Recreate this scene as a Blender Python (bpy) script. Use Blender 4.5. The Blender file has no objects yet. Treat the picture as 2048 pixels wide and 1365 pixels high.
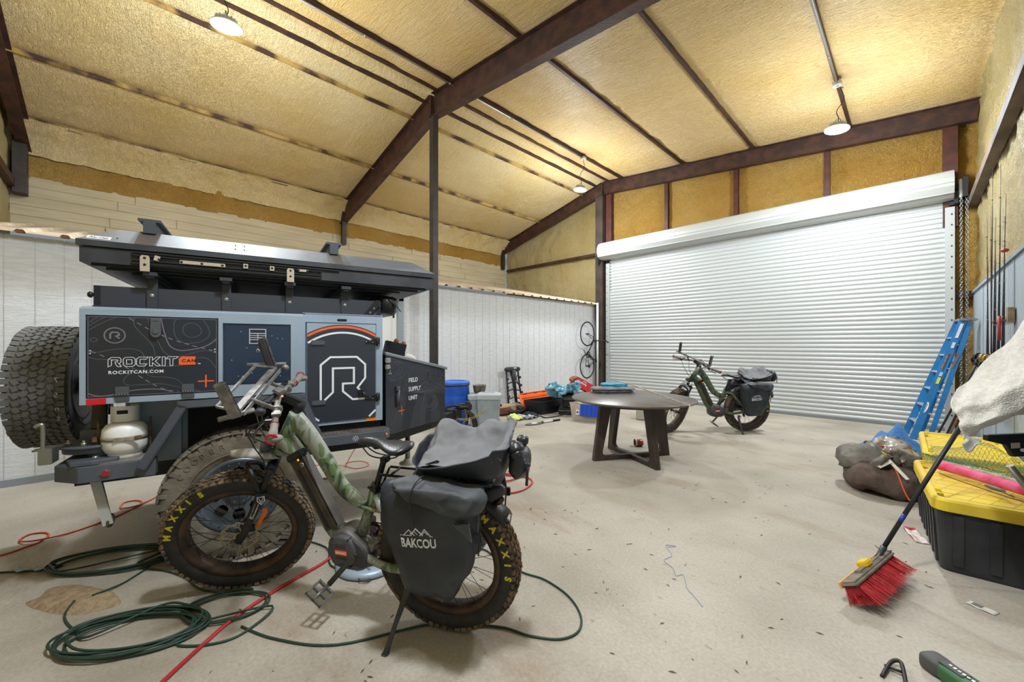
import bpy, bmesh, math, random
from mathutils import Vector, Matrix, Euler
from mathutils.noise import noise as pnoise
random.seed(7)
PI = math.pi
SC = bpy.context.scene
COL = SC.collection

# ---------------------------------------------------------------- camera
TH = math.radians(45.3)
cam_data = bpy.data.cameras.new('camera')
cam_data.sensor_width = 36.0
cam_data.sensor_fit = 'HORIZONTAL'
cam_data.lens = 797.0 * 36.0 / 2048.0
cam_data.shift_y = 6.5 / 2048.0
cam_data.clip_start = 0.02
cam = bpy.data.objects.new('camera', cam_data)
COL.objects.link(cam)
cam.location = (0.0, 0.0, 1.45)
cam.rotation_euler = (math.radians(90), 0, TH)
SC.camera = cam

# ---------------------------------------------------------------- world and exposure
w = bpy.data.worlds.new('world'); SC.world = w
w.use_nodes = True
w.node_tree.nodes['Background'].inputs[0].default_value = (0.75, 0.82, 0.9, 1)
w.node_tree.nodes['Background'].inputs[1].default_value = 0.25
SC.view_settings.view_transform = 'Standard'
SC.view_settings.look = 'None'
SC.view_settings.gamma = 1.0
SC.view_settings.exposure = 0.30
SC.view_settings.use_curve_mapping = False
try:
    SC.cycles.max_bounces = 8; SC.cycles.diffuse_bounces = 5; SC.cycles.sample_clamp_indirect = 8
except Exception:
    pass
LAMP_W = 195.0          # base watts for each high bay lamp and its added fill light
LAMPS = [(-5.63, 0.90, 5.15), (-5.66, 7.90, 5.17), (-0.84, 7.84, 4.75), (-0.84, 0.90, 4.75)]

# ---------------------------------------------------------------- materials
MATS = {}
def srgb(h):
    h = h.lstrip('#'); c = [int(h[i:i+2], 16)/255 for i in (0, 2, 4)]
    return tuple(x/12.92 if x <= 0.04045 else ((x+0.055)/1.055)**2.4 for x in c) + (1,)
def mat(name, col, rough=0.6, metal=0.0, spec=0.5, col2=None, nscale=8.0, namt=0.6, bump=0.0, bscale=60.0, stretch=(1,1,1), detail=4.0, alpha=None, transmission=0.0, coat=0.0, sheen=0.0, emit=None, estr=0.0):
    if name in MATS: return MATS[name]
    m = bpy.data.materials.new(name); m.use_nodes = True
    nt = m.node_tree; b = nt.nodes['Principled BSDF']
    c = srgb(col) if isinstance(col, str) else tuple(col) + (1,)
    b.inputs['Base Color'].default_value = c
    b.inputs['Roughness'].default_value = rough
    b.inputs['Metallic'].default_value = metal
    b.inputs['Specular IOR Level'].default_value = spec
    if coat: b.inputs['Coat Weight'].default_value = coat
    if sheen: b.inputs['Sheen Weight'].default_value = sheen
    if transmission: b.inputs['Transmission Weight'].default_value = transmission
    if alpha is not None: b.inputs['Alpha'].default_value = alpha
    if emit: b.inputs['Emission Color'].default_value = srgb(emit); b.inputs['Emission Strength'].default_value = estr
    if col2 or bump:
        tc = nt.nodes.new('ShaderNodeTexCoord'); mp = nt.nodes.new('ShaderNodeMapping')
        mp.inputs['Scale'].default_value = stretch
        nt.links.new(tc.outputs['Object'], mp.inputs['Vector'])
    if col2:
        n = nt.nodes.new('ShaderNodeTexNoise'); n.inputs['Scale'].default_value = nscale; n.inputs['Detail'].default_value = detail
        nt.links.new(mp.outputs[0], n.inputs['Vector'])
        r = nt.nodes.new('ShaderNodeValToRGB')
        lo = 0.5 - 0.5*(1-namt)*0.6; 
        r.color_ramp.elements[0].position = 0.5-0.22*(1.01-namt)-0.02; r.color_ramp.elements[1].position = 0.5+0.22*(1.01-namt)+0.02
        r.color_ramp.elements[0].color = c; r.color_ramp.elements[1].color = srgb(col2) if isinstance(col2, str) else tuple(col2)+(1,)
        nt.links.new(n.outputs['Fac'], r.inputs['Fac']); nt.links.new(r.outputs['Color'], b.inputs['Base Color'])
    if bump:
        n2 = nt.nodes.new('ShaderNodeTexNoise'); n2.inputs['Scale'].default_value = bscale; n2.inputs['Detail'].default_value = 3
        nt.links.new(mp.outputs[0], n2.inputs['Vector'])
        bp = nt.nodes.new('ShaderNodeBump'); bp.inputs['Strength'].default_value = bump; bp.inputs['Distance'].default_value = 0.02
        nt.links.new(n2.outputs['Fac'], bp.inputs['Height']); nt.links.new(bp.outputs['Normal'], b.inputs['Normal'])
    MATS[name] = m
    return m
def glass_like(name, col, rough=0.1, alpha=0.35):
    return mat(name, col, rough=rough, alpha=alpha)

# ---------------------------------------------------------------- mesh builder
class MB:
    """collects shapes into one mesh"""
    def __init__(self): self.bm = bmesh.new()
    def _add(self, vs, fs, smooth=False, M=None):
        bv = [self.bm.verts.new((M @ Vector(v)) if M is not None else v) for v in vs]
        out = []
        for f in fs:
            try:
                face = self.bm.faces.new([bv[i] for i in f]); face.smooth = smooth; out.append(face)
            except ValueError: pass
        return bv, out
    def box(self, c, s, rot=None, bevel=0.0, M=None):
        T = Matrix.Translation(c)
        if rot is not None: T = T @ (Euler(rot).to_matrix().to_4x4() if not isinstance(rot, Matrix) else rot.to_4x4())
        if M is not None: T = M @ T
        hx, hy, hz = s[0]/2, s[1]/2, s[2]/2
        if bevel > 0:
            b = min(bevel, hx*.95, hy*.95, hz*.95)
            tmp = bmesh.new(); bmesh.ops.create_cube(tmp, size=1)
            for v in tmp.verts: v.co = Vector((v.co.x*s[0], v.co.y*s[1], v.co.z*s[2]))
            bmesh.ops.bevel(tmp, geom=list(tmp.edges), offset=b, segments=2, affect='EDGES')
            vs = [v.co.copy() for v in tmp.verts]; tmp.verts.index_update(); fs = [[v.index for v in f.verts] for f in tmp.faces]; tmp.free()
            return self._add(vs, fs, False, T)
        vs = [(x, y, z) for x in (-hx, hx) for y in (-hy, hy) for z in (-hz, hz)]
        fs = [(0,1,3,2),(4,6,7,5),(0,4,5,1),(2,3,7,6),(0,2,6,4),(1,5,7,3)]
        return self._add(vs, fs, False, T)
    def boxx(self, x0, x1, y0, y1, z0, z1, bevel=0.0, M=None):
        return self.box(((x0+x1)/2, (y0+y1)/2, (z0+z1)/2), (abs(x1-x0), abs(y1-y0), abs(z1-z0)), None, bevel, M)
    def beam(self, p0, p1, w, h, up=(0,0,1), bevel=0.0, M=None):
        """box of width w (sideways) and height h (towards up) from p0 to p1"""
        p0, p1 = Vector(p0), Vector(p1); d = p1-p0; L = d.length
        if L < 1e-6: return
        x = d/L; z = Vector(up); y = z.cross(x)
        if y.length < 1e-4: y = Vector((1,0,0)).cross(x)
        if y.length < 1e-4: y = Vector((0,1,0)).cross(x)
        y.normalize(); z = x.cross(y)
        R = Matrix((x, y, z)).transposed()
        return self.box((p0+p1)/2, (L, w, h), R, bevel, M)
    def tube(self, pts, r, seg=10, closed=False, cap=True, smooth=True, M=None, flat=1.0, up=None):
        """round tube along points; r may be a number or list. flat scales the second axis."""
        P = [Vector(p) for p in pts]; n = len(P)
        if n < 2: return
        R = r if isinstance(r, (list, tuple)) else [r]*n
        T = []
        for i in range(n):
            a = P[(i-1) % n] if (closed or i > 0) else P[i]; b = P[(i+1) % n] if (closed or i < n-1) else P[i]
            t = (b-a); T.append(t.normalized() if t.length > 1e-9 else Vector((0,0,1)))
        ref = Vector(up) if up else (Vector((0,0,1)) if abs(T[0].z) < 0.9 else Vector((1,0,0)))
        u = (ref - T[0]*ref.dot(T[0])).normalized()
        vs = []
        for i in range(n):
            u = (u - T[i]*u.dot(T[i]))
            u = u.normalized() if u.length > 1e-6 else T[i].orthogonal().normalized()
            v = T[i].cross(u)
            for k in range(seg):
                a = 2*PI*k/seg
                vs.append(P[i] + u*(math.cos(a)*R[i]) + v*(math.sin(a)*R[i]*flat))
        fs = []
        m = n if closed else n-1
        for i in range(m):
            j = (i+1) % n
            for k in range(seg):
                l = (k+1) % seg
                fs.append((i*seg+k, i*seg+l, j*seg+l, j*seg+k))
        bv, out = self._add(vs, fs, smooth, M)
        if cap and not closed:
            for base in (0, (n-1)*seg):
                try: self.bm.faces.new([bv[base+k] for k in range(seg)])
                except ValueError: pass
        return bv, out
    def cyl(self, p0, p1, r, r1=None, seg=20, smooth=True, M=None):
        return self.tube([p0, p1], [r, r if r1 is None else r1], seg, smooth=smooth, M=M)
    def lathe(self, prof, M=None, seg=32, smooth=True, a0=0.0, a1=2*PI, close_prof=False):
        """profile (r, z) spun around z"""
        full = abs(a1-a0-2*PI) < 1e-6; n = len(prof); cols = seg if full else seg+1
        vs = []
        for k in range(cols):
            a = a0+(a1-a0)*k/seg
            for (r, z) in prof: vs.append((r*math.cos(a), r*math.sin(a), z))
        fs = []
        for k in range(seg):
            l = (k+1) % cols
            for i in range(n if close_prof else n-1):
                j = (i+1) % n
                fs.append((k*n+i, l*n+i, l*n+j, k*n+j))
        bv, out = self._add(vs, fs, smooth, M)
        return bv, out
    def disc(self, r, M=None, seg=28, r0=0.0, z=0.0):
        if r0 > 0: return self.lathe([(r0, z), (r, z)], M, seg)
        return self._add([(r*math.cos(2*PI*k/seg), r*math.sin(2*PI*k/seg), z) for k in range(seg)], [list(range(seg))], False, M)
    def prism(self, outline, z0, z1, M=None, smooth=False):
        """outline [(x,y)] extruded from z0 to z1"""
        n = len(outline)
        vs = [(x, y, z0) for x, y in outline] + [(x, y, z1) for x, y in outline]
        fs = [list(range(n))[::-1], [n+i for i in range(n)]] + [(i, (i+1) % n, n+(i+1) % n, n+i) for i in range(n)]
        return self._add(vs, fs, smooth, M)
    def prismring(self, outer, inner, z0, z1, M=None):
        n = len(outer)
        vs = [(x, y, z0) for x, y in outer]+[(x, y, z1) for x, y in outer]+[(x, y, z0) for x, y in inner]+[(x, y, z1) for x, y in inner]
        fs = []
        for i in range(n):
            j = (i+1) % n
            fs += [(i, j, n+j, n+i), (2*n+j, 2*n+i, 3*n+i, 3*n+j), (n+i, n+j, 3*n+j, 3*n+i), (j, i, 2*n+i, 2*n+j)]
        return self._add(vs, fs, False, M)
    def ell(self, c, s, M=None, seg=20, rings=12, rot=None, smooth=True, pw=1.0, f=None):
        T = Matrix.Translation(c)
        if rot is not None: T = T @ Euler(rot).to_matrix().to_4x4()
        if M is not None: T = M @ T
        def sp(v): return math.copysign(abs(v)**pw, v)
        vs = []
        for i in range(rings+1):
            ph = -PI/2 + PI*i/rings
            for k in range(seg):
                a = 2*PI*k/seg
                p = Vector((s[0]*sp(math.cos(ph))*sp(math.cos(a)), s[1]*sp(math.cos(ph))*sp(math.sin(a)), s[2]*sp(math.sin(ph))))
                if f: p = f(p)
                vs.append(p)
        fs = [(i*seg+k, i*seg+(k+1) % seg, (i+1)*seg+(k+1) % seg, (i+1)*seg+k) for i in range(rings) for k in range(seg)]
        r = self._add(vs, fs, smooth, T)
        return r
    def grid(self, fn, nu, nv, M=None, smooth=True, wrap_u=False, wrap_v=False, thick=0.0):
        """fn(u,v) -> point with u,v in 0..1"""
        cu = nu if wrap_u else nu+1; cv = nv if wrap_v else nv+1
        vs = [Vector(fn(i/nu, j/nv)) for i in range(cu) for j in range(cv)]
        fs = [((i % cu)*cv+(j % cv), ((i+1) % cu)*cv+(j % cv), ((i+1) % cu)*cv+((j+1) % cv), (i % cu)*cv+((j+1) % cv)) for i in range(nu) for j in range(nv)]
        bv, out = self._add(vs, fs, smooth, M)
        if thick:
            self.bm.normal_update()
            off = []
            for v in bv: off.append(v.co - v.normal*thick)
            bv2 = [self.bm.verts.new(p) for p in off]
            for f in fs:
                try:
                    q = self.bm.faces.new([bv2[i] for i in reversed(f)]); q.smooth = smooth
                except ValueError: pass
            def side(a, b):
                try: self.bm.faces.new((bv[a], bv2[a], bv2[b], bv[b]))
                except ValueError: pass
            if not wrap_v:
                for i in range(nu):
                    a, b = (i % cu)*cv, ((i+1) % cu)*cv; side(a, b); side(b+cv-1, a+cv-1)
            if not wrap_u:
                for j in range(nv):
                    a, b = j % cv, (j+1) % cv; side(b, a); side(nu*cv+a, nu*cv+b)
        return bv, out
    def ribbon(self, pts, w, t, M=None, closed=False):
        """flat strip in the xy plane of M along 2D pts, width w, thickness t"""
        P = [Vector((p[0], p[1])) for p in pts]; n = len(P)
        L, Rr = [], []
        for i in range(n):
            a = P[(i-1) % n] if (closed or i > 0) else P[i]; b = P[(i+1) % n] if (closed or i < n-1) else P[i]
            d1 = (P[i]-a); d2 = (b-P[i])
            if d1.length < 1e-9: d1 = d2
            if d2.length < 1e-9: d2 = d1
            d1 = d1.normalized(); d2 = d2.normalized(); t_ = (d1+d2)
            if t_.length < 1e-6: t_ = d1
            t_.normalize(); nrm = Vector((-t_.y, t_.x)); k = 1/max(0.4, nrm.dot(Vector((-d1.y, d1.x))))
            L.append(P[i]+nrm*w/2*k); Rr.append(P[i]-nrm*w/2*k)
        vs = [(p.x, p.y, 0) for p in L]+[(p.x, p.y, 0) for p in Rr]+[(p.x, p.y, t) for p in L]+[(p.x, p.y, t) for p in Rr]
        fs = []; m = n if closed else n-1
        for i in range(m):
            j = (i+1) % n
            fs += [(2*n+i, 3*n+i, 3*n+j, 2*n+j), (i, j, n+j, n+i), (i, 2*n+i, 2*n+j, j), (n+i, n+j, 3*n+j, 3*n+i)]
        if not closed:
            fs += [(0, n, 3*n, 2*n), (n-1, 3*n-1, 4*n-1, 2*n-1)]
        return self._add(vs, fs, False, M)
    def jitter(self, amt, scale=10.0, seed=0.0):
        for v in self.bm.verts:
            q = v.co*scale + Vector((seed, seed*1.7, -seed))
            v.co += Vector((pnoise(q), pnoise(q+Vector((9, 3, 1))), pnoise(q+Vector((2, 7, 5)))))*amt
    def mesh(self, name, m):
        bmesh.ops.remove_doubles(self.bm, verts=self.bm.verts, dist=1e-6)
        bmesh.ops.recalc_face_normals(self.bm, faces=self.bm.faces)
        me = bpy.data.meshes.new(name); self.bm.to_mesh(me); self.bm.free()
        me.materials.append(m)
        return me
    def build(self, name, m, parent=None, label=None, bevel=0.0, **props):
        o = bpy.data.objects.new(name, self.mesh(name, m)); COL.objects.link(o)
        if parent is not None: o.parent = parent
        if label: o['label'] = label
        for k, v in props.items(): o[k] = v
        if bevel:
            md = o.modifiers.new('bevel', 'BEVEL'); md.width = bevel; md.segments = 2; md.limit_method = 'ANGLE'; md.angle_limit = math.radians(40)
        return o
def tag(o, label, cat, group=None, kind=None):
    o['label'] = label; o['category'] = cat
    if group: o['group'] = group
    if kind: o['kind'] = kind
    return o
def thing(name, label, cat, loc=(0,0,0), rot=(0,0,0), group=None):
    o = bpy.data.objects.new(name, None); COL.objects.link(o)
    o.empty_display_size = 0.05; o.location = loc; o.rotation_euler = rot
    return tag(o, label, cat, group)
def struct(mb, name, m, parent=None, **kw):
    o = mb.build(name, m, parent, **kw)
    if parent is None: o['kind'] = 'structure'
    return o
def copy_tree(o, parent=None):
    c = o.copy(); COL.objects.link(c); c.parent = parent
    for ch in list(o.children): copy_tree(ch, c)
    return c
def smoothpts(P, n=6, closed=False):
    """Catmull-Rom through points"""
    P = [Vector(p) for p in P]; N = len(P); out = []
    rng = range(N) if closed else range(N-1)
    for i in rng:
        p0 = P[(i-1) % N] if (closed or i > 0) else P[i]; p1 = P[i]; p2 = P[(i+1) % N]
        p3 = P[(i+2) % N] if (closed or i < N-2) else p2
        for k in range(n):
            t = k/n
            out.append(0.5*((2*p1)+(p2-p0)*t+(2*p0-5*p1+4*p2-p3)*t*t+(-p0+3*p1-3*p2+p3)*t*t*t))
    if not closed: out.append(P[-1])
    return out
def frame(o, x, y, z=None):
    """matrix with origin o, x axis x, y axis y"""
    x = Vector(x).normalized(); y = Vector(y); y = (y-x*x.dot(y)).normalized(); z = x.cross(y)
    M = Matrix((x, y, z)).transposed().to_4x4(); M.translation = Vector(o); return M
def text_mb(txt, size, M, thick=0.001, sx=1.0, spacing=1.0, shear=0.0, outline=0.0, mb=None, bold=0.0):
    """lettering from Blender's own font, as mesh, origin at its lower left"""
    cu = bpy.data.curves.new('t', 'FONT'); cu.body = txt; cu.size = size; cu.extrude = thick/2; cu.space_character = spacing; cu.shear = shear
    cu.resolution_u = 3
    if bold: cu.offset = bold
    ob = bpy.data.objects.new('t', cu); COL.objects.link(ob)
    dg = bpy.context.evaluated_depsgraph_get(); me = bpy.data.meshes.new_from_object(ob.evaluated_get(dg))
    mb = mb or MB()
    mb._add([Vector((v.co.x*sx, v.co.y, v.co.z)) for v in me.vertices], [list(p.vertices) for p in me.polygons], False, M)
    bpy.data.objects.remove(ob); bpy.data.curves.remove(cu); bpy.data.meshes.remove(me)
    return mb
def text_ring(txt, size, R, a_start, a_step, M, mb=None, thick=0.001, bold=0.0, sx=1.0, flip=False):
    """letters on a circle of radius R in the xy plane of M; tops point outward"""
    mb = mb or MB()
    for i, ch in enumerate(txt):
        a = a_start + a_step*i
        rot = a-PI/2
        L = M @ Matrix.Translation((R*math.cos(a), R*math.sin(a), 0)) @ Matrix.Rotation(rot, 4, 'Z') @ Matrix.Translation((-size*0.33*sx, 0, 0))
        text_mb(ch, size, L, thick, sx, bold=bold, mb=mb)
    return mb

# ================================================================ the building
XR, XL, XS, YN, YF = 0.67, -6.48, -10.35, -1.25, 9.93      # right wall, white wall, siding wall, near gable, door gable
def roofz(x): return 6.02-0.095*(x+6.2) if x > -6.2 else 6.02-0.25*(-6.2-x)
def foam_mat(name, c1, c2, stretch, bscale=14, bump=0.9, bdist=.06):
    m = bpy.data.materials.new(name); m.use_nodes = True; nt = m.node_tree; N = nt.nodes; Lk = nt.links
    b = N['Principled BSDF']; b.inputs['Roughness'].default_value = 0.45; b.inputs['Specular IOR Level'].default_value = 0.45
    tc = N.new('ShaderNodeTexCoord'); mp = N.new('ShaderNodeMapping'); mp.inputs['Scale'].default_value = stretch; Lk.new(tc.outputs['Object'], mp.inputs[0])
    big = N.new('ShaderNodeTexNoise'); big.inputs['Scale'].default_value = 0.8; big.inputs['Detail'].default_value = 3; Lk.new(tc.outputs['Object'], big.inputs[0])
    r = N.new('ShaderNodeValToRGB'); r.color_ramp.elements[0].position = 0.35; r.color_ramp.elements[1].position = 0.65
    r.color_ramp.elements[0].color = srgb(c1); r.color_ramp.elements[1].color = srgb(c2); Lk.new(big.outputs['Fac'], r.inputs[0])
    n1 = N.new('ShaderNodeTexNoise'); n1.inputs['Scale'].default_value = bscale; n1.inputs['Detail'].default_value = 5; n1.inputs['Roughness'].default_value = .55; Lk.new(mp.outputs[0], n1.inputs[0])
    v = N.new('ShaderNodeTexVoronoi'); v.feature = 'SMOOTH_F1'; v.inputs['Scale'].default_value = bscale*1.6
    wv = N.new('ShaderNodeVectorMath'); wv.operation = 'ADD'; Lk.new(mp.outputs[0], wv.inputs[0]); Lk.new(n1.outputs['Color'], wv.inputs[1]); Lk.new(wv.outputs[0], v.inputs['Vector'])
    mx = N.new('ShaderNodeMath'); mx.operation = 'MULTIPLY_ADD'; mx.inputs[1].default_value = -0.6; Lk.new(v.outputs['Distance'], mx.inputs[0]); Lk.new(n1.outputs['Fac'], mx.inputs[2])
    bp = N.new('ShaderNodeBump'); bp.inputs['Strength'].default_value = bump; bp.inputs['Distance'].default_value = bdist; Lk.new(mx.outputs[0], bp.inputs['Height'])
    Lk.new(bp.outputs['Normal'], b.inputs['Normal']); Lk.new(r.outputs[0], b.inputs['Base Color'])
    MATS[name] = m; return m
M_FOAM_CEIL = foam_mat('spray_foam_ceiling', '#e8c47c', '#f0d094', (.45, 2.6, 1), 8, 1.0)
M_FOAM_CEIL2 = foam_mat('spray_foam_ceiling_left', '#ecd08f', '#f2dba6', (.5, 2.0, 1), 9, 1.0)
M_FOAM_WALL = foam_mat('spray_foam_wall', '#d2a048', '#dfb564', (1, 1, 0.6), 12, 1.0, .12)
M_FOAM_PALE = foam_mat('spray_foam_pale', '#d2bb7c', '#decb94', (1, 1, 0.6), 14, 1.0, .10)
M_STEEL = mat('brown_steel', '#4a2e22', 0.55, 0.2, col2='#33221d', nscale=6, bump=0.15, bscale=30)
M_STEEL_D = mat('dark_brown_steel', '#37302b', 0.5, 0.2, col2='#2a2624', nscale=6)
M_STEEL_RED = mat('red_oxide_steel', '#4f241a', 0.6, 0.1, col2='#3d1b14', nscale=5)

def floor_mat():
    m = bpy.data.materials.new('stained_concrete'); m.use_nodes = True; nt = m.node_tree; N = nt.nodes; Lk = nt.links
    b = N['Principled BSDF']; b.inputs['Roughness'].default_value = 0.62; b.inputs['Specular IOR Level'].default_value = .35
    tc = N.new('ShaderNodeTexCoord')
    def noise(sc, det=4, st=(1,1,1), rough=.5):
        mp = N.new('ShaderNodeMapping'); mp.inputs['Scale'].default_value = st; mp.inputs['Rotation'].default_value = (0, 0, .5); Lk.new(tc.outputs['Object'], mp.inputs[0])
        n = N.new('ShaderNodeTexNoise'); n.inputs['Scale'].default_value = sc; n.inputs['Detail'].default_value = det; n.inputs['Roughness'].default_value = rough; Lk.new(mp.outputs[0], n.inputs[0]); return n
    def ramp(src, p0, p1, c0, c1):
        r = N.new('ShaderNodeValToRGB'); r.color_ramp.elements[0].position = p0; r.color_ramp.elements[1].position = p1
        r.color_ramp.elements[0].color = c0; r.color_ramp.elements[1].color = c1; Lk.new(src, r.inputs[0]); return r
    def mixc(fac, a, bb):
        x = N.new('ShaderNodeMix'); x.data_type = 'RGBA'; Lk.new(fac, x.inputs[0])
        for i, s in ((6, a), (7, bb)):
            if isinstance(s, tuple): x.inputs[i].default_value = s
            else: Lk.new(s, x.inputs[i])
        return x.outputs[2]
    base = ramp(noise(1.1, 6).outputs['Fac'], .35, .65, srgb('#9b9486'), srgb('#b3ab9e'))
    stain = ramp(noise(0.9, 8, (1, 2.2, 1), .65).outputs['Fac'], .53, .68, (0,0,0,1), (.75,.75,.75,1))
    c = mixc(stain.outputs[0], base.outputs[0], srgb('#93816d'))
    sp = ramp(noise(9, 6, (1, 1.6, 1), .7).outputs['Fac'], .63, .70, (0,0,0,1), (.6,.6,.6,1))
    c = mixc(sp.outputs[0], c, srgb('#7c6650'))
    dk = ramp(noise(2.1, 5, (2.4, .8, 1), .6).outputs['Fac'], .66, .75, (0,0,0,1), (.5,.5,.5,1))
    c = mixc(dk.outputs[0], c, srgb('#78736b'))
    fine = ramp(noise(55, 4, (1,1,1), .7).outputs['Fac'], .3, .7, (.82,.82,.82,1), (1.08,1.08,1.08,1))
    mu = N.new('ShaderNodeMix'); mu.data_type = 'RGBA'; mu.blend_type = 'MULTIPLY'; mu.inputs[0].default_value = 1; Lk.new(c, mu.inputs[6]); Lk.new(fine.outputs[0], mu.inputs[7])
    Lk.new(mu.outputs[2], b.inputs['Base Color'])
    bp = N.new('ShaderNodeBump'); bp.inputs['Strength'].default_value = .12; bp.inputs['Distance'].default_value = .01; Lk.new(noise(30, 6).outputs['Fac'], bp.inputs['Height']); Lk.new(bp.outputs['Normal'], b.inputs['Normal'])
    return m
b = MB(); b.boxx(XL-0.1, XR+0.15, YN-0.1, YF+0.1, -0.12, 0.0); struct(b, 'floor', floor_mat())

# ---- roof lining: foam sagging between purlins
PUR_R = [-5.62, -3.95, -2.45, -0.85]          # purlins under the right slope
PUR_L = [-6.9, -8.6, -10.05]          # purlins under the left slope
def foam_slab(x0, x1, purl, name, m, sgn):
    b = MB(); nx, ny = 120, 70
    edges = sorted([x0, x1]+purl+[-6.2])
    edges = [e for e in edges if min(x0, x1)-1e-6 <= e <= max(x0, x1)+1e-6]
    def sag(x):
        for i in range(len(edges)-1):
            if edges[i] <= x <= edges[i+1]:
                t = (x-edges[i])/max(1e-6, edges[i+1]-edges[i]); return (abs(2*t-1)**8)
        return 0
    def fn(u, v):
        x = x0+(x1-x0)*u; y = YN-0.1+(YF-YN+0.2)*v
        z = roofz(x)+0.02 + 0.05*sag(x)*1.0
        z += 0.022*pnoise(Vector((x*.9, y*4.2, 1.0))) + 0.012*pnoise(Vector((x*4, y*4, 3)))
        return (x, y, z)
    b.grid(fn, nx, ny, smooth=True)
    # outer skin
    def fo(u, v):
        x = x0+(x1-x0)*u; return (x, YN-0.1+(YF-YN+0.2)*v, roofz(x)+0.22)
    b.grid(fo, 2, 2)
    return struct(b, name, m)
foam_slab(-6.2, XR+0.1, PUR_R, 'ceiling', M_FOAM_CEIL, 1)
foam_slab(XS-0.1, -6.2, PUR_L, 'ceiling', M_FOAM_CEIL2, -1)

# ---- walls
def rough_wall(name, m, p00, pu, pv, nu, nv, amp=0.03, sc=3.0, n=(0,0,1), thick=0.08):
    p00, pu, pv, n = Vector(p00), Vector(pu), Vector(pv), Vector(n)
    b = MB()
    def fn(u, v):
        p = p00+pu*u+pv*v
        return p + n*(amp*(pnoise(p*sc)+0.5*pnoise(p*sc*2.7+Vector((5,5,5))))+.011*pnoise(Vector((p.x*15, p.y*15, p.z*9)))+.008*abs(pnoise(p*27)))
    b.grid(fn, nu, nv, smooth=True)
    b.grid(lambda u, v: p00+pu*u+pv*v-n*thick, 1, 1)
    return struct(b, name, m)
# gable wall with the roll-up door: pieces round the opening (-6.07..0.38, 0..3.9)
rough_wall('wall_far', M_FOAM_WALL, (-6.07, YF+0.05, 3.7), (6.5, 0, 0), (0, 0, 2.6), 280, 90, 0.035, 3.0, (0,-1,0))
rough_wall('wall_far', M_FOAM_PALE, (XS, YF+0.05, 2.6), (4.28, 0, 0), (0, 0, 3.5), 150, 90, 0.035, 3.5, (0,-1,0))
rough_wall('wall_far', M_FOAM_PALE, (-6.45, YF+0.03, 0), (0.42, 0, 0), (0, 0, 2.7), 14, 90, 0.04, 5, (0,-1,0))
rough_wall('wall_far', M_FOAM_WALL, (0.40, YF+0.05, 0), (0.35, 0, 0), (0, 0, 5.4), 14, 180, 0.04, 5, (0,-1,0))
rough_wall('wall_right', M_FOAM_PALE, (XR+0.06, YF+0.1, 2.2), (0, YN-YF-0.2, 0), (0, 0, 3.3), 330, 100, 0.045, 3.2, (-1,0,0))
rough_wall('wall_near', M_FOAM_PALE, (XR+0.1, YN, -0.1), (XS-XR-0.2, 0, 0), (0, 0, 6.3), 120, 70, 0.04, 3.2, (0,1,0))
# ochre foam band above the lap siding
rough_wall('wall_left', M_FOAM_WALL, (XS-0.02, YN, 4.22), (0, YF-YN, 0), (0, 0, 0.55), 320, 20, 0.05, 3.5, (1,0,0))
b = MB()
def cove(u, v):
    y = YN+(YF-YN)*u; x = XS+.02+.34*v**1.3; z = 4.60+.47*v**.75
    q = Vector((x*3, y*3.2, z*3)); n_ = .035*pnoise(q)+.02*pnoise(q*3)
    return (x+n_, y, z-n_)
b.grid(cove, 260, 16); struct(b, 'ceiling', M_FOAM_CEIL2)
# ragged lower edge of the foam at the gable above the metal roof
# ---- lap siding
b = MB()
for k in range(5):
    z0 = 3.42+0.165*k
    b._add([(XS, YN, z0), (XS, YF, z0), (XS-0.015, YF, z0+0.168), (XS-0.015, YN, z0+0.168), (XS-.05, YN, z0), (XS-.05, YF, z0), (XS-.05, YF, z0+.168), (XS-.05, YN, z0+.168)],
           [(0,1,2,3), (4,5,1,0), (7,6,5,4), (3,2,6,7), (0,3,7,4), (1,5,6,2)])
rr = random.Random(3)
M_SIDING = mat('tan_lap_siding', '#b3a687', 0.6, col2='#a59a7d', nscale=3, bump=0.2, bscale=40, stretch=(1, .3, 3))
struct(b, 'wall_left', M_SIDING)
b = MB()
for k in range(5):
    for y in [YN+rr.uniform(.5, 3)+i*rr.uniform(2.2, 3.6) for i in range(4)]:
        if y < YF: b.box((XS+0.001, y, 3.42+.165*k+.083), (0.004, 0.006, 0.16))
struct(b, 'trim_1', mat('siding_joint', '#6e6553', .8))
# ---- corrugated metal roof of the white room: from the eave up to the siding
EX, EZ, TX, TZ = XL+0.16, 2.58, XS+0.02, 3.44
b = MB()
yy = []
y = YN
prof = []
while y < YF-0.02:
    prof += [(y, 0), (y+0.20, 0), (y+0.225, 0.03), (y+0.265, 0.03), (y+0.29, 0)]
    y += 0.305
prof = [(min(p, YF-.02), h) for p, h in prof]
n = len(prof)
vs = []
for (py, h) in prof:
    vs += [(EX, py, EZ+h), (TX, py, TZ+h), (EX, py, EZ+h-0.004), (TX, py, TZ+h-.004)]
fs = []
for i in range(n-1):
    a, c = i*4, (i+1)*4
    fs += [(a, a+1, c+1, c), (a+2, c+2, c+3, a+3), (a, c, c+2, a+2)]
b._add(vs, fs)
struct(b, 'roof', mat('pale_metal_roof', '#d8cdbb', 0.45, 0.1, col2='#b59f85', nscale=2.2, namt=.35, detail=8))
b = MB(); b2 = MB()
for i in range(0, n-3, 5):
    py = prof[i][0]; (b if py < 2.4 else b2).box((EX-0.03, py+0.245, EZ+0.010), (0.05, 0.06, 0.026))
struct(b, 'trim_2', mat('rusty_closure', '#7a4b2a', .9)); struct(b2, 'trim_8', mat('dark_closure', '#55504a', .9))
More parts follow.
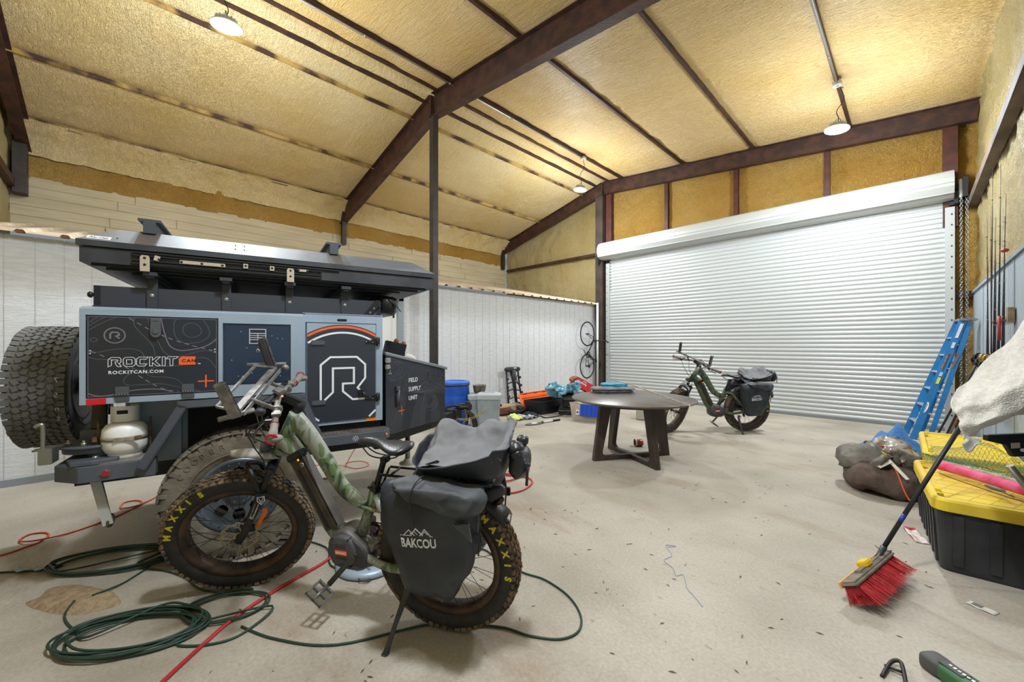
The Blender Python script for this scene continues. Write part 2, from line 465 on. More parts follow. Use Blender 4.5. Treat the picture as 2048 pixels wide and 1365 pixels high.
# ---- white panel wall with vertical grooves
def white_panel_mat():
    m = mat('white_grooved_panel', '#dde0e3', 0.7, spec=.2, col2='#d3d6d9', nscale=6, bump=0.35, bscale=26, stretch=(1, 1, 7))
    return m
M_WHITE = white_panel_mat()
b = MB()
DY0, DY1, DZ = 2.55, 3.55, 2.22        # door opening in the white wall
ys = []
y = YN+0.02; k = 0
while y < YF:
    ys.append(y); y += 0.2045
ys.append(YF)
for i in range(len(ys)-1):
    y0, y1 = ys[i]+0.005, ys[i+1]-0.005
    segs = [(y0, y1, 0.06, EZ-0.01)]
    if y1 > DY0 and y0 < DY1:
        segs = [(y0, y1, DZ, EZ-0.01)]
        if y0 < DY0: segs.append((y0, DY0, 0.06, DZ))
        if y1 > DY1: segs.append((DY1, y1, 0.06, DZ))
    for (a, c, z0, z1) in segs: b.boxx(XL-0.02, XL, a, c, z0, z1)
b.boxx(XL-0.06, XL-0.006, YN, DY0, 0.0, EZ-.02); b.boxx(XL-0.06, XL-0.006, DY1, YF, 0.0, EZ-.02); b.boxx(XL-0.06, XL-0.006, DY0, DY1, DZ, EZ-.02)
struct(b, 'wall_left', M_WHITE)
M_GREYTRIM = mat('blue_grey_trim', '#8d979f', 0.6)
b = MB(); b.boxx(XL-.02, XL+0.02, YN, DY0-.1, 0.0, 0.075); b.boxx(XL-.02, XL+0.02, DY1+.1, YF-.25, 0.0, 0.075)
struct(b, 'baseboard_left', M_GREYTRIM)
# white entry door in that wall
d = bpy.data.objects.new('door_2', None); COL.objects.link(d); d['kind'] = 'structure'; d.location = (XL, (DY0+DY1)/2, 0)
w2 = (DY1-DY0)/2
b = MB(); b.boxx(-.05, -0.01, -w2+.02, w2-.02, 0.01, DZ-.02)
for (z0, z1) in ((0.2, 0.95), (1.1, 2.05)):
    for (a, c) in ((-w2+.12, -.05), (.05, w2-.12)): b.boxx(-.012, -.004, a, c, z0, z1, .004)
struct(b, 'door_panel', mat('white_door', '#dedfdd', .45), d)
b = MB(); b.boxx(-.06, .025, -w2-.1, -w2, 0, DZ+.1); b.boxx(-.06, .025, w2, w2+.1, 0, DZ+.1); b.boxx(-.06, .025, -w2-.1, w2+.1, DZ, DZ+.1)
struct(b, 'door_frame', M_GREYTRIM, d)
b = MB(); b.cyl((-.01, -w2+.1, 1.0), (.03, -w2+.1, 1.0), .012); b.ell((.05, -w2+.1, 1.0), (.025, .03, .03)); struct(b, 'door_handle', mat('satin_metal', '#9a9a98', .3, .9), d)
# ---- grey boarded lower part of the right wall
b = MB()
y = YN
while y < YF:
    b.boxx(XR, XR+0.05, y+.002, min(y+.61, YF)-.002, 0, 2.27)
    y += .61
struct(b, 'wall_right', mat('grey_board', '#9aa4aa', .75, col2='#8b969d', nscale=9, bump=.35, bscale=22, stretch=(1, 6, .5)))
b = MB(); b.boxx(XR-.02, XR+.06, YN, YF, 2.27, 2.31); y = YN+1.22
while y < YF: b.boxx(XR-.006, XR, y-.012, y+.012, 0, 2.27); y += 1.22
struct(b, 'trim_3', mat('grey_cap', '#7f8a91', .6))

# ---- steel frames
def ibeam(b, p0, p1, depth, fw, t=0.012, up=(0,0,1)):
    p0, p1 = Vector(p0), Vector(p1); d = (p1-p0).normalized(); z = Vector(up); y = z.cross(d).normalized(); z = d.cross(y)
    b.beam(p0+z*(depth/2), p1+z*(depth/2), fw, t, z); b.beam(p0-z*(depth/2), p1-z*(depth/2), fw, t, z); b.beam(p0, p1, t*.8, depth, z)
def bent(y, depth, fw, xr0):
    b = MB()
    o = depth/2-0.0
    pts = [(-10.45, roofz(-10.45)), (-6.2, roofz(-6.2)), (xr0, roofz(xr0))]
    for (x0, z0), (x1, z1) in zip(pts[:-1], pts[1:]):
        ibeam(b, (x0, y, z0-o), (x1, y, z1-o), depth, fw)
    b.box((-6.2, y, 6.02-o-.03), (.02, fw, depth))
    return struct(b, 'roof_beam', M_STEEL)
bent(4.12, 0.42, 0.15, XR+.05)
bent(YF-.16, 0.33, 0.13, XR+.05)
bent(YN+.16, 0.33, 0.15, XR+.05)
b = MB(); ibeam(b, (-6.17, 4.10, 0), (-6.17, 4.10, 5.62), 0.11, 0.11, .01, up=(1,0,0)); b.box((-6.17, 4.10, .008), (.22, .2, .016)); b.boxx(-6.22, -6.12, 4.045, 4.155, 0, 5.6); struct(b, 'column', M_STEEL_D)
b = MB(); b.boxx(XS+.02, XS+.12, 4.06, 4.16, 4.0, 4.9); struct(b, 'column', M_STEEL_D)
b = MB(); b.boxx(XS+.02, XS+.1, YF-.26, YF-.14, 4.1, 4.9); struct(b, 'column', M_STEEL_D)
b = MB(); b.boxx(XS+.0, XS+.22, YN+.05, YN+.2, 3.9, 4.8); struct(b, 'column', M_STEEL_D)
b = MB(); b.boxx(-6.43, -6.20, YF-.21, YF-.05, 0, 5.78); struct(b, 'column', mat('dark_column', '#4b3d38', .5, .2, col2='#3a312e', nscale=3))
b = MB(); b.boxx(-6.15, -5.98, YF-.1, YF+.02, 2.9, 5.75); struct(b, 'column', M_STEEL_RED)
b = MB(); b.boxx(.33, .50, YF-.12, YF+.02, 3.4, 5.22); struct(b, 'column', M_STEEL_RED)
for x in (-4.43, -2.83, -1.21):
    b = MB(); b.boxx(x-.045, x+.045, YF-.06, YF+.05, 3.85, roofz(x)-.3); struct(b, 'column', M_STEEL_RED)
# purlins
M_PURL = mat('foam_smeared_steel', '#3f281c', .6, 0, col2='#a98a4c', nscale=2.2, namt=.75, stretch=(1, 1, 1), bump=.3, bscale=20)
for x, wd in [(-5.62, .05), (-6.02, .07), (-6.42, .07), (-3.95, .045), (-2.45, .045), (-0.85, .045), (-6.9, .03), (-8.6, .03), (-10.05, .03)]:
    b = MB(); b.boxx(x-wd/2, x+wd/2, YN, YF-.1, roofz(x)-.008, roofz(x)+.06); struct(b, 'roof_beam', M_PURL if x < -6.7 else M_STEEL)
# girts
b = MB(); b.boxx(XR-.06, XR+.04, YN, YF-.1, 3.68, 3.80); struct(b, 'trim_4', mat('weathered_girt', '#6d5c4e', .7, col2='#4c3c33', nscale=5, stretch=(1, .4, 2)))
b = MB(); b.boxx(XS+.1, -6.45, YF-.06, YF+.02, 4.02, 4.10); struct(b, 'trim_5', M_STEEL)
b = MB(); b.boxx(XS+.1, -1.5, YN, YN+.08, 3.98, 4.1); struct(b, 'trim_6', M_STEEL)
b = MB(); b.boxx(.42, .67, YF-.08, YF, 2.22, 2.32); struct(b, 'trim_7', M_STEEL)
# galvanised conduit along the ridge and the third purlin, with junction boxes
M_GALV = mat('galvanised', '#9a9a96', .35, .8)
for (x, y0, y1, name) in ((-5.60, YN, 7.9, 'conduit'), (-0.84, YN, 7.84, 'conduit')):
    b = MB(); z = roofz(x)-.045; b.cyl((x, y0, z), (x, y1, z), .014, seg=10); y = y0+.8
    while y < y1: b.cyl((x, y-.02, z), (x, y+.02, z), .018, seg=10); y += 1.5
    o = b.build(name, M_GALV); tag(o, 'galvanised conduit running beside the roof ridge' if x < -3 else 'galvanised conduit running along a purlin above the door light', 'conduit')
    b = MB(); b.box((x, y1+.05, z), (.11, .11, .06), bevel=.008); b.cyl((x, y1+.05, z-.03), (x, y1+.05, z-.05), .018)
    o = b.build('junction_box', mat('pvc_grey', '#b9b6ab', .6)); tag(o, 'grey junction box where the ridge conduit ends' if x < -3 else 'grey junction box above the lamp nearest the roll-up door head', 'junction box')

# ---- high bay lamps
lamp_lab = ['round white LED high bay lamp hanging above the trailer', 'round white LED high bay lamp hanging in front of the far rafter, at the ridge', 'round white LED high bay lamp hanging before the roll-up door', 'round LED high bay lamp hanging behind the camera']
M_LAMPB = mat('lamp_housing', '#b8c0c4', .4, .5)
M_EMIT = bpy.data.materials.new('lamp_lens'); M_EMIT.use_nodes = True
_b = M_EMIT.node_tree.nodes['Principled BSDF']; _b.inputs['Emission Color'].default_value = (1, .98, .95, 1); _b.inputs['Emission Strength'].default_value = 30
M_CORD = mat('black_cord', '#1d1b1a', .5)
for i, (x, y, z) in enumerate(LAMPS):
    t = thing('high_bay_lamp', lamp_lab[i], 'ceiling light', (x, y, z), (math.radians(4 if i == 0 else -3), math.radians(6), 0))
    b = MB(); b.lathe([(0.0, .10), (.05, .10), (.06, .06), (.085, .05), (.12, .03), (.155, .012), (.16, 0), (.155, -.012), (.14, -.012)], seg=36)
    for k in range(16): a = 2*PI*k/16; b.box((.075*math.cos(a), .075*math.sin(a), .065), (.07, .004, .04), (0, 0, a))
    b.build('lamp_housing', M_LAMPB, t)
    b = MB(); b.disc(.14, z=-.011, seg=36); b.build('lamp_lens', M_EMIT, t)
    b = MB(); top = roofz(x)-.09-z; P = [(0, 0, .1)]+[(.03*math.sin(q*9.0+i), .03*math.cos(q*7.3+i), .1+(top-.1)*q) for q in [k/10 for k in range(1, 10)]]+[(0, .05 if i == 2 else 0, top+(-.01 if i in (1, 2) else .03))]
    b.tube(smoothpts(P, 4), .006, 6); b.tube([(.05, 0, .05), (.03, 0, .14), (0, 0, .17), (-.03, 0, .14), (-.05, 0, .05)], .004, 6); b.build('power_cord', M_CORD, t)
    ld = bpy.data.lights.new('high_bay_light', 'AREA'); ld.shape = 'DISK'; ld.size = .27; ld.energy = LAMP_W*.55; ld.color = (.86, .93, 1.0)
    lo = bpy.data.objects.new('high_bay_light', ld); COL.objects.link(lo); lo.location = (x, y, z-.02); lo['kind'] = 'helper'
    ld = bpy.data.lights.new('ceiling_fill_light', 'POINT'); ld.shadow_soft_size = .30; ld.energy = LAMP_W*1.10; ld.color = (.86, .93, 1.0)  # point light added under each lamp to brighten the ceiling and bounce
    lo = bpy.data.objects.new('ceiling_fill_light', ld); COL.objects.link(lo); lo.location = (x, y, z-.36); lo['kind'] = 'helper'

# ---- roll-up door
DX0, DX1, DH = -6.02, .36, 3.78
dr = bpy.data.objects.new('door_1', None); COL.objects.link(dr); dr['kind'] = 'structure'; dr.location = (0, YF-.1, 0)
M_DOOR = mat('white_painted_slats', '#b2b6b5', .38, .15, spec=.5)
b = MB(); pitch = .0838; nsl = int(3.85/pitch); prof = []
for k in range(nsl+1):
    z = k*pitch
    prof += [(0.0, z), (0.0, z+.006)]
    for j in range(0, 7):
        t = j/6; prof.append((-.011*math.sin(PI*t)**.7, z+.010+t*(pitch-.018)))
vs = [(DX0, y, z+.03) for y, z in prof]+[(DX1, y, z+.03) for y, z in prof]; n = len(prof)
b._add(vs, [(i, i+1, n+i+1, n+i) for i in range(n-1)], False)
struct(b, 'door_curtain', M_DOOR, dr)
b = MB(); b.boxx(DX0, DX1, -.03, .02, 0.0, .035); struct(b, 'bottom_bar', mat('door_bottom_seal', '#6f7475', .6), dr)
b = MB()
for x, s in ((DX0-.05, 1), (DX1+.05, -1)):
    b.boxx(x-.055, x+.055, -.045, .03, 0, 3.72)
struct(b, 'door_track', mat('track_grey', '#aeb3b2', .45, .3), dr)
b = MB()
for x in (DX0-.075, DX1+.07):
    z = .1
    while z < 3.7: b.box((x, -.048, z), (.016, .006, .024)); z += .175
struct(b, 'track_slots', mat('slot_dark', '#26282a', .7), dr)
b = MB(); ho = [(.0, 4.30), (-.14, 4.30), (-.25, 4.24), (-.31, 4.13), (-.32, 4.0), (-.27, 3.90), (-.17, 3.84), (-.08, 3.82), (.0, 3.82)]
n = len(ho)
vs = [(-6.25, y, z) for y, z in ho]+[(.45, y, z) for y, z in ho]
b._add(vs, [(i, i+1, n+i+1, n+i) for i in range(n-1)]+[list(range(n)), [n+i for i in range(n)][::-1]])
for zz, yy in ((4.245, -.252), (4.06, -.322), (3.895, -.28)): b.boxx(-6.25, .45, yy-.004, yy+.004, zz-.006, zz+.006)
struct(b, 'door_hood', mat('white_painted_hood', '#b0b3b0', .35, .1), dr)
b = MB(); b.boxx(.45, .50, -.12, .03, 3.75, 4.05); b.boxx(.54, .60, -.2, .0, 3.82, 4.14); b.boxx(.40, .66, -.08, .03, 3.74, 3.80); b.cyl((.44, -.1, 4.0), (.60, -.1, 4.0), .05); b.boxx(-6.31, -6.25, -.2, .03, 3.75, 4.1); struct(b, 'hoist_bracket', mat('hoist_black', '#22242a', .5, .4), dr)
b = MB(); b.boxx(.505, .54, -.18, -.06, 3.82, 4.12, .01); struct(b, 'chain_wheel_cover', mat('cover_white', '#c9ccca', .5), dr)
def chain(b, P, link=.03, r=.0035, w=.011, M=None):
    """oval links along a polyline"""
    P = [Vector(p) for p in P]; D = [0]
    for i in range(1, len(P)): D.append(D[-1]+(P[i]-P[i-1]).length)
    s = 0; k = 0; i = 0
    while s < D[-1]:
        while i < len(P)-2 and D[i+1] < s: i += 1
        t = (s-D[i])/max(1e-6, D[i+1]-D[i]); c = P[i].lerp(P[i+1], t); d = (P[i+1]-P[i]).normalized()
        o = d.orthogonal().normalized(); o = Matrix.Rotation((k % 2)*PI/2+.4, 3, d) @ o
        pts = [c+d*(math.cos(a)*link*.62)+o*(math.sin(a)*w) for a in [2*PI*q/8 for q in range(8)]]
        b.tube(pts, r, 5, closed=True, M=M); s += link*.9; k += 1
t = thing('hoist_chain', 'galvanised hand chain hanging beside the right door track', 'chain', (.53, YF-.24, 0))
b = MB(); chain(b, [(0, 0, 3.85), (0, 0, .55), (.03, 0, .5), (.06, 0, .55), (.06, 0, 3.85)], .045, .005, .016); b.build('chain', M_GALV, t)

# ================================================================ expedition trailer
M_TBLUE = mat('trailer_blue_grey', '#97a8b9', .38, .0, col2='#8c9dad', nscale=2)
M_TDARK = mat('trailer_charcoal', '#565c66', .5, .05, col2='#4a505a', nscale=4, bump=.08, bscale=120)
M_TNAVY = mat('navy_panel', '#263449', .22, .05, coat=.3)
M_TPANEL = mat('graphic_panel', '#252a34', .25, .05, coat=.4)
M_BLACK = mat('satin_black', '#15171a', .45, .1)
M_BLACKR = mat('rough_black', '#1b1c1e', .8)
M_RUBBER = mat('tyre_rubber', '#7a7366', .9, col2='#5f594e', nscale=9, bump=.2, bscale=60)
M_RUBBER_N = mat('tyre_rubber_new', '#5c5b5a', .8, col2='#666563', nscale=12, bump=.15, bscale=80)
M_RIMG = mat('blue_grey_alloy', '#66717c', .35, .4, col2='#555f69', nscale=8)
M_DECAL = mat('decal_pale', '#e0e4ea', .5)
M_DECALM = mat('decal_mauve', '#77727c', .5)
M_DECALG = mat('decal_grey', '#5d626b', .5)
M_ORANGE = mat('decal_orange', '#e8622a', .45)
M_STAINLESS = mat('brushed_stainless', '#c9bdb0', .35, .5)
M_CHROME = mat('chrome', '#c8c8c8', .15, 1.0)
M_BOLT = mat('zinc_bolt', '#b9b9b4', .3, .8)

def tyre_mesh(R, W, Rr, mt, blocks='at', seed=1, depth=.012):
    """tyre spinning about local y, returns carcass MB and tread MB"""
    rd = random.Random(seed)
    b = MB(); w = W/2
    prof = [(Rr, -w*.78), (Rr+.01, -w*.86), (Rr+(R-Rr)*.35, -w), (Rr+(R-Rr)*.7, -w*.99), (R-depth*2.4, -w*.93), (R-depth, -w*.80), (R-depth*.9, -w*.4), (R-depth*.85, 0)]
    prof = prof + [(r, -z) for r, z in prof[-2::-1]] + [(Rr-.012, w*.7), (Rr-.012, -w*.7)]
    Mx = Matrix.Rotation(-PI/2, 4, 'X')
    b.lathe(prof, Mx, 72, close_prof=True)
    return b, Mx, rd
def tread_blocks(b, R, W, rows, n, depth, rd, zig=.0, jit=.15, crown=.0, skew=0.0, fill=.8, side=None, M0=None):
    """rows: list of (lateral position -1..1, width, phase, tilt)"""
    for (lat, bw, ph, tilt) in rows:
        for k in range(n):
            a = 2*PI*(k+ph)/n + rd.uniform(-jit, jit)*2*PI/n*.3
            L = 2*PI*R/n*fill*rd.uniform(.9, 1.05)
            rr = R-depth*.5-crown*abs(lat)**3
            M = Matrix.Rotation(-a, 4, 'Y') @ Matrix.Translation((rr, lat*W/2, 0)) @ Matrix.Rotation(tilt*(1 if k % 2 else .6), 4, 'X') @ Matrix.Rotation(-math.radians(30)*lat**5 if abs(lat) > .7 else 0, 4, 'Z')
            if M0 is not None: M = M0 @ M
            b.box((0, 0, 0), (depth, bw*rd.uniform(.9, 1.05), L), M=M, bevel=depth*.12)
def offroad_wheel(parent_thing, M, tyre_m, seed, name='wheel', rim=True, face=1, small=True):
    R, W, Rr = .43, .27, .235
    hub = bpy.data.objects.new(name, None)
    b, Mx, rd = tyre_mesh(R, W, Rr, tyre_m, seed=seed)
    # sidewall lugs and raised ring
    for sgn in (-1, 1):
        for k in range(36):
            a = 2*PI*k/36; A = Matrix.Rotation(-a, 4, 'Y') @ Matrix.Translation((R-.035, sgn*W*.478, 0))
            b.box((0, 0, 0), (.045, .010, .028 if k % 2 else .040), M=A, bevel=.002)
        b.lathe([(Rr+.05, 0), (Rr+.054, .004), (Rr+.058, 0)], Matrix.Translation((0, sgn*W*.497, 0)) @ Matrix.Rotation(-PI/2*sgn, 4, 'X'), 72)
    fine = tyre_m is M_RUBBER_N
    rows = [(-.86, .052, 0, 0), (-.57, .030, .5, .55), (-.29, .030, .2, -.6), (0, .032, .7, .5), (.29, .030, .3, -.6), (.57, .030, .6, .55), (.86, .052, .5, 0)] if fine else [(-.86, .050, 0, .0), (-.45, .045, .45, .5), (-.02, .05, .1, -.55), (.42, .045, .6, .5), (.86, .050, .5, 0)]
    tread_blocks(b, R, W, rows, 58 if fine else 44, .013, rd, fill=.84, crown=.012)
    for q in (() if fine else (-.66, .66, -.24, .24)):
        rows2 = [(q, .016, .25, .9)]; tread_blocks(b, R, W, rows2, 44, .012, rd, fill=.5, crown=.01)
    o = b.build('tyre', tyre_m, parent_thing)
    o.matrix_local = M
    if rim:
        r = MB(); s = face
        Mr = Matrix.Translation((0, -s*W*.40, 0)) @ Matrix.Rotation(PI/2*s, 4, 'X')
        r.lathe([(Rr+.012, -.03), (Rr+.014, .012), (Rr-.006, .016), (Rr-.012, .010), (Rr-.03, .010), (Rr-.036, -.01), (Rr-.045, -.06), (Rr-.05, -.15), (Rr-.002, -.20)], Mr, 64)
        r.lathe([(0, .0), (.03, .004), (.035, -.004), (.066, -.006), (.08, -.016), (.085, -.06), (.0, -.07)], Mr, 32)
        # face plate with eight oval windows
        nr, na = 16, 160; r0, r1 = .070, Rr-.030; vs = []; fs = []
        for i in range(nr+1):
            rr_ = r0+(r1-r0)*i/nr; zz = -.022+.018*(i/nr)**2
            for k in range(na): a_ = 2*PI*k/na; vs.append((rr_*math.cos(a_), rr_*math.sin(a_), zz))
        for i in range(nr):
            rc = r0+(r1-r0)*(i+.5)/nr
            for k in range(na):
                a_ = 2*PI*(k+.5)/na; q = (a_+PI/8) % (2*PI/8)-PI/8; tx, ty = rc-.142, q*rc
                if (tx/.043)**2+(ty/(.024+.10*rc))**2 < 1: continue
                fs.append((i*na+k, i*na+(k+1) % na, (i+1)*na+(k+1) % na, (i+1)*na+k))
        r._add(vs, fs, True, Mr); r._add([(x, y, z-.022) for x, y, z in vs], fs, True, Mr)
        for k in range(24):
            a = 2*PI*k/24; r.cyl(Mr @ Vector(((Rr-.02)*math.cos(a), (Rr-.02)*math.sin(a), .008)), Mr @ Vector(((Rr-.02)*math.cos(a), (Rr-.02)*math.sin(a), .018)), .006, seg=6)
        for k in range(6):
            a = 2*PI*k/6; r.cyl(Mr @ Vector((.05*math.cos(a), .05*math.sin(a), -.01)), Mr @ Vector((.05*math.cos(a), .05*math.sin(a), .006)), .009, seg=6)
        r.build('rim', M_RIMG, o)
        d = MB(); d.lathe([(.0, -.12), (.15, -.12), (.15, -.10), (0, -.10)], Mr, 32); d.build('brake_drum', M_BLACK, o)
    return o

TR = thing('camper_trailer', 'blue-grey off-road camper trailer with black graphic panels, a round logo door and a roof rack', 'trailer', (-3.2, .58, 0), (0, 0, math.radians(77.9)))
def face(y): return frame((0, y, 0), (1, 0, 0), (0, 0, 1))
# body
b = MB()
WB = 1.66
def frame_face(b, x0, x1, z0, z1, y, holes, t=.03, back=.03):
    """front skin at y with rectangular holes: vertical and horizontal members"""
    xs = sorted({x0, x1}|{h[0] for h in holes}|{h[1] for h in holes})
    for i in range(len(xs)-1):
        a, c = xs[i], xs[i+1]
        hs = sorted([(h[2], h[3]) for h in holes if h[0] <= a+1e-6 and h[1] >= c-1e-6]); z = z0
        for (p, q) in hs:
            if p > z: b.boxx(a, c, y, y+t, z, p)
            z = q
        if z1 > z: b.boxx(a, c, y, y+t, z, z1)
frame_face(b, -.74, .38, 1.105, 1.645, -.05, [(-.715, -.108, 1.14, 1.618), (-.085, .303, 1.18, 1.588)])
b.boxx(-.74, .38, -.02, .0, 1.105, 1.645)
b.prism([(-.05, 1.645), (-.05, 1.652), (-.01, 1.668), (.02, 1.668), (.02, 1.645)], -.74, .38, frame((0, 0, 0), (0, 1, 0), (0, 0, 1)) if False else Matrix(((0, 0, 1, 0), (1, 0, 0, 0), (0, 1, 0, 0), (0, 0, 0, 1))))
frame_face(b, .38, .95, .845, 1.68, 0, [(.400, .901, .868, 1.612)])
b.boxx(-.74, .95, .03, WB, 1.11, 1.67); b.boxx(.38, .95, .035, WB, .845, 1.675)
b.boxx(-.62, .42, .30, WB-.3, .66, 1.12)
b.boxx(-.60, -.33, .24, .31, .70, 1.11)
b.boxx(-.74, .38, WB, WB+.05, 1.105, 1.645)
b.build('body_shell', M_TBLUE, TR)
b = MB(); b.boxx(-.30, .42, .285, .30, .6, 1.10); b.boxx(-.3, .42, .05, .3, 1.07, 1.10); b.boxx(.40, .43, .04, .5, .6, 1.1); b.boxx(-.28, .41, .01, .29, 1.06, 1.09); b.build('wheel_well', M_BLACKR, TR)
# chassis
b = MB(); b.boxx(-.86, .96, .32, .42, .56, .66); b.boxx(-.86, .96, WB-.42, WB-.32, .56, .66); b.boxx(-.07, .07, .1, WB-.1, .38, .46); b.boxx(.9, .98, .05, WB-.05, .6, .7)
b.beam((.92, .12, .655), (1.92, .80, .665), .07, .10); b.beam((.92, WB-.12, .655), (1.92, .88, .665), .07, .10)
b.boxx(1.86, 2.02, .77, .91, .62, .73, .01); b.boxx(1.15, 1.55, .5, 1.2, .61, .65)
b.beam((-.3, .35, .6), (.3, .35, .5), .06, .05); b.build('chassis', M_BLACK, TR, bevel=.004)
b = MB(); b.boxx(.98, 1.09, .02, .10, .60, .66, .006); b.cyl((1.09, .06, .63), (1.12, .06, .63), .02); b.build('light_bracket', M_BLACKR, TR)
# hitch coupler
b = MB(); b.boxx(2.0, 2.16, .795, .885, .70, .78, .012); b.cyl((2.12, .84, .62), (2.12, .84, .80), .03); b.boxx(1.98, 2.1, .75, .93, .74, .76, .004); b.cyl((1.93, .75, .70), (1.93, .75, .735), .012); b.cyl((1.93, .75, .66), (1.93, .72, .66), .012); b.build('hitch_coupler', mat('hitch_steel', '#3a3836', .5, .6), TR, bevel=.003)
b = MB(); b.boxx(.42, .94, .03, WB-.03, .70, .85); b.build('floor_pan', M_BLACKR, TR)
# tongue jack
b = MB(); b.cyl((1.43, .85, .60), (1.43, .85, .86), .035); b.cyl((1.43, .85, .50), (1.43, .85, .60), .042); j = b.build('tongue_jack', M_BLACK, TR)
b = MB(); b.cyl((1.43, .85, .22), (1.43, .85, .52), .026); b.build('jack_tube', mat('jack_steel', '#8b9291', .3, .8), j)
b = MB(); b.lathe([(0, .20), (.085, .20), (.085, .215), (.04, .235), (.03, .26), (0, .26)], Matrix.Translation((1.43, .85, 0)), 20); b.build('jack_foot', mat('jack_foot_white', '#c9c6bb', .6), j)
# fender
b = MB()
for (p, q) in (((-.485, .70), (-.285, 1.072)), ((-.315, 1.072), (.40, 1.075)), ((.37, 1.072), (.50, .74))):
    b.beam((p[0], -.02, p[1]), (q[0], -.02, q[1]), .07, .05, up=(0, 0, 1), bevel=.006)
    b.beam((p[0], .12, p[1]+.018), (q[0], .12, q[1]+.018), .34, .008, up=(0, 0, 1))
b.build('fender', M_TDARK, TR)
# rear bumper
b = MB()
out = [(-.44, -.02), (-.755, -.02), (-.88, .10), (-.88, WB-.1), (-.755, WB+.02), (-.44, WB+.02), (-.44, WB-.12), (-.70, WB-.16), (-.70, .16), (-.44, .12)]
b.prism(out, .655, .748); b.prism([(x*1.0+.0, y) for x, y in [(-.42, -.025), (-.50, -.025), (-.46, .05), (-.42, .05)]], .65, .752)
bp = b.build('rear_bumper', M_TDARK, TR, bevel=.004)
b = MB(); b.boxx(-.72, -.44, .0, .22, .748, .753); b.build('bumper_deck', mat('weathered_deck', '#8c8880', .8, col2='#716c64', nscale=20, stretch=(1, 8, 1)), bp)
b = MB(); b.cyl((-.64, -.021, .70), (-.64, -.032, .70), .020, .016); b.build('marker_light', mat('red_lens', '#a02532', .2), bp, label='small round red marker light')
b = MB(); b.cyl((-.64, -.0205, .70), (-.64, -.026, .70), .025); b.build('marker_bezel', M_RUBBER_N, bp)
# stabiliser leg under the bumper
b = MB(); b.beam((-.73, .22, .66), (-.66, .15, .37), .11, .02, up=(1, .2, 0)); b.beam((-.725, .17, .65), (-.66, .10, .38), .014, .04, up=(1, 0, 0)); b.ell((-.656, .135, .37), (.02, .055, .04)); b.build('stabiliser_leg', mat('muddy_steel', '#6f6352', .7, col2='#4a443c', nscale=10), TR)
b = MB(); b.beam((-.715, .10, .655), (-.655, .095, .36), .02, .045, up=(1, .1, 0)); b.build('leg_edge', mat('leg_grey', '#aeb0af', .6), TR)
b = MB(); b.boxx(-.8, -.4, .5, 1.0, .56, .66); b.cyl((-.5, .84, .5), (-.3, .84, .5), .06); b.build('under_frame', M_BLACKR, TR)
# swing-out carrier
b = MB()
b.prism([(-.83, .10), (-.79, .0), (-.70, -.01), (-.60, .02), (-.58, .12), (-.62, .24), (-.74, .28), (-.83, .22)], .75, .775)
b.cyl((-.70, .16, .775), (-.70, .16, .83), .06); b.build('hinge_plate', M_TDARK, TR, bevel=.003)
b = MB(); b.cyl((-.74, .22, .835), (-.74, .22, .848), .165, seg=36); b.cyl((-.74, .22, .80), (-.74, .22, .835), .14, seg=36); b.prism([(-.79, .15), (-.68, .14), (-.66, .26), (-.79, .28)], .848, .93); b.build('swivel_disc', M_TDARK, TR, bevel=.003)
b = MB()
for (x, y) in ((-.84, .16), (-.76, .10), (-.66, .13), (-.64, .24)): b.cyl((x, y, .848), (x, y, .868), .014, seg=6); b.cyl((x, y, .868), (x, y, .880), .007, seg=8)
for (x, y) in ((-.70, .05), (-.64, .09), (-.66, .16)): b.cyl((x, y, .775), (x, y, .79), .013, seg=6)
b.build('hinge_bolts', M_BOLT, TR)
b = MB(); b.beam((-.72, .2, .90), (-.80, .62, 1.30), .07, .09, bevel=.006); b.beam((-.80, .6, 1.28), (-.86, 1.0, 1.28), .07, .09, bevel=.006); b.beam((-.74, .25, .88), (-.88, .95, .95), .06, .07); b.beam((-.86, .95, .92), (-.88, .95, 1.5), .07, .07); b.boxx(-1.0, -.86, .89, 1.01, 1.09, 1.21); b.cyl((-.985, .95, 1.15), (-.975, .95, 1.15), .24, seg=40); b.build('swing_arm_with_shade_disc', mat('olive_black_steel', '#3c3a32', .5, .2), TR)  # round plate is added: a dark disc standing in for shade behind the spare
b = MB(); P = [(-.93, .02, .99), (-.915, .02, 1.0), (-.90, .02, .985), (-.90, .02, .80)]; b.tube(smoothpts(P, 5), .010, 8); b.cyl((-.94, .02, .86), (-.88, .02, .86), .006); b.boxx(-.915, -.86, .0, .10, .78, .87, .004); b.beam((-.93, .03, .862), (-.84, .14, .858), .02, .012); b.build('locking_pin', M_GALV, TR)
# spare wheel and road wheels
sp = offroad_wheel(TR, Matrix.Translation((-1.10, .95, 1.15)) @ Matrix.Rotation(PI/2, 4, 'Z'), M_RUBBER_N, 5, face=1)
sp.name = 'spare_tyre'; sp['label'] = 'nearly new spare tyre with coarse tread, blocks chalked with digits'
ML = mat('chalk_white', '#c9c9c6', .8)
b = MB()
for i, (ch, ang) in enumerate((('7', 8), ('5', -5), ('n', -17), ('S', -27))):
    a = math.radians(180-ang*1.0)
    Lm = Matrix.Rotation(-a, 4, 'Y') @ frame((.4315, -.115, .008), (0, 1, 0), (0, 0, -1)) 
    text_mb(ch, .045, Lm, .001, mb=b, bold=.0)
b.build('chalk_marks', ML, sp)
wh = offroad_wheel(TR, Matrix.Translation((0, .135, .43)), M_RUBBER, 2, face=1)
wh.name = 'road_tyre'
b = MB(); text_ring('COOPER', .05, .335, math.radians(150), math.radians(-9), Matrix.Translation((0, -.137, 0)) @ Matrix.Rotation(PI/2, 4, 'X'), mb=b, thick=.003); b.build('tyre_lettering', M_RUBBER, wh)
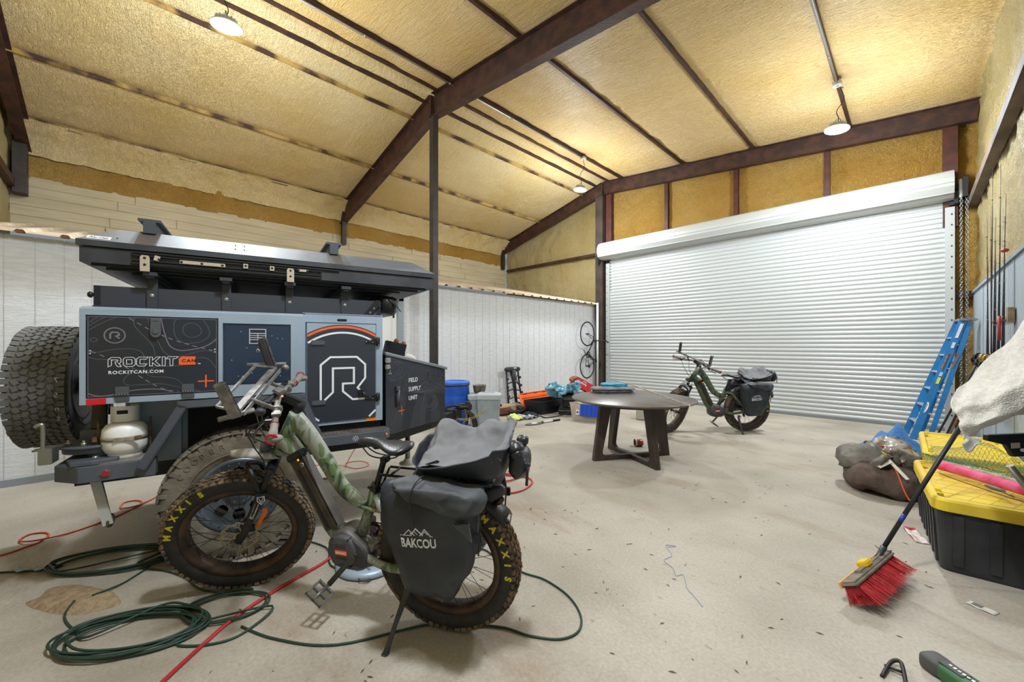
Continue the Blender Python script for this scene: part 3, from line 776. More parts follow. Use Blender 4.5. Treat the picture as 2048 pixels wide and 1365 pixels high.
offroad_wheel(TR, Matrix.Translation((0, WB-.135, .43)), M_RUBBER, 3, face=-1).name = 'road_tyre'
b = MB(); b.boxx(-.90, -.74, .62, .78, 1.42, 1.62, .01); b.build('rear_box', mat('beige_box', '#c5c0ab', .5), TR)
# panels -----------------------------------------------------------------
def topo(parent, lines, y, w=.0035, name='contour_lines', m=None, M=None, dash=False):
    b = MB(); F = M or face(y)
    for L in lines:
        P = [(p[0], p[1]) for p in smoothpts([(a, c, 0) for a, c in L], 6)]
        if dash:
            d = 0; seg = []
            for i in range(len(P)-1):
                a, c = Vector(P[i]), Vector(P[i+1]); l = (c-a).length; k = max(1, int(l/.004))
                for q in range(k):
                    t = a.lerp(c, q/k)
                    if (d % .042) < .028: seg.append(t)
                    else:
                        if len(seg) > 1: b.ribbon(seg, w, .0008, F)
                        seg = []
                    d += l/k
            if len(seg) > 1: b.ribbon(seg, w, .0008, F)
        else:
            b.ribbon(P, w, .0008, F); b.build('contour_line' if name == 'contour_lines' else name, m or M_DECALG, parent); b = MB()
    if dash: return b.build(name, m or M_DECALG, parent)
    b.bm.free()
b = MB(); b.boxx(-.707, -.116, -.052, -.03, 1.148, 1.610, .003); rd1 = b.build('rear_hatch', M_TPANEL, TR, label='black hatch printed with pale contour lines and white lettering')
b = MB(); b.ribbon([(-.705, 1.150), (-.705, 1.608), (-.118, 1.608), (-.118, 1.150)], .0035, .001, face(-.052), closed=True); b.build('hatch_edging', M_DECALG, rd1)
lines = [[(-.507, 1.606), (-.513, 1.576), (-.497, 1.538), (-.458, 1.486), (-.428, 1.439), (-.416, 1.379)],
 [(-.451, 1.606), (-.441, 1.559), (-.413, 1.493), (-.393, 1.439), (-.373, 1.399), (-.342, 1.378), (-.289, 1.377), (-.235, 1.397), (-.186, 1.409), (-.124, 1.403)],
 [(-.316, 1.606), (-.33, 1.575), (-.326, 1.514), (-.31, 1.477), (-.273, 1.456), (-.224, 1.46), (-.18, 1.477), (-.155, 1.509), (-.158, 1.551), (-.186, 1.606)],
 [(-.254, 1.583), (-.278, 1.569), (-.286, 1.532), (-.268, 1.501), (-.23, 1.494), (-.197, 1.519), (-.202, 1.557), (-.23, 1.581), (-.254, 1.583)],
 [(-.703, 1.406), (-.661, 1.405), (-.592, 1.421), (-.521, 1.423), (-.478, 1.403), (-.466, 1.367), (-.468, 1.314), (-.458, 1.274), (-.423, 1.253), (-.373, 1.25), (-.321, 1.235), (-.289, 1.206)],
 [(-.703, 1.375), (-.661, 1.364), (-.615, 1.36), (-.569, 1.35), (-.531, 1.316), (-.463, 1.288), (-.413, 1.313), (-.342, 1.314), (-.268, 1.322)],
 [(-.517, 1.316), (-.524, 1.284), (-.55, 1.252), (-.557, 1.227), (-.536, 1.209), (-.473, 1.208), (-.413, 1.211), (-.362, 1.203), (-.289, 1.179), (-.202, 1.153)],
 [(-.219, 1.362), (-.186, 1.365), (-.152, 1.347), (-.120, 1.297)], [(-.703, 1.571), (-.679, 1.594), (-.663, 1.605)], [(-.703, 1.552), (-.661, 1.588), (-.634, 1.606)], [(-.703, 1.53), (-.638, 1.579), (-.588, 1.606)],
 [(-.696, 1.477), (-.683, 1.487), (-.666, 1.478), (-.679, 1.464), (-.692, 1.468), (-.696, 1.477)]]
topo(rd1, lines, -.0521, .0022)
topo(rd1, [[(-.389, 1.606), (-.378, 1.54), (-.362, 1.473), (-.342, 1.432), (-.3, 1.412), (-.235, 1.418), (-.18, 1.435), (-.141, 1.46), (-.119, 1.485)], [(-.703, 1.169), (-.67, 1.154), (-.634, 1.152), (-.588, 1.161), (-.521, 1.176), (-.448, 1.18), (-.383, 1.174), (-.342, 1.158)]], -.0523, .005, m=M_DECALM)
topo(rd1, [[(-.533, 1.605), (-.443, 1.539), (-.352, 1.487), (-.252, 1.446), (-.13, 1.407)], [(-.696, 1.412), (-.624, 1.37), (-.531, 1.303), (-.483, 1.256), (-.413, 1.199), (-.362, 1.17), (-.3, 1.155)]], -.0525, .005, name='dashed_route', m=M_DECALM, dash=True)
# round badge
b = MB(); F = face(-.053); N_ = 40
b.prismring([(-.594+.047*math.cos(2*PI*k/N_), 1.5015+.047*math.sin(2*PI*k/N_)) for k in range(N_)], [(-.594+.041*math.cos(2*PI*k/N_), 1.5015+.041*math.sin(2*PI*k/N_)) for k in range(N_)], 0, .001, F)
b.ribbon([(-.613, 1.482), (-.613, 1.510), (-.605, 1.520), (-.583, 1.520), (-.576, 1.512), (-.576, 1.504), (-.588, 1.497), (-.574, 1.483)], .008, .001, F)
b.build('round_badge', M_DECALM, rd1)
# outlined word ROCKIT
b = MB()
def outl(b, P, F, w=.0028): b.ribbon(P, w, .001, F, closed=True)
x, z0, z1, t = -.622, 1.319, 1.373, .013
L = [
 [(0, 0), (0, .042), (.012, .054), (.046, .054), (.054, .046), (.054, .026), (.046, .018), (.056, .0), (.040, 0), (.030, .018), (.030, .030), (.040, .030), (.040, .040), (.014, .040), (.014, 0.008)],
 [(.064, .010), (.064, .044), (.074, .054), (.106, .054), (.116, .044), (.116, .010), (.106, 0), (.074, 0)],
 [(.122, .010), (.122, .044), (.132, .054), (.174, .054), (.164, .041), (.137, .041), (.137, .013), (.168, .013), (.158, 0), (.132, 0)],
 [(.180, 0), (.180, .054), (.193, .054), (.193, .034), (.212, .054), (.230, .054), (.206, .028), (.230, 0), (.212, 0), (.193, .021), (.193, 0)],
 [(.238, 0), (.238, .054), (.252, .054), (.252, 0)],
 [(.256, .042), (.264, .054), (.314, .054), (.302, .042), (.288, .042), (.288, 0), (.274, 0), (.274, .042)]]
for P in L: outl(b, [(x+px, z0+pz) for px, pz in P], face(-.053))
outl(b, [(x+px, z0+pz) for px, pz in [(.078, .014), (.078, .040), (.102, .040), (.102, .014)]], face(-.053))
b.build('brand_lettering', M_DECAL, rd1)
b = MB(); b.prism([(-.306, 1.322), (-.306, 1.360), (-.292, 1.374), (-.224, 1.374), (-.224, 1.322)], 0, .0012, face(-.053)); cn = b.build('orange_tag', M_ORANGE, rd1)
text_mb('CAN', .026, face(-.0545) @ Matrix.Translation((-.292, 1.338, 0)), .0006, 1.12, 1.25, bold=.0008).build('tag_lettering', M_BLACK, cn)
text_mb('ROCKITCAN.COM', .026, face(-.053) @ Matrix.Translation((-.622, 1.277, 0)), .001, 1.0, 1.18, bold=.0006).build('web_lettering', M_DECAL, rd1)
text_mb('TM', .010, face(-.053) @ Matrix.Translation((-.213, 1.324, 0)), .001, bold=.0003).build('trade_mark_letters', M_DECAL, rd1)
b = MB(); b.boxx(-.176, -.168, -.0535, -.052, 1.175, 1.255); b.boxx(-.212, -.131, -.0537, -.052, 1.211, 1.219); b.build('orange_cross', M_ORANGE, rd1)
b = MB(); b.prism([(-.436, 1.605), (-.390, 1.605), (-.388, 1.512), (-.396, 1.495), (-.412, 1.488), (-.428, 1.495), (-.438, 1.512)], 0, .018, face(-.052)); b.boxx(-.425, -.402, -.073, -.068, 1.590, 1.594); b.cyl((-.413, -.070, 1.525), (-.413, -.075, 1.525), .014, seg=16); b.build('hatch_latch', mat('latch_grey', '#4c5056', .5), rd1, bevel=.002)
for x0 in (-.592, -.291):
    b = MB(); b.boxx(x0, x0+.061, -.064, -.050, 1.158, 1.202, .003); b.boxx(x0, x0+.061, -.060, -.050, 1.113, 1.150, .003)
    for k in range(5): b.cyl((x0+.001+k*.012, -.060, 1.154), (x0+.011+k*.012, -.060, 1.154), .008, seg=10)
    b.build('hatch_hinge', mat('latch_grey', '#4c5056', .5), rd1)
b = MB()
for (x, z) in ((-.696, 1.405), (-.127, 1.407)): b.ell((x, -.055, z+.008), (.006, .004, .006)); b.ell((x, -.055, z-.008), (.006, .004, .006))
b.build('latch_buttons', M_CHROME, rd1)
b = MB(); b.boxx(-.712, -.631, -.054, -.050, 1.103, 1.139, .002); b.build('red_reflector', mat('reflector_red', '#d0202e', .25, emit='#c01020', estr=.0), TR)
b = MB(); b.boxx(.824, .900, -.004, .001, .846, .882, .001); b.build('amber_reflector', mat('reflector_amber', '#f08a10', .3), TR)
# middle service panel
b = MB(); b.boxx(-.078, .296, -.044, -.03, 1.188, 1.580, .004); mp_ = b.build('service_panel', M_TNAVY, TR)
b = MB(); b.prismring([(.058, 1.452), (.156, 1.452), (.156, 1.554), (.058, 1.554)], [(.064, 1.458), (.150, 1.458), (.150, 1.548), (.064, 1.548)], 0, .006, face(-.044)); b.boxx(.062, .152, -.050, -.044, 1.520, 1.526)
for k in range(3): b.boxx(.062, .152, -.049, -.044, 1.478+k*.014, 1.483+k*.014)
b.boxx(.105, .110, -.050, -.044, 1.456, 1.522); b.build('air_vent', mat('vent_grey', '#aeb0b0', .5), mp_)
b = MB(); b.lathe([(.007, 0), (.011, 0), (.011, .004), (.007, .004)], face(-.044) @ Matrix.Translation((.108, 1.405, 0)), 20); b.boxx(.1055, .1105, -.047, -.044, 1.414, 1.424); b.build('panel_lock', M_BOLT, mp_)
b = MB()
rdp = random.Random(4)
for k in range(14): b.ell((rdp.uniform(-.06, .28), -.0445, rdp.uniform(1.2, 1.56)), (.002, .001, .003))
b.build('paint_chips', M_DECAL, mp_)
# front door with the big letter
b = MB(); b.boxx(.406, .896, -.010, .02, .872, 1.606, .003); fd = b.build('side_door', M_TBLUE, TR, label='door bearing a large outlined R under an orange arc')
cx, cz, Ra = .655, 1.13, .452
def arcpts(R, clip=(.409, .893, .875, 1.603), a0=0, a1=360, n=120):
    out = []
    for k in range(n+1):
        a = math.radians(a0+(a1-a0)*k/n); x, z = cx+R*math.cos(a), cz+R*math.sin(a)
        if clip[0] <= x <= clip[1] and clip[2] <= z <= clip[3]: out.append((x, z))
        elif out: break
    return out
# dark field under the arc
top = arcpts(.458, a0=135, a1=45)
b = MB(); topz = [(.409, .875)]+[(.409, cz+math.sqrt(.468**2-(cx-.409)**2))]+arcpts(.468, a0=140, a1=40)+[(.893, cz+math.sqrt(.468**2-(cx-.893)**2)), (.893, .875)]
b.prism(topz, 0, .0008, face(-.010)); b.build('dark_field', mat('door_graphite', '#2f333b', .3, coat=.3), fd)
b = MB(); b.ribbon(arcpts(.452, a0=140, a1=40), .017, .001, face(-.0112)); b.build('orange_arc', M_ORANGE, fd)
for Pq in (arcpts(.408, a0=150, a1=40), [(.409, .951), (.44, .922), (.489, .884)], [(.843, .884), (.893, .932)]):
    b = MB(); b.ribbon(Pq, .014, .001, face(-.0112)); b.build('white_arc', M_DECAL, fd)
b = MB(); b.ribbon([(.499, 1.036), (.499, 1.296), (.564, 1.353), (.752, 1.353), (.814, 1.294), (.814, 1.188), (.758, 1.115), (.812, 1.055)], .0145, .001, face(-.0112))
b.ribbon([(.525, 1.034), (.582, 1.090), (.582, 1.269), (.731, 1.269), (.731, 1.151), (.652, 1.151), (.652, 1.093), (.722, 1.028), (.812, 1.028)], .0145, .001, face(-.0112)); b.build('letter_r', M_DECAL, fd)
for (x, z) in ((.434, 1.460), (.440, 1.018)):
    b = MB(); b.boxx(x, x+.092, -.022, -.010, z-.019, z+.019, .012); b.build('door_latch', mat('latch_grey', '#4c5056', .5), fd)
for z in (1.471, 1.030):
    b = MB(); b.prism([(.815, z-.010), (.885, z-.018), (.905, z-.035), (.925, z-.035), (.925, z+.035), (.905, z+.035), (.885, z+.018), (.815, z+.010)], 0, .008, face(-.0105)); b.cyl((.905, -.02, z-.03), (.905, -.02, z+.03), .006)
    h = b.build('door_hinge', M_BLACK, fd)
    b = MB()
    for (x, zz) in ((.822, z), (.850, z+.006), (.870, z-.006), (.916, z+.028), (.916, z-.028)): b.ell((x, -.0195, zz), (.004, .002, .004))
    b.build('hinge_bolt', M_BOLT, h)
b = MB(); b.boxx(.760, .800, -.03, -.010, 1.07, 1.10, .008); b.cyl((.775, -.03, 1.085), (.775, -.045, 1.085), .016); b.beam((.78, -.03, 1.085), (.82, -.03, 1.045), .012, .012); b.build('door_handle', M_BLACK, fd)
b = MB(); b.boxx(.613, .682, -.006, .001, 1.626, 1.642, .006); b.ell((.622, -.006, 1.634), (.004, .003, .004)); b.ell((.673, -.006, 1.634), (.004, .003, .004)); b.build('name_plate', M_BLACK, TR)
# step
b = MB(); b.prism([(.44, .02), (.44, -.13), (.93, -.13), (.985, -.08), (.985, .02)], .715, .785); b.prism([(.44, .02), (.44, -.13), (.50, -.13), (.50, .02)], .69, .72); st = b.build('side_step', M_TDARK, TR, bevel=.004)
b = MB(); b.prism([(.45, .02), (.45, -.115), (.93, -.115), (.97, -.08), (.97, .02)], .785, .790)
for i in range(18):
    for j in range(5):
        b.box((.465+i*.028, .0-j*.025+(.012 if i % 2 else 0), .791), (.016, .005, .003), (0, 0, .8 if (i+j) % 2 else -.8))
b.build('tread_plate', mat('tread_plate', '#6d675f', .6, .3, col2='#55504a', nscale=8), st)
b = MB(); b.cyl((.945, -.125, .755), (.950, -.132, .755), .010); b.build('amber_marker', mat('amber_lens', '#d07a30', .3), st)
b = MB()
for a in range(8):
    for r_ in (.010, .019): b.box((.72+r_*math.cos(a*PI/4), -.1305, .750+r_*math.sin(a*PI/4)), (.008, .002, .003), (0, a*PI/4, 0))
b.build('punched_star', M_DECAL, st)
# roof rack rail and posts
b = MB(); b.boxx(-.70, .94, .02, .05, 1.672, 1.795); b.boxx(-.70, .94, .0, .08, 1.668, 1.676); b.boxx(-.70, .94, WB-.05, WB-.02, 1.672, 1.795); b.boxx(-.70, -.67, .02, WB-.02, 1.672, 1.795); b.boxx(.91, .94, .02, WB-.02, 1.672, 1.75); b.boxx(-.7, .94, .02, WB-.02, 1.668, 1.674)
rk = b.build('roof_rail', mat('rack_black', '#343840', .5, .1), TR)
for x in (-.44, -.068, .30, .668):
    b = MB(); b.boxx(x-.026, x+.026, .005, .022, 1.674, 1.80, .003); b.boxx(x-.024, x+.024, .018, .04, 1.79, 1.86)
    p = b.build('rack_post', mat('rack_black', '#343840', .5, .1), rk)
    b = MB(); b.cyl((x, .006, 1.750), (x, .002, 1.750), .011); b.ell((x, .001, 1.750), (.008, .005, .008)); b.build('post_bolt', M_BOLT, p)
    if x > -.1 or x < -.4:
        b = MB(); b.boxx(x-.033, x+.033, -.06, WB+.02, 1.862, 1.885, .002); b.boxx(x-.02, x+.02, -.05, WB, 1.85, 1.862); b.build('crossbar', mat('rack_black', '#343840', .5, .1), rk)
b = MB(); b.prism([(.80, 1.675), (.86, 1.675), (.93, 1.76), (.93, 1.80), (.90, 1.80)], 0, .012, face(.018)); b.build('corner_gusset', M_BLACK, rk)
b = MB()
for (x, z) in ((.855, 1.70), (.885, 1.735)): b.cyl((x, .004, z), (x, .001, z), .009)
b.build('gusset_holes', M_DECALG, rk)
b = MB(); b.ell((-.715, .03, 1.74), (.014, .014, .018)); b.build('rail_end_knob', M_BLACK, rk)
# tongue box on the A-frame
A = Vector((.975, .0)); Bv = Vector((1.68, .45)); wN = .85
plan = [(A.x, A.y), (Bv.x, Bv.y), (Bv.x, 2*wN-Bv.y-.04), (A.x, WB)]
bm_b = [(x, y, .71) for x, y in plan]; bm_t = [(A.x, A.y, 1.362), (Bv.x, Bv.y, 1.198), (Bv.x, 2*wN-Bv.y-.04, 1.198), (A.x, WB, 1.362)]
b = MB(); b._add(bm_b+bm_t, [(0, 1, 2, 3), (4, 7, 6, 5), (0, 4, 5, 1), (1, 5, 6, 2), (2, 6, 7, 3), (3, 7, 4, 0)])
tb = b.build('tongue_box', M_TPANEL, TR, bevel=.004)
def off(p, d): return p
lid_b = [(A.x-.005, A.y-.012, 1.362), (Bv.x+.02, Bv.y-.012, 1.196), (Bv.x+.02, 2*wN-Bv.y-.03, 1.196), (A.x-.005, WB+.01, 1.362)]
b = MB(); b._add([(x, y, z) for x, y, z in lid_b]+[(x, y, z+.028) for x, y, z in lid_b], [(0, 1, 2, 3), (4, 7, 6, 5), (0, 4, 5, 1), (1, 5, 6, 2), (2, 6, 7, 3), (3, 7, 4, 0)])
b.build('tongue_box_lid', mat('lid_grey', '#767d85', .4, .2), tb, bevel=.006)
e = (Bv-A).normalized(); FT = frame((A.x, A.y, 0), (e.x, e.y, 0), (0, 0, 1)); FT = FT @ Matrix.Translation((0, 0, .0008))
for tx, z in (('FIELD', 1.118), ('SUPPLY', 1.040), ('UNIT', .962)):
    text_mb(tx, .053, FT @ Matrix.Translation((.281, z, 0)), .001, .93, 1.05, bold=.0004).build('box_lettering', M_DECAL, tb)
b = MB(); b.ribbon([(.190, .850), (.190, .925)], .007, .001, FT); b.ribbon([(.152, .888), (.228, .888)], .007, .0012, FT); b.build('orange_cross', M_ORANGE, tb)
rdt = random.Random(11); ls = []
for (ox, oz, r0, k) in ((.60, .92, .035, 4), (.10, 1.24, .05, 3), (.74, 1.18, .06, 4)):
    for q in range(k):
        r_ = r0*(1+q*.55); P = []
        for j in range(13):
            a = 2*PI*j/12; rr_ = r_*(1+.18*math.sin(2*a+q)+.1*math.cos(3*a)); x_, z_ = ox+rr_*1.1*math.cos(a), oz+rr_*math.sin(a)
            top_ = 1.35-.196*x_
            if .01 < x_ < .825 and .72 < z_ < top_: P.append((x_, z_))
            else:
                if len(P) > 2: ls.append(P)
                P = []
        if len(P) > 2: ls.append(P)
ls += [[(.02, .98), (.05, .84), (.09, .80), (.15, .95), (.17, 1.10), (.155, 1.30)], [(.40, 1.02), (.50, 1.10), (.62, 1.02), (.72, 1.06), (.82, 1.02)], [(.45, .74), (.46, .88), (.52, 1.0)]]
topo(tb, ls, 0, .002, M=FT)
topo(tb, [[(.18, .98), (.25, 1.12), (.36, 1.27)], [(.46, .86), (.55, 1.08), (.62, 1.20)]], 0, .002, M=FT, dash=True, name='dashed_route')
b = MB(); b.boxx(0, .022, -.02, 0, 0, .06); 
b = MB(); b.boxx(.118, .150, 1.06, 1.10, .0, .02, .004, M=FT); b.boxx(.124, .144, .92, 1.08, .0, .012, .004, M=FT); b.cyl(FT @ Vector((.126, .93, .012)), FT @ Vector((.134, 1.07, .022)), .006); b.cyl(FT @ Vector((.146, .93, .012)), FT @ Vector((.138, 1.07, .022)), .006); b.build('draw_latch', mat('latch_grey', '#4c5056', .5), tb)
b = MB()
for (x, z) in ((.05, 1.23), (.04, 1.21), (.06, 1.21), (.05, 1.26)): b.ell(FT @ Vector((x, z, .0)), (.006, .006, .006))
b.boxx(-.01, .04, 1.30, 1.34, 0, .02, .004, M=FT); b.boxx(-.01, .035, 1.25, 1.285, 0, .02, .004, M=FT); b.build('lid_hardware', M_BOLT, tb)
# ------------------------------------------------------------- rooftop tent
TM = TR.matrix_basis.copy()
def tworld(x, y, z):
    a = math.radians(77.9); return (-3.2+x*math.cos(a)-y*math.sin(a), .58+x*math.sin(a)+y*math.cos(a), z)
RT = thing('rooftop_tent', 'black hard-shell rooftop tent folded flat on the trailer rack', 'rooftop tent', tworld(0, 0, 1.885), (0, 0, math.radians(77.9)))
Z0 = 1.885
def shell(b, x0, x1, y0, y1, zb, zt, bev, top):
    """box whose upper edge slopes in by bev to height top"""
    A = [(x0, y0, zb), (x1, y0, zb), (x1, y1, zb), (x0, y1, zb)]; B = [(x, y, zt) for x, y, z in A]
    Cc = [(x0+bev, y0+bev, top), (x1-bev, y0+bev, top), (x1-bev, y1-bev, top), (x0+bev, y1-bev, top)]
    V = [Vector((x, y, z-Z0)) for x, y, z in A+B+Cc]
    b._add(V, [(0, 3, 2, 1), (8, 9, 10, 11)]+[(i, (i+1) % 4, 4+(i+1) % 4, 4+i) for i in range(4)]+[(4+i, 4+(i+1) % 4, 8+(i+1) % 4, 8+i) for i in range(4)])
M_RTT = mat('tent_charcoal', '#3e4147', .5, .15, col2='#2e3136', nscale=5)
M_RTTT = mat('tent_lid_grey', '#7a8088', .45, .2, col2='#565b62', nscale=2, bump=.05, bscale=200)
b = MB(); shell(b, -.74, 1.355, -.05, 1.55, 1.918, 2.005, .0, 2.005); b.build('tent_base', M_RTT, RT)
b = MB(); shell(b, -.65, 1.25, .03, 1.5, 1.890, 1.905, 0, 1.905); shell(b, -.70, 1.30, -.02, 1.52, 1.903, 1.920, 0, 1.920); shell(b, -.55, 1.12, .10, 1.42, 1.880, 1.892, 0, 1.892); b.build('tent_floor_ribs', M_BLACK, RT)
b = MB(); shell(b, -.75, 1.37, -.06, 1.56, 2.012, 2.045, .15, 2.150); b.build('tent_lid', M_RTTT, RT)
b = MB(); shell(b, -.752, 1.372, -.062, 1.562, 2.010, 2.044, .0, 2.044); b.build('lid_edge', M_RTT, RT)
for x in (-.46, .60):
    b = MB(); b.prism([(-.0615, 2.046-Z0), (.09, 2.153-Z0), (1.41, 2.153-Z0), (1.56, 2.046-Z0), (1.56, 2.04-Z0), (-.0615, 2.04-Z0)], x-.05, x+.05, Matrix(((0, 0, 1, 0), (1, 0, 0, 0), (0, 1, 0, 0), (0, 0, 0, 1)))); b.build('lid_band', mat('band_brown_grey', '#504c49', .5), RT)
    b = MB(); b.boxx(x-.055, x+.055, .06, 1.46, 2.212-Z0, 2.228-Z0, .003); b.boxx(x-.03, x+.03, .07, 1.45, 2.15-Z0, 2.212-Z0); b.prism([(-.03, 2.14-Z0), (.03, 2.14-Z0), (.03, 2.212-Z0), (.055, 2.212-Z0), (.055, 2.228-Z0), (-.055, 2.228-Z0), (-.055, 2.212-Z0), (-.03, 2.212-Z0)], 0, .01, frame((x, .06, 0), (1, 0, 0), (0, 0, 1))); b.build('lid_crossbar', mat('rack_black2', '#3c434b', .5, .1), RT)
b = MB(); b.boxx(-.52, .50, -.068, -.05, 1.945-Z0, 1.952-Z0); b.boxx(-.52, .50, -.066, -.05, 1.975-Z0, 1.982-Z0); b.boxx(-.52, .50, -.062, -.05, 1.925-Z0, 1.938-Z0); b.boxx(-.52, .62, -.064, -.05, 1.992-Z0, 2.0-Z0); b.build('accessory_track', M_BLACK, RT)
b = MB(); zc = 1.885-Z0
def sb(b_): b_.build('stainless_bracket', M_STAINLESS, RT)
for x in (-.46, .30): 
    b = MB(); b.prism([(x-.022, 1.885-Z0), (x+.022, 1.885-Z0), (x+.022, 1.968-Z0), (x+.014, 1.98-Z0), (x-.014, 1.98-Z0), (x-.022, 1.968-Z0)], 0, .006, face(-.069)); sb(b)
for x in (-.405, -.06+.10, .19): b.box((x, -.073, 1.968-Z0), (.026, .005, .03), (0, .25 if x < -.3 else 0, 0)) if False else sb((lambda q: (q.box((x, -.073, 1.968-Z0), (.026, .005, .03), (0, .25 if x < -.3 else 0, 0)), q)[1])(MB()))
b = MB()
b.boxx(-.30, -.07, -.075, -.068, 1.948-Z0, 1.970-Z0, .002); sb(b); b = MB()
b.beam((.345, -.071, 1.972-Z0), (.41, -.071, 1.972-Z0), .006, .016)
sb(b)
b = MB()
for x, z in ((-.46, 1.965), (-.46, 1.925), (.30, 1.965), (.30, 1.925), (-.395, 1.962), (-.29, 1.959), (-.19, 1.959), (-.085, 1.959), (.04, 1.97), (.19, 1.97), (.35, 1.972), (.405, 1.972)): b.ell((x, -.077, z-Z0), (.007, .004, .007))
b.build('bracket_bolts', M_BLACK, RT)
b = MB(); b.box((-.64, -.0, 2.073-Z0), (.115, .055, .004), (math.atan2(.07, .15), 0, 0)); 
b = MB(); Fl = frame((-.715, -.046, 2.054-Z0), (1, 0, 0), (0, .15, .105)); b.boxx(0, .10, 0, .038, 0, .002, .0008, M=Fl); lb = b.build('maker_label', mat('label_white', '#d5d6d8', .4), RT)
text_mb('Alu-Cab', .024, Fl @ Matrix.Translation((.008, .010, .0022)), .0008, 1.0, 1.0, shear=.3, bold=.0004).build('label_lettering', M_BLACK, lb)
b = MB()
for x, y, z in ((-.66, .06, 2.132), (-.59, -.02, 2.075), (-.02, .0, 2.09), (.03, .0, 2.09), (-.02, .05, 2.125), (.03, .05, 2.125)): b.ell((x, y, z-Z0), (.004, .003, .003))
b.build('lid_rivets', M_BLACK, RT)
# rolled awning bag hanging under the front overhang
AW = bpy.data.objects.new('awning_bag', None); COL.objects.link(AW); AW.parent = RT; AW.location = (1.02, .10, 1.78-1.885)
b = MB(); b.ell((0, .55, 0), (.10, .62, .085), pw=.5, seg=24, rings=16); b.jitter(.012, 9, 2); b.build('bag_body', mat('black_vinyl', '#222327', .35, bump=.3, bscale=12), AW)
b = MB(); b.tube([(.02, -.055, .06), (.03, -.07, 0), (.03, -.06, -.07)], .005, 6); b.boxx(.02, .032, -.08, -.068, -.115, -.085); b.tube([(-.02, -.07, .04), (.05, -.085, -.02), (.09, -.06, -.06)], .004, 6); b.build('zip_pull', M_BLACK, AW)
# vented heat-sink box and paper left on the tongue box lid
t = thing('ribbed_metal_box', 'black finned metal box with two orange knobs on the tongue box lid', 'box', tworld(1.13, .33, 1.357), (math.radians(0), math.radians(13), math.radians(70)))
b = MB(); b.boxx(-.09, .09, -.05, .05, 0, .11, .004); b.build('box_body', M_BLACK, t)
b = MB()
for k in range(11): b.boxx(-.088+k*.0165, -.080+k*.0165, -.062, -.05, .0, .112)
b.build('cooling_fins', mat('fin_black', '#2b2d30', .4, .4), t)
b = MB(); b.ell((-.0, 0, .125), (.022, .022, .022)); b.ell((.07, .01, .118), (.02, .02, .02)); b.build('orange_knobs', mat('brown_orange_knob', '#a5643a', .5), t)
t2 = MB(); t2.grid(lambda u, v: (u*.13, v*.09, .012*math.sin(u*4)+.01*v*v), 8, 6, thick=.001); o = t2.build('paper_slip', mat('paper', '#cfcabb', .8, col2='#b9b3a3', nscale=40)); o.location = tworld(1.22, .30, 1.345); o.rotation_euler = (.25, .3, 1.3); tag(o, 'crumpled white paper slip beside the black finned box', 'paper')
# propane tank
t = thing('propane_tank', 'white propane tank strapped to the rear corner of the trailer', 'gas cylinder', tworld(-.585, .125, .752), (0, 0, math.radians(77.9)))
M_TANK = mat('tank_white', '#f4f4f2', .35, col2='#e6e5e1', nscale=9, namt=.3)
b = MB(); b.lathe([(0, .02), (.06, .022), (.09, .04), (.104, .07), (.107, .10), (.107, .15), (.103, .18), (.088, .205), (.06, .22), (.02, .228), (0, .228)], seg=40); b.build('tank_body', M_TANK, t)
b = MB(); b.lathe([(.078, 0), (.082, 0), (.076, .05), (.072, .05)], seg=36, close_prof=True); b.build('foot_ring', M_TANK, t)
b = MB(); b.lathe([(.062, .225), (.066, .225), (.066, .315), (.070, .32), (.060, .32), (.062, .315)], seg=36, a0=math.radians(-170), a1=math.radians(80), close_prof=True); co = b.build('collar', M_TANK, t)
b = MB(); b.box((.0, -.0665, .285), (.05, .004, .022), bevel=.010); b.build('collar_slot', M_BLACKR, co)
b = MB(); b.cyl((0, 0, .22), (0, 0, .26), .018); b.ell((0, 0, .285), (.026, .026, .012)); b.cyl((0, 0, .25), (.05, .02, .25), .012); b.build('valve', mat('brass', '#9b7a3e', .4, .8), t)
b = MB(); b.lathe([(.1085, .115), (.111, .115), (.111, .140), (.1085, .140)], seg=40, close_prof=True); b.box((.02, -.112, .127), (.10, .006, .020)); b.build('ratchet_strap', mat('strap_webbing', '#9a9284', .8, col2='#7d7263', nscale=30), t)
b = MB()
for x in (-.118, .118): b.cyl((x, -.01, -.0), (x, -.01, .24), .006)
b.box((.08, -.116, .131), (.03, .008, .022)); b.box((-.125, -.03, .13), (.02, .03, .028)); b.build('holder_rod', mat('rusty_steel', '#7b6248', .7, .3, col2='#54402f', nscale=20), t)
# tongue chains, hoses and wheel hanging at the hitch
M_CHAINY = mat('yellow_zinc_chain', '#b9a05a', .35, .8)
b = MB()
for (p, q, s_) in (((-.12, -.07, -.07), (.30, .03, -.02), .10), ((-.10, -.04, -.05), (.05, .02, -.28), .03)):
    P = [(p[0]+(q[0]-p[0])*k/12, p[1]+(q[1]-p[1])*k/12, p[2]+(q[2]-p[2])*k/12-s_*math.sin(PI*k/12)) for k in range(13)]
    chain(b, P, .022, .0035, .011)
P = [(.06, 0, -.05)]+[(.06+.02*math.sin(k), .0, -.05-.035*k) for k in range(1, 9)]; chain(b, P, .022, .0035, .011)
o = b.build('safety_chain', M_CHAINY, TR); o.location = (2.0, .80, .76); o.rotation_euler = (0, 0, -.6)
b = MB()
for k in range(3): b.tube([(.02*k+.13*math.cos(a), .02*k, -.22+.19*math.sin(a)) for a in [2*PI*q/28 for q in range(28)]], .011, 8, closed=True)
b.tube(smoothpts([(.10, .02, -.05), (.14, .0, -.25), (.09, .0, -.42), (.10, 0, -.52)], 5), .013, 8); b.boxx(.08, .13, -.02, .02, -.56, -.50, .004)
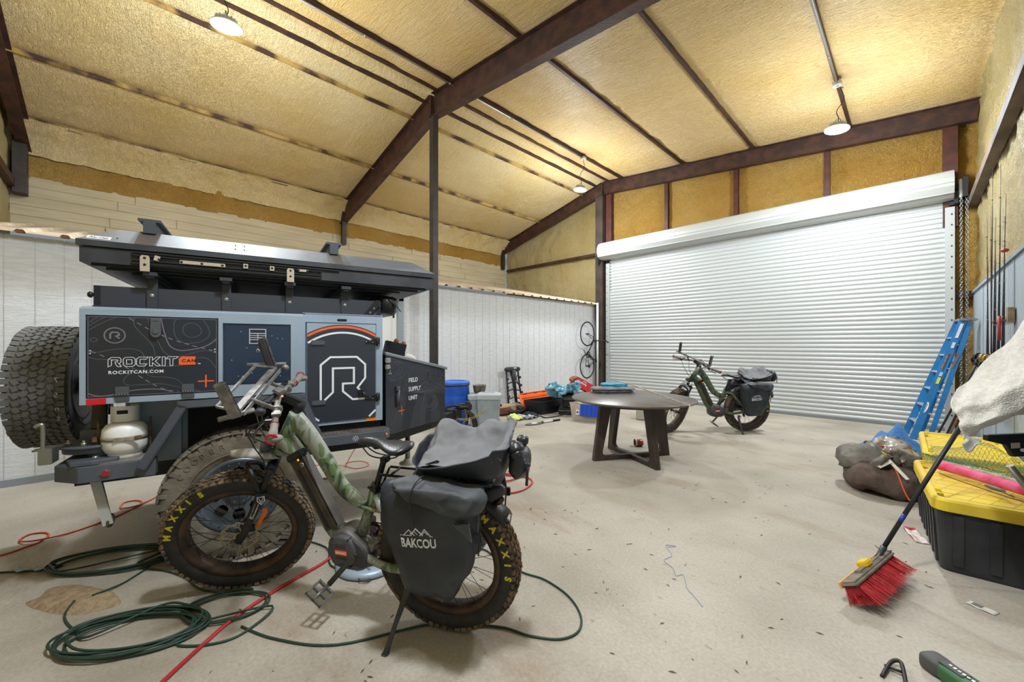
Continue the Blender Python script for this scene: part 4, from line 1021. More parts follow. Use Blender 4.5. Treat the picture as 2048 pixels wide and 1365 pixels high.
b.tube(smoothpts([(-.2, .0, .0), (-.08, .0, .03), (.06, .0, .0)], 5), .012, 8)
o = b.build('trailer_cable', M_CORD, TR); o.location = (2.02, .78, .74); o.rotation_euler = (0, 0, math.radians(-32.6)+.15)

from mathutils.bvhtree import BVHTree
# ================================================================ electric bikes
def camo_mat(name, cols, scale=9, rough=.45):
    m = bpy.data.materials.new(name); m.use_nodes = True; nt = m.node_tree; N = nt.nodes; Lk = nt.links
    b = N['Principled BSDF']; b.inputs['Roughness'].default_value = rough
    tc = N.new('ShaderNodeTexCoord'); mp = N.new('ShaderNodeMapping'); mp.inputs['Scale'].default_value = (1, 1, .55); mp.inputs['Rotation'].default_value = (0, .6, 0); Lk.new(tc.outputs['Object'], mp.inputs[0])
    n = N.new('ShaderNodeTexNoise'); n.inputs['Scale'].default_value = scale; n.inputs['Detail'].default_value = 5; n.inputs['Distortion'].default_value = 1.2; Lk.new(mp.outputs[0], n.inputs[0])
    r = N.new('ShaderNodeValToRGB'); cr = r.color_ramp; cr.interpolation = 'LINEAR'
    st = [0, .40, .43, .50, .53, .60, .63]; cc = [cols[0], cols[0], cols[1], cols[1], cols[2], cols[2], cols[3]]
    while len(cr.elements) < len(st): cr.elements.new(.5)
    for e_, p, c in zip(cr.elements, st, cc): e_.position = p; e_.color = srgb(c)
    Lk.new(n.outputs['Fac'], r.inputs[0]); Lk.new(r.outputs[0], b.inputs['Base Color'])
    return m
M_CAMO = camo_mat('camouflage_frame', ['#2f3a40', '#5b7248', '#8b8f86', '#6d7766'], 13)
M_CAMO2 = camo_mat('dark_camouflage_frame', ['#2e3530', '#49553c', '#5d6650', '#3a4138'])
M_MUDTYRE = mat('muddy_tread', '#3b3631', .9, col2='#7b6650', nscale=14, namt=.6, bump=.3, bscale=80)
M_SIDEW = mat('tyre_sidewall', '#232426', .7, col2='#302e2c', nscale=20)
M_RIMB = mat('muddy_black_rim', '#2a2523', .5, .3, col2='#54402f', nscale=9, namt=.5)
M_YEL = mat('yellow_print', '#d9c81e', .5)
M_ALU = mat('dusty_aluminium', '#8f8d89', .5, .5, col2='#6f6c69', nscale=30)
M_ROTOR = mat('rotor_steel', '#b7ad94', .35, .8)
M_DKGREY = mat('dusty_dark_plastic', '#35353a', .6, col2='#45444a', nscale=12)
M_BAG = mat('pannier_tarpaulin', '#1b212a', .5, col2='#2b3138', nscale=5, namt=.4, bump=.35, bscale=9)
M_BAGD = mat('dusty_tarpaulin', '#54585b', .65, col2='#383c41', nscale=6, namt=.4, bump=.4, bscale=9)
M_BAGT = mat('dusty_grey_cloth', '#6b6c6e', .7, col2='#64666a', nscale=7, namt=.3, bump=.4, bscale=9)
M_RED = mat('red_anodised', '#b53a3a', .35, .5)
M_SADDLE = mat('saddle_vinyl', '#2b2c2e', .35, bump=.1, bscale=120)

def puff(b, outline, y0, y1, bulge=.02, M=None, taper=.10, layers=6, n=48):
    """soft bag: outline in (x,z), thickness from y0 to y1"""
    P = [(p[0], p[1]) for p in smoothpts([(a, c, 0) for a, c in outline], max(2, n//len(outline)), closed=True)]
    cx = sum(p[0] for p in P)/len(P); cz = sum(p[1] for p in P)/len(P); N_ = len(P)
    def layer(s, y): return [(cx+(p[0]-cx)*s, y, cz+(p[1]-cz)*s) for p in P]
    rings = []
    for s, bb in ((.04, 1), (.35, .93), (.65, .72), (.86, .35)): rings.append(layer(s, y0-(bulge*bb)*math.copysign(1, y1-y0)))
    for i in range(layers+1):
        t = i/layers; rings.append(layer(1-taper*abs(2*t-1)**3, y0+(y1-y0)*t))
    for s, bb in ((.86, .35), (.65, .72), (.35, .93), (.04, 1)): rings.append(layer(s, y1+(bulge*bb)*math.copysign(1, y1-y0)))
    vs = [v for r_ in rings for v in r_]; fs = [(i*N_+k, i*N_+(k+1) % N_, (i+1)*N_+(k+1) % N_, (i+1)*N_+k) for i in range(len(rings)-1) for k in range(N_)]
    fs += [list(range(N_))[::-1], [(len(rings)-1)*N_+k for k in range(N_)]]
    return b._add(vs, fs, True, M)

WF = Matrix(((.817, -.552, -.166, 1.277), (.573, .809, .13, .053), (.062, -.201, .978, .377), (0, 0, 0, 1)))   # steered front wheel in bike space
VF = frame((0, 0, 0), (-1, 0, 0), (0, 0, 1))     # vertical plane read from the left side (+y)

def bike_wheel(root, M, letter_at, seed, rotor_side=1, name='wheel', reflector=False, leaves=False):
    R, W = .385, .105; rd = random.Random(seed)
    prof = [(.292, -.038), (.300, -.046), (.325, -.052), (.350, -.050), (.366, -.040), (.374, -.02), (.376, 0)]
    prof = prof+[(r, -z) for r, z in prof[-2::-1]]+[(.285, .03), (.285, -.03)]
    b = MB(); b.lathe(prof, Matrix.Rotation(-PI/2, 4, 'X'), 72, close_prof=True)
    ty = b.build('tyre', M_SIDEW, root); ty.matrix_local = M
    b = MB()
    for (lat, bw, ph, L) in ((-.90, .014, 0, .026), (-.62, .016, .5, .022), (-.25, .018, 0, .02), (.10, .018, .5, .02), (.25, .016, .1, .02), (.62, .016, .4, .022), (.90, .014, .9, .026)):
        n = 62
        for k in range(n):
            a = 2*PI*(k+ph)/n+rd.uniform(-.01, .01); x = lat*W/2; rr = .378-.022*abs(lat)**3
            A = Matrix.Rotation(-a, 4, 'Y') @ Matrix.Translation((rr, x, 0)) @ Matrix.Rotation(math.radians(42)*lat**3, 4, 'Z')
            b.box((0, 0, 0), (.014*rd.uniform(.8, 1.2), bw, L*rd.uniform(.8, 1.15)), M=A)
    b.lathe([(.362, -.044), (.374, -.028), (.3775, 0), (.374, .028), (.362, .044)], Matrix.Rotation(-PI/2, 4, 'X'), 72)
    b.build('knobbly_tread', M_MUDTYRE, ty)
    if leaves:
        b = MB()
        for k in range(150):
            a = math.radians(rd.uniform(-45, 75)); lat = rd.uniform(-.9, 1.0)
            A = Matrix.Rotation(-(PI-a), 4, 'Y') @ Matrix.Translation((.386-.02*abs(lat)**3, lat*W/2, 0)) @ Matrix.Rotation(rd.uniform(-.6, .6), 4, 'X') @ Matrix.Rotation(rd.uniform(-.7, .7), 4, 'Z')
            s_ = rd.uniform(.006, .016); b._add([(0, -s_*.4, 0), (.002, 0, s_), (0, s_*.4, 0), (.003, 0, -s_)], [(0, 1, 2, 3)], False, A)
        b.build('dry_leaf_litter', mat('dry_leaves', '#a5794c', .9, col2='#5f4127', nscale=60), ty, kind='stuff')
    b = text_ring('MAXXIS', .043, .322, math.radians(letter_at), math.radians(-11.0), Matrix.Translation((0, .0505, 0)) @ VF, thick=.003, bold=.0022, sx=1.05)
    b.build('tyre_lettering', M_YEL, ty)
    b = MB(); b.lathe([(.262, -.040), (.290, -.042), (.298, -.036), (.285, -.028), (.268, -.034), (.266, 0), (.268, .034), (.285, .028), (.298, .036), (.290, .042), (.262, .040), (.258, 0)], Matrix.Rotation(-PI/2, 4, 'X'), 72, close_prof=True)
    for k in range(16):
        a = 2*PI*(k+.5)/16; b.box((0, 0, 0), (.003, .028, .03), M=Matrix.Rotation(-a, 4, 'Y') @ Matrix.Translation((.2585, 0, 0)))
    rm = b.build('rim', M_RIMB, ty)
    b = MB(); b.cyl((0, -.055, 0), (0, .055, 0), .016); b.cyl((0, -.045, 0), (0, -.038, 0), .030); b.cyl((0, .038, 0), (0, .045, 0), .030); b.cyl((0, -.075, 0), (0, .075, 0), .007); b.build('hub', M_DKGREY, ty)
    for k in range(32):
        b = MB(); a = 2*PI*k/32; s = 1 if k % 2 else -1; off = (.55 if (k//2) % 2 else -.55)
        b.cyl((.028*math.cos(a+off*1.6), s*.040, .028*math.sin(a+off*1.6)), (.262*math.cos(a), s*.012, .262*math.sin(a)), .0013, seg=5); b.build('spoke', M_BLACK, rm)
    # brake rotor
    b = MB(); y = .055*rotor_side; Mr = Matrix.Translation((0, y, 0)) @ Matrix.Rotation(-PI/2, 4, 'X')
    n = 48; o_ = [((.095+.003*math.cos(12*2*PI*k/n))*math.cos(2*PI*k/n), (.095+.003*math.cos(12*2*PI*k/n))*math.sin(2*PI*k/n)) for k in range(n)]
    b.prismring(o_, [(.083*math.cos(2*PI*k/n), .083*math.sin(2*PI*k/n)) for k in range(n)], -.001, .001, Mr)
    for k in range(6):
        a = 2*PI*k/6; b.ribbon([(.025*math.cos(a), .025*math.sin(a)), (.048*math.cos(a+.35), .048*math.sin(a+.35)), (.068*math.cos(a+.5), .068*math.sin(a+.5)), (.086*math.cos(a+.45), .086*math.sin(a+.45))], .006, .0015, Mr)
        b.ribbon([(.058*math.cos(a+.42), .058*math.sin(a+.42)), (.072*math.cos(a+.75), .072*math.sin(a+.75)), (.086*math.cos(a+.85), .086*math.sin(a+.85))], .005, .0015, Mr)
    b.prismring([(.030*math.cos(2*PI*k/24), .030*math.sin(2*PI*k/24)) for k in range(24)], [(.018*math.cos(2*PI*k/24), .018*math.sin(2*PI*k/24)) for k in range(24)], -.001, .001, Mr)
    ro = b.build('brake_rotor', M_ROTOR, ty)
    b = MB()
    for k in range(36):
        a = 2*PI*k/36; b.cyl(Mr @ Vector((.089*math.cos(a), .089*math.sin(a), .001)), Mr @ Vector((.089*math.cos(a), .089*math.sin(a), .0016)), .0028, seg=6)
    b.build('rotor_holes', M_BLACK, ro)
    if reflector:
        b = MB(); b.prism([(-.085, .02), (-.065, .03), (-.120, .125), (-.118, .155), (-.140, .155), (-.142, .12)][::1], .0, .006, Matrix.Translation((0, .035, 0)) @ Matrix.Rotation(0, 4, 'Y') @ frame((0, 0, 0), (1, 0, 0), (0, 0, 1)) @ Matrix.Translation((0, 0, 0)))
        b.build('spoke_reflector', mat('orange_reflector', '#f07818', .3), ty)
    return ty

def ebike(label, loc, rz, lean, cam_, camd, seed, near=True):
    t = thing('electric_bike', label, 'bicycle', loc, (-lean, 0, rz), 'fat tyred electric bikes')
    bike_wheel(t, Matrix.Translation((0, 0, .385)), 48, seed, reflector=False, leaves=near).name = 'rear_tyre'
    bike_wheel(t, WF, 172, seed+1, reflector=near).name = 'front_tyre'
    # frame
    b = MB()
    b.tube([(1.005, 0, .852), (.868, 0, 1.078)], [.040, .036], 16)
    tt = smoothpts([(.875, 0, 1.045), (.79, 0, .955), (.70, 0, .83), (.61, 0, .695), (.53, 0, .630), (.46, 0, .605), (.385, 0, .600)], 6)
    n = len(tt); b.tube(tt, [.058-.024*i/(n-1) for i in range(n)], 16, flat=.62, up=(0, 0, 1))
    b.tube(smoothpts([(.96, 0, .93), (.90, 0, .86), (.80, 0, .68), (.68, 0, .46), (.60, 0, .40)], 5), [.052]*21, 16, flat=.9)
    b.tube([(.395, 0, .725), (.43, 0, .60), (.515, 0, .40)], [.023, .026, .030], 14)
    b.tube(smoothpts([(.64, 0, .43), (.54, 0, .41), (.47, 0, .37), (.42, 0, .35)], 4), .045, 14)
    for s in (1, -1):
        b.tube(smoothpts([(.385, s*.012, .66), (.345, s*.05, .66), (.30, s*.075, .62), (.12, s*.085, .46), (.0, s*.085, .395)], 5), [.021]*21, 12)
        b.tube(smoothpts([(.46, s*.05, .35), (.38, s*.07, .335), (.25, s*.082, .325), (.08, s*.085, .36), (.0, s*.085, .385)], 5), .022, 12, flat=.8)
        b.cyl((0, s*.075, .385), (0, s*.095, .385), .026)
        b.box((.0, s*.085, .36), (.06, .012, .09), bevel=.004)
    b.tube(smoothpts([(.48, .035, .61), (.40, .04, .60), (.33, .07, .615)], 4), .009, 8); b.tube(smoothpts([(.48, -.035, .61), (.40, -.04, .60), (.33, -.07, .615)], 4), .009, 8)
    b.build('frame', cam_, t)
    # battery
    b = MB(); R_ = Vector((.16, 0, .44)).normalized()
    b.beam((.645, .018, .455), (.862, .018, .855), .075, .088, up=(-.8, 0, .5), bevel=.012)
    bt = b.build('battery', mat('battery_brown_black', '#332a25', .4, .2, col2='#4a4438', nscale=8), t)
    b = MB(); b.beam((.665, .058, .47), (.835, .058, .785), .004, .012, up=(-.8, 0, .5)); b.beam((.865, .03, .87), (.845, .03, .835), .07, .10, up=(-.8, 0, .5), bevel=.008); b.build('battery_cap', M_BLACK, bt)
    b = MB(); b.lathe([(.006, 0), (.012, 0), (.012, .004), (.006, .004)], frame((.80, .058, .815), (-1, 0, 0), (0, 0, 1)), 16); b.build('battery_lock', M_BOLT, bt)
    b = MB(); b.ell((.825, .058, .838), (.006, .003, .006)); b.build('battery_led', mat('orange_led', '#ff9a20', .4, emit='#ff8a10', estr=1.5), bt)
    # motor
    b = MB()
    out = [(.655, .30), (.665, .40), (.62, .46), (.55, .475), (.47, .42), (.415, .36), (.42, .30), (.47, .265), (.56, .262), (.62, .27)]
    puff(b, out, -.06, .070, .004, taper=.05, n=40); mo = b.build('motor', mat('motor_grey', '#5e5a54', .55, .3, col2='#484540', nscale=12), t)
    b = MB(); puff(b, [(.50, .44), (.43, .39), (.418, .335), (.45, .295), (.50, .30), (.53, .35)], .068, .084, .002, taper=.08, n=30); b.build('motor_flange', M_DKGREY, mo)
    b = MB(); Mm = frame((.560, .070, .374), (-1, 0, 0), (0, 0, 1)); b.lathe([(0, .028), (.075, .028), (.084, .022), (.088, .010), (.088, 0)], Mm, 36)
    for k in range(6): b.box((0, 0, 0), (.02, .006, .03), M=Mm @ Matrix.Rotation(k*PI/3, 4, 'Z') @ Matrix.Translation((.083, 0, .012)))
    mc = b.build('motor_cover', mat('motor_cover_grey', '#3d3c42', .6, col2='#4b4a50', nscale=14), mo)
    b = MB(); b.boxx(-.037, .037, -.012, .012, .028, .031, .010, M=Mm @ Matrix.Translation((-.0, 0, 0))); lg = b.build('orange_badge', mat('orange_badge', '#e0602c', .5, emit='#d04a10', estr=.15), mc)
    text_mb('BAFANG', .017, Mm @ Matrix.Translation((-.032, -.006, .0312)), .0006, .95, 1.0, shear=.2, bold=.0005).build('badge_lettering', M_DECAL, lg)
    b = MB()
    for z in (-.035, -.027, .027, .035, .043): b.boxx(-.03, .03, z-.0015, z+.0015, .0275, .0285, M=Mm)
    b.build('cooling_slots', M_BLACKR, mc)
    # cranks and pedals
    def crank(s):
        c = Vector((.500, s*.080, .348)); d = Vector((.150, s*.012, -.165))*s; b = MB()
        b.cyl(c-Vector((0, s*.02, 0)), c+Vector((0, s*.022, 0)), .020); b.beam(c+Vector((0, s*.012, 0)), c+d+Vector((0, s*.012, 0)), .028, .015, up=(0, 1, 0), bevel=.005)
        cr = b.build('crank_arm', mat('crank_grey', '#4f4d4c', .4, .6), t)
        b = MB(); p = c+d+Vector((0, s*.075, 0)); ang = math.radians(-38) if s > 0 else 0
        A = Matrix.Translation(p) @ Matrix.Rotation(ang, 4, 'Y')
        for y in (-.045, 0, .045): b.box((0, y, 0), (.10, .010, .016), M=A)
        for x in (-.048, .048): b.box((x, 0, 0), (.010, .10, .016), M=A)
        b.cyl(A @ Vector((0, -.065*s, 0)), A @ Vector((0, .05*s, 0)), .010)
        for x in (-.048, -.02, .02, .048):
            for y in (-.045, .045): b.cyl(A @ Vector((x, y, -.014)), A @ Vector((x, y, .014)), .002, seg=6)
        b.build('pedal', mat('pedal_grey', '#6d6b68', .45, .5), cr)
    crank(1); crank(-1)
    b = MB(); b.lathe([(.075, -.09), (.095, -.09), (.095, -.094), (.075, -.094)], frame((.50, 0, .35), (-1, 0, 0), (0, 0, 1)), 40, close_prof=True); b.lathe([(.0, -.088), (.05, -.088), (.05, -.092), (0, -.092)], frame((0, 0, .385), (-1, 0, 0), (0, 0, 1)), 30); b.tube([(.50, -.092, .255), (.0, -.092, .335)], .004, 6); b.tube([(.50, -.092, .445), (.0, -.092, .435)], .004, 6); b.box((-.02, -.10, .27), (.03, .03, .12), (0, .3, 0), bevel=.006); b.build('drivetrain', M_BLACK, t)
    # seat post and saddle
    b = MB(); b.tube([(.392, 0, .70), (.328, 0, .87)], .0155, 14); b.cyl((.397, 0, .69), (.386, 0, .722), .027); b.box((.375, .03, .705), (.012, .05, .012), (0, 0, .3), bevel=.003); b.cyl((.41, -.01, .715), (.41, .035, .715), .008); b.box((.325, 0, .862), (.04, .045, .03), bevel=.006); b.build('seat_post', M_BLACK, t)
    b = MB()
    def sad(u, v):
        x = .485-.32*u; wdt = .022+.062*(1/(1+math.exp(-(u-.58)*11)))+.004*u; e_ = max(.001, 1-(2*abs(u-.5))**9); wdt *= e_; a = (v-.5)*2*PI
        top = .952+.012*math.cos((u-.25)*2*PI*.9)+.018*max(0, u-.55); th = (.030+.018*(1/(1+math.exp(-(u-.6)*10))))*e_; top -= .012*(1-e_)
        y = wdt*math.sin(a); zz = math.cos(a)
        z = top+(.010*e_*zz if zz > 0 else th*zz*(1.0 if abs(math.sin(a)) < .98 else 1)) - (.010*(y/wdt)**2 if wdt else 0)
        return (x, y, z)
    b.grid(sad, 26, 24, wrap_v=True)
    sd = b.build('saddle', M_SADDLE, t)
    b = MB()
    for s in (1, -1): b.tube(smoothpts([(.45, s*.012, .925), (.40, s*.022, .885), (.33, s*.022, .875), (.25, s*.022, .885), (.20, s*.03, .93)], 5), .0035, 8)
    b.build('saddle_rails', M_BLACK, sd)
    # fork: sprung legs, crown and mudguard
    W_ = WF
    def P(x, y, z): return W_ @ Vector((x, y, z))
    b = MB(); b.box((0, 0, 0), (.055, .19, .035), bevel=.010, M=W_ @ Matrix.Translation((-.185, 0, .425)) @ Matrix.Rotation(-.4, 4, 'Y')); b.tube([P(-.19, 0, .43), P(-.34, .02, .79)], .018, 12)
    for s in (1, -1):
        b.tube([P(-.188, s*.080, .435), P(-.125, s*.080, .27)], .0155, 12)
    b.build('fork_stanchions', mat('stanchion', '#2c2b2c', .25, .6), t)
    b = MB()
    for s in (1, -1):
        b.tube([P(-.135, s*.080, .295), P(-.129, s*.080, .28)], .028, 14); b.tube([P(-.130, s*.080, .28), P(-.03, s*.080, .03), P(-.0, s*.080, -.01)], [.023, .020, .022], 14)
    b.tube(smoothpts([P(-.13, .08, .28), P(-.10, .07, .385), P(-.06, .0, .43), P(-.10, -.07, .385), P(-.13, -.08, .28)], 6), .014, 10)
    fk = b.build('fork_lowers', M_BLACK, t)
    b = MB(); Fx = W_ @ frame((-.098, .101, .195), (.36, 0, -.93), (.93, 0, .36)); b.boxx(-.045, .055, -.010, .010, .0, .0015, M=Fx)
    b.build('fork_decal', mat('fork_decal', '#c8c6c2', .5, col2='#8a8a8a', nscale=60), fk, label='white printed sticker')
    b = MB(); b.ribbon([(-.017, .020), (-.017, -.006), (0, -.028), (.017, -.006), (.017, .020)], .003, .002, W_ @ Matrix.Translation((-.135, .106, .262)) @ VF, closed=True); b.ribbon([(-.010, .012), (-.004, -.004), (0, -.016), (.004, -.004), (.010, .012)], .003, .002, W_ @ Matrix.Translation((-.135, .106, .262)) @ VF); b.build('shield_emblem', M_DECAL, fk)
    b = MB(); b.box((0, 0, 0), (.035, .02, .05), bevel=.006, M=W_ @ Matrix.Translation((-.065, .062, .055))); b.build('brake_caliper', M_BLACK, fk)
    b = MB()
    def mud(u, v):
        a = math.radians(86+27*u); r_ = .500; wv = .045*(1-.7*abs(2*u-1)**4); y = (v-.5)*2*wv
        return P(r_*math.cos(a)-.02, y, r_*math.sin(a)-.022*(abs(2*v-1)**2)+.02)
    b.grid(mud, 16, 8, thick=.003); b.build('front_mudguard', mat('dusty_white_guard', '#a3a09a', .7, col2='#8b8780', nscale=12), t)
    # headlight and cables
    b = MB(); b.lathe([(0, .02), (.026, .02), (.030, .012), (.030, -.01), (.018, -.03), (0, -.034)], W_ @ Matrix.Translation((-.15, 0, .53)) @ Matrix.Rotation(PI/2, 4, 'Y'), 20); b.box((0, 0, 0), (.05, .02, .04), M=W_ @ Matrix.Translation((-.19, 0, .50)), bevel=.004); b.build('headlight', M_DKGREY, t)
    # stem and handlebar
    b = MB(); b.tube([P(-.325, .02, .745), P(-.345, .02, .800)], .028, 14); b.beam(P(-.345, .02, .785), P(-.245, .0, .835), .05, .04, up=(0, 0, 1), bevel=.008);
    b.box((0, 0, 0), (.05, .055, .05), bevel=.008, M=W_ @ Matrix.Translation((-.24, 0, .835))); b.build('stem', M_BLACK, t)
    b = MB(); b.tube([P(*p) for p in smoothpts([(-.275, .41, .795), (-.262, .25, .800), (-.245, .10, .832), (-.24, 0, .835), (-.245, -.10, .832), (-.262, -.25, .800), (-.275, -.41, .795)], 5)], .0145, 12); hb = b.build('handlebar', M_ALU, t)
    for s in (1, -1):
        b = MB(); b.tube([P(-.278, s*.405, .795), P(-.275, s*.36, .795), P(-.268, s*.30, .797), P(-.264, s*.275, .798)], [.023, .021, .017, .018], 14); b.ell(P(-.292, s*.385, .785), (.03, .03, .018)); g = b.build('grip', mat('grip_rubber', '#77716c', .8), hb)
        b = MB(); b.tube([P(-.2785, s*.408, .795), P(-.2778, s*.400, .795)], .0262, 16); b.tube([P(-.2645, s*.275, .798), P(-.264, s*.268, .798)], .021, 14); b.build('grip_ring', M_RED, g)
        b = MB(); b.box((0, 0, 0), (.05, .03, .03), bevel=.006, M=W_ @ Matrix.Translation((-.235, s*.235, .795))); b.tube([P(*p) for p in smoothpts([(-.215, s*.235, .795), (-.195, s*.27, .785), (-.19, s*.33, .775), (-.205, s*.37, .765)], 5)], .0055, 8); b.build('brake_lever', M_BLACK, hb)
        b = MB(); b.box((0, 0, 0), (.035, .05, .022), bevel=.005, M=W_ @ Matrix.Translation((-.262, s*.20, .822))); b.boxx(-.02, .02, -.01, .01, 0, .012, M=W_ @ Matrix.Translation((-.262, s*.215, .822))); b.ell(P(-.25, s*.17, .812), (.018, .018, .018)); b.build('switch_pod', M_ALU, hb)
    b = MB(); b.box((0, 0, 0), (.045, .115, .020), bevel=.006, M=W_ @ Matrix.Translation((-.245, .03, .875)) @ Matrix.Rotation(.35, 4, 'Y') @ Matrix.Rotation(.5, 4, 'Z')); dp = b.build('display', mat('display_case', '#5a5652', .5), hb)
    b = MB(); b.ell(P(-.265, .075, .865), (.006, .006, .006)); b.build('display_led', mat('display_led', '#ffb890', .4, emit='#ff9a60', estr=1.2), dp)
    b = MB(); b.ell(P(-.17, .115, .80), (.026, .026, .022)); b.cyl(P(-.22, .10, .83), P(-.17, .115, .82), .008); b.build('bell', M_DKGREY, hb)
    for q, pts in enumerate(([P(-.21, .22, .79), P(-.12, .18, .74), P(-.12, .10, .60), P(-.16, .08, .42), P(-.06, .09, .06)], [P(-.21, -.22, .79), P(-.10, -.10, .72), P(-.17, .02, .58), Vector((.93, .03, .93))], [P(-.22, .18, .80), P(-.10, .08, .66), P(-.20, .04, .55), Vector((.90, .045, .86)), Vector((.80, .05, .86))], [P(-.22, -.1, .83), P(-.14, -.02, .70), P(-.22, .03, .60), Vector((.97, .03, .90))])):
        b = MB(); b.tube(smoothpts(pts, 8), .0035, 6); b.build('cable', M_CORD, t)
    # support cradle above the bar
    b = MB()
    b.beam(P(-.105, .27, .875), P(-.165, -.25, .905), .035, .012, up=(0, 0, 1)); b.beam(P(-.14, .27, .865), P(-.20, -.25, .895), .006, .02)
    for y in (.14, -.12): b.beam(P(-.262, y, .815), P(-.14, y+.01, .885), .022, .012, up=(0, 1, 0), bevel=.003); b.box((0, 0, 0), (.04, .035, .035), bevel=.006, M=W_ @ Matrix.Translation((-.255, y, .822)))
    b.tube([P(-.05, .31, .86), P(-.17, .22, .86)], .012, 8); b.tube([P(-.22, -.30, .915), P(-.03, -.25, .93)], .010, 8); b.ell(P(-.22, -.27, .90), (.02, .02, .02))
    b.beam(P(-.02, .22, .885), P(-.08, -.22, .935), .012, .012); b.beam(P(-.02, .22, .885), P(-.12, .26, .875), .014, .010); b.beam(P(-.08, -.22, .935), P(-.17, -.24, .915), .014, .010)
    ck = b.build('cradle_bar', M_ALU, t)
    for (p, q) in ((P(-.115, .275, .855), P(-.065, .285, 1.035)), (P(-.155, -.25, .90), P(-.11, -.255, 1.085))):
        b = MB(); b.beam(p, q, .045, .022, up=W_.to_3x3() @ Vector((0, 1, 0)), bevel=.010); pd = b.build('padded_post', mat('pad_rubber', '#34333a', .6, col2='#403f46', nscale=20), ck)
        b = MB(); v = W_.to_3x3() @ Vector((0, .016 if p.y > 0 else -.016, 0)); b.beam(p+v, q+v, .05, .012, up=W_.to_3x3() @ Vector((0, 1, 0)), bevel=.005); b.build('post_backing', M_ALU, pd)
    # rear rack, mudguard and tail light
    b = MB()
    for s in (.05, -.05): b.tube([(.33, s, .80), (-.27, s, .80)], .007, 8)
    for x in (.27, .1, -.08, -.26): b.tube([(x, -.05, .80), (x, .05, .80)], .006, 8)
    for s in (1, -1): b.tube([(.12, s*.055, .80), (.0, s*.10, .42)], .006, 8); b.tube([(-.12, s*.055, .80), (-.0, s*.10, .42)], .006, 8); b.tube([(.33, s*.04, .80), (.375, s*.03, .70)], .006, 8)
    b.build('rear_rack', M_BLACK, t)
    b = MB()
    def rm(u, v):
        a = math.radians(45+95*u); y = (v-.5)*.13
        return (.43*math.cos(a)*1.0, y, .385+.43*math.sin(a)-.03*(2*v-1)**2-.025)
    b.grid(rm, 18, 8, thick=.003); b.build('rear_mudguard', M_BLACK, t)
    b = MB(); b.ell((-.255, 0, .735), (.07, .028, .035), rot=(0, .55, 0), pw=.8); tl = b.build('tail_light', M_DKGREY, t)
    b = MB(); b.ell((-.29, .012, .712), (.03, .019, .018), rot=(0, .55, 0)); b.build('tail_lens', mat('tail_lens', '#35181a', .2), tl)
    # kick stand
    b = MB(); b.tube([(.175, .075, .29), (.182, .085, .235), (.20, .19, .115), (.211, .26, .032)], [.022, .018, .011, .014], 10); b.box((.211, .262, .030), (.035, .03, .02), bevel=.006); b.cyl((.18, .08, .26), (.18, .105, .26), .010); b.build('kickstand', M_DKGREY, t)
    b = MB(); b.ell((.18, .107, .258), (.008, .003, .008)); b.build('stand_bolt', M_BOLT, t)
    return t

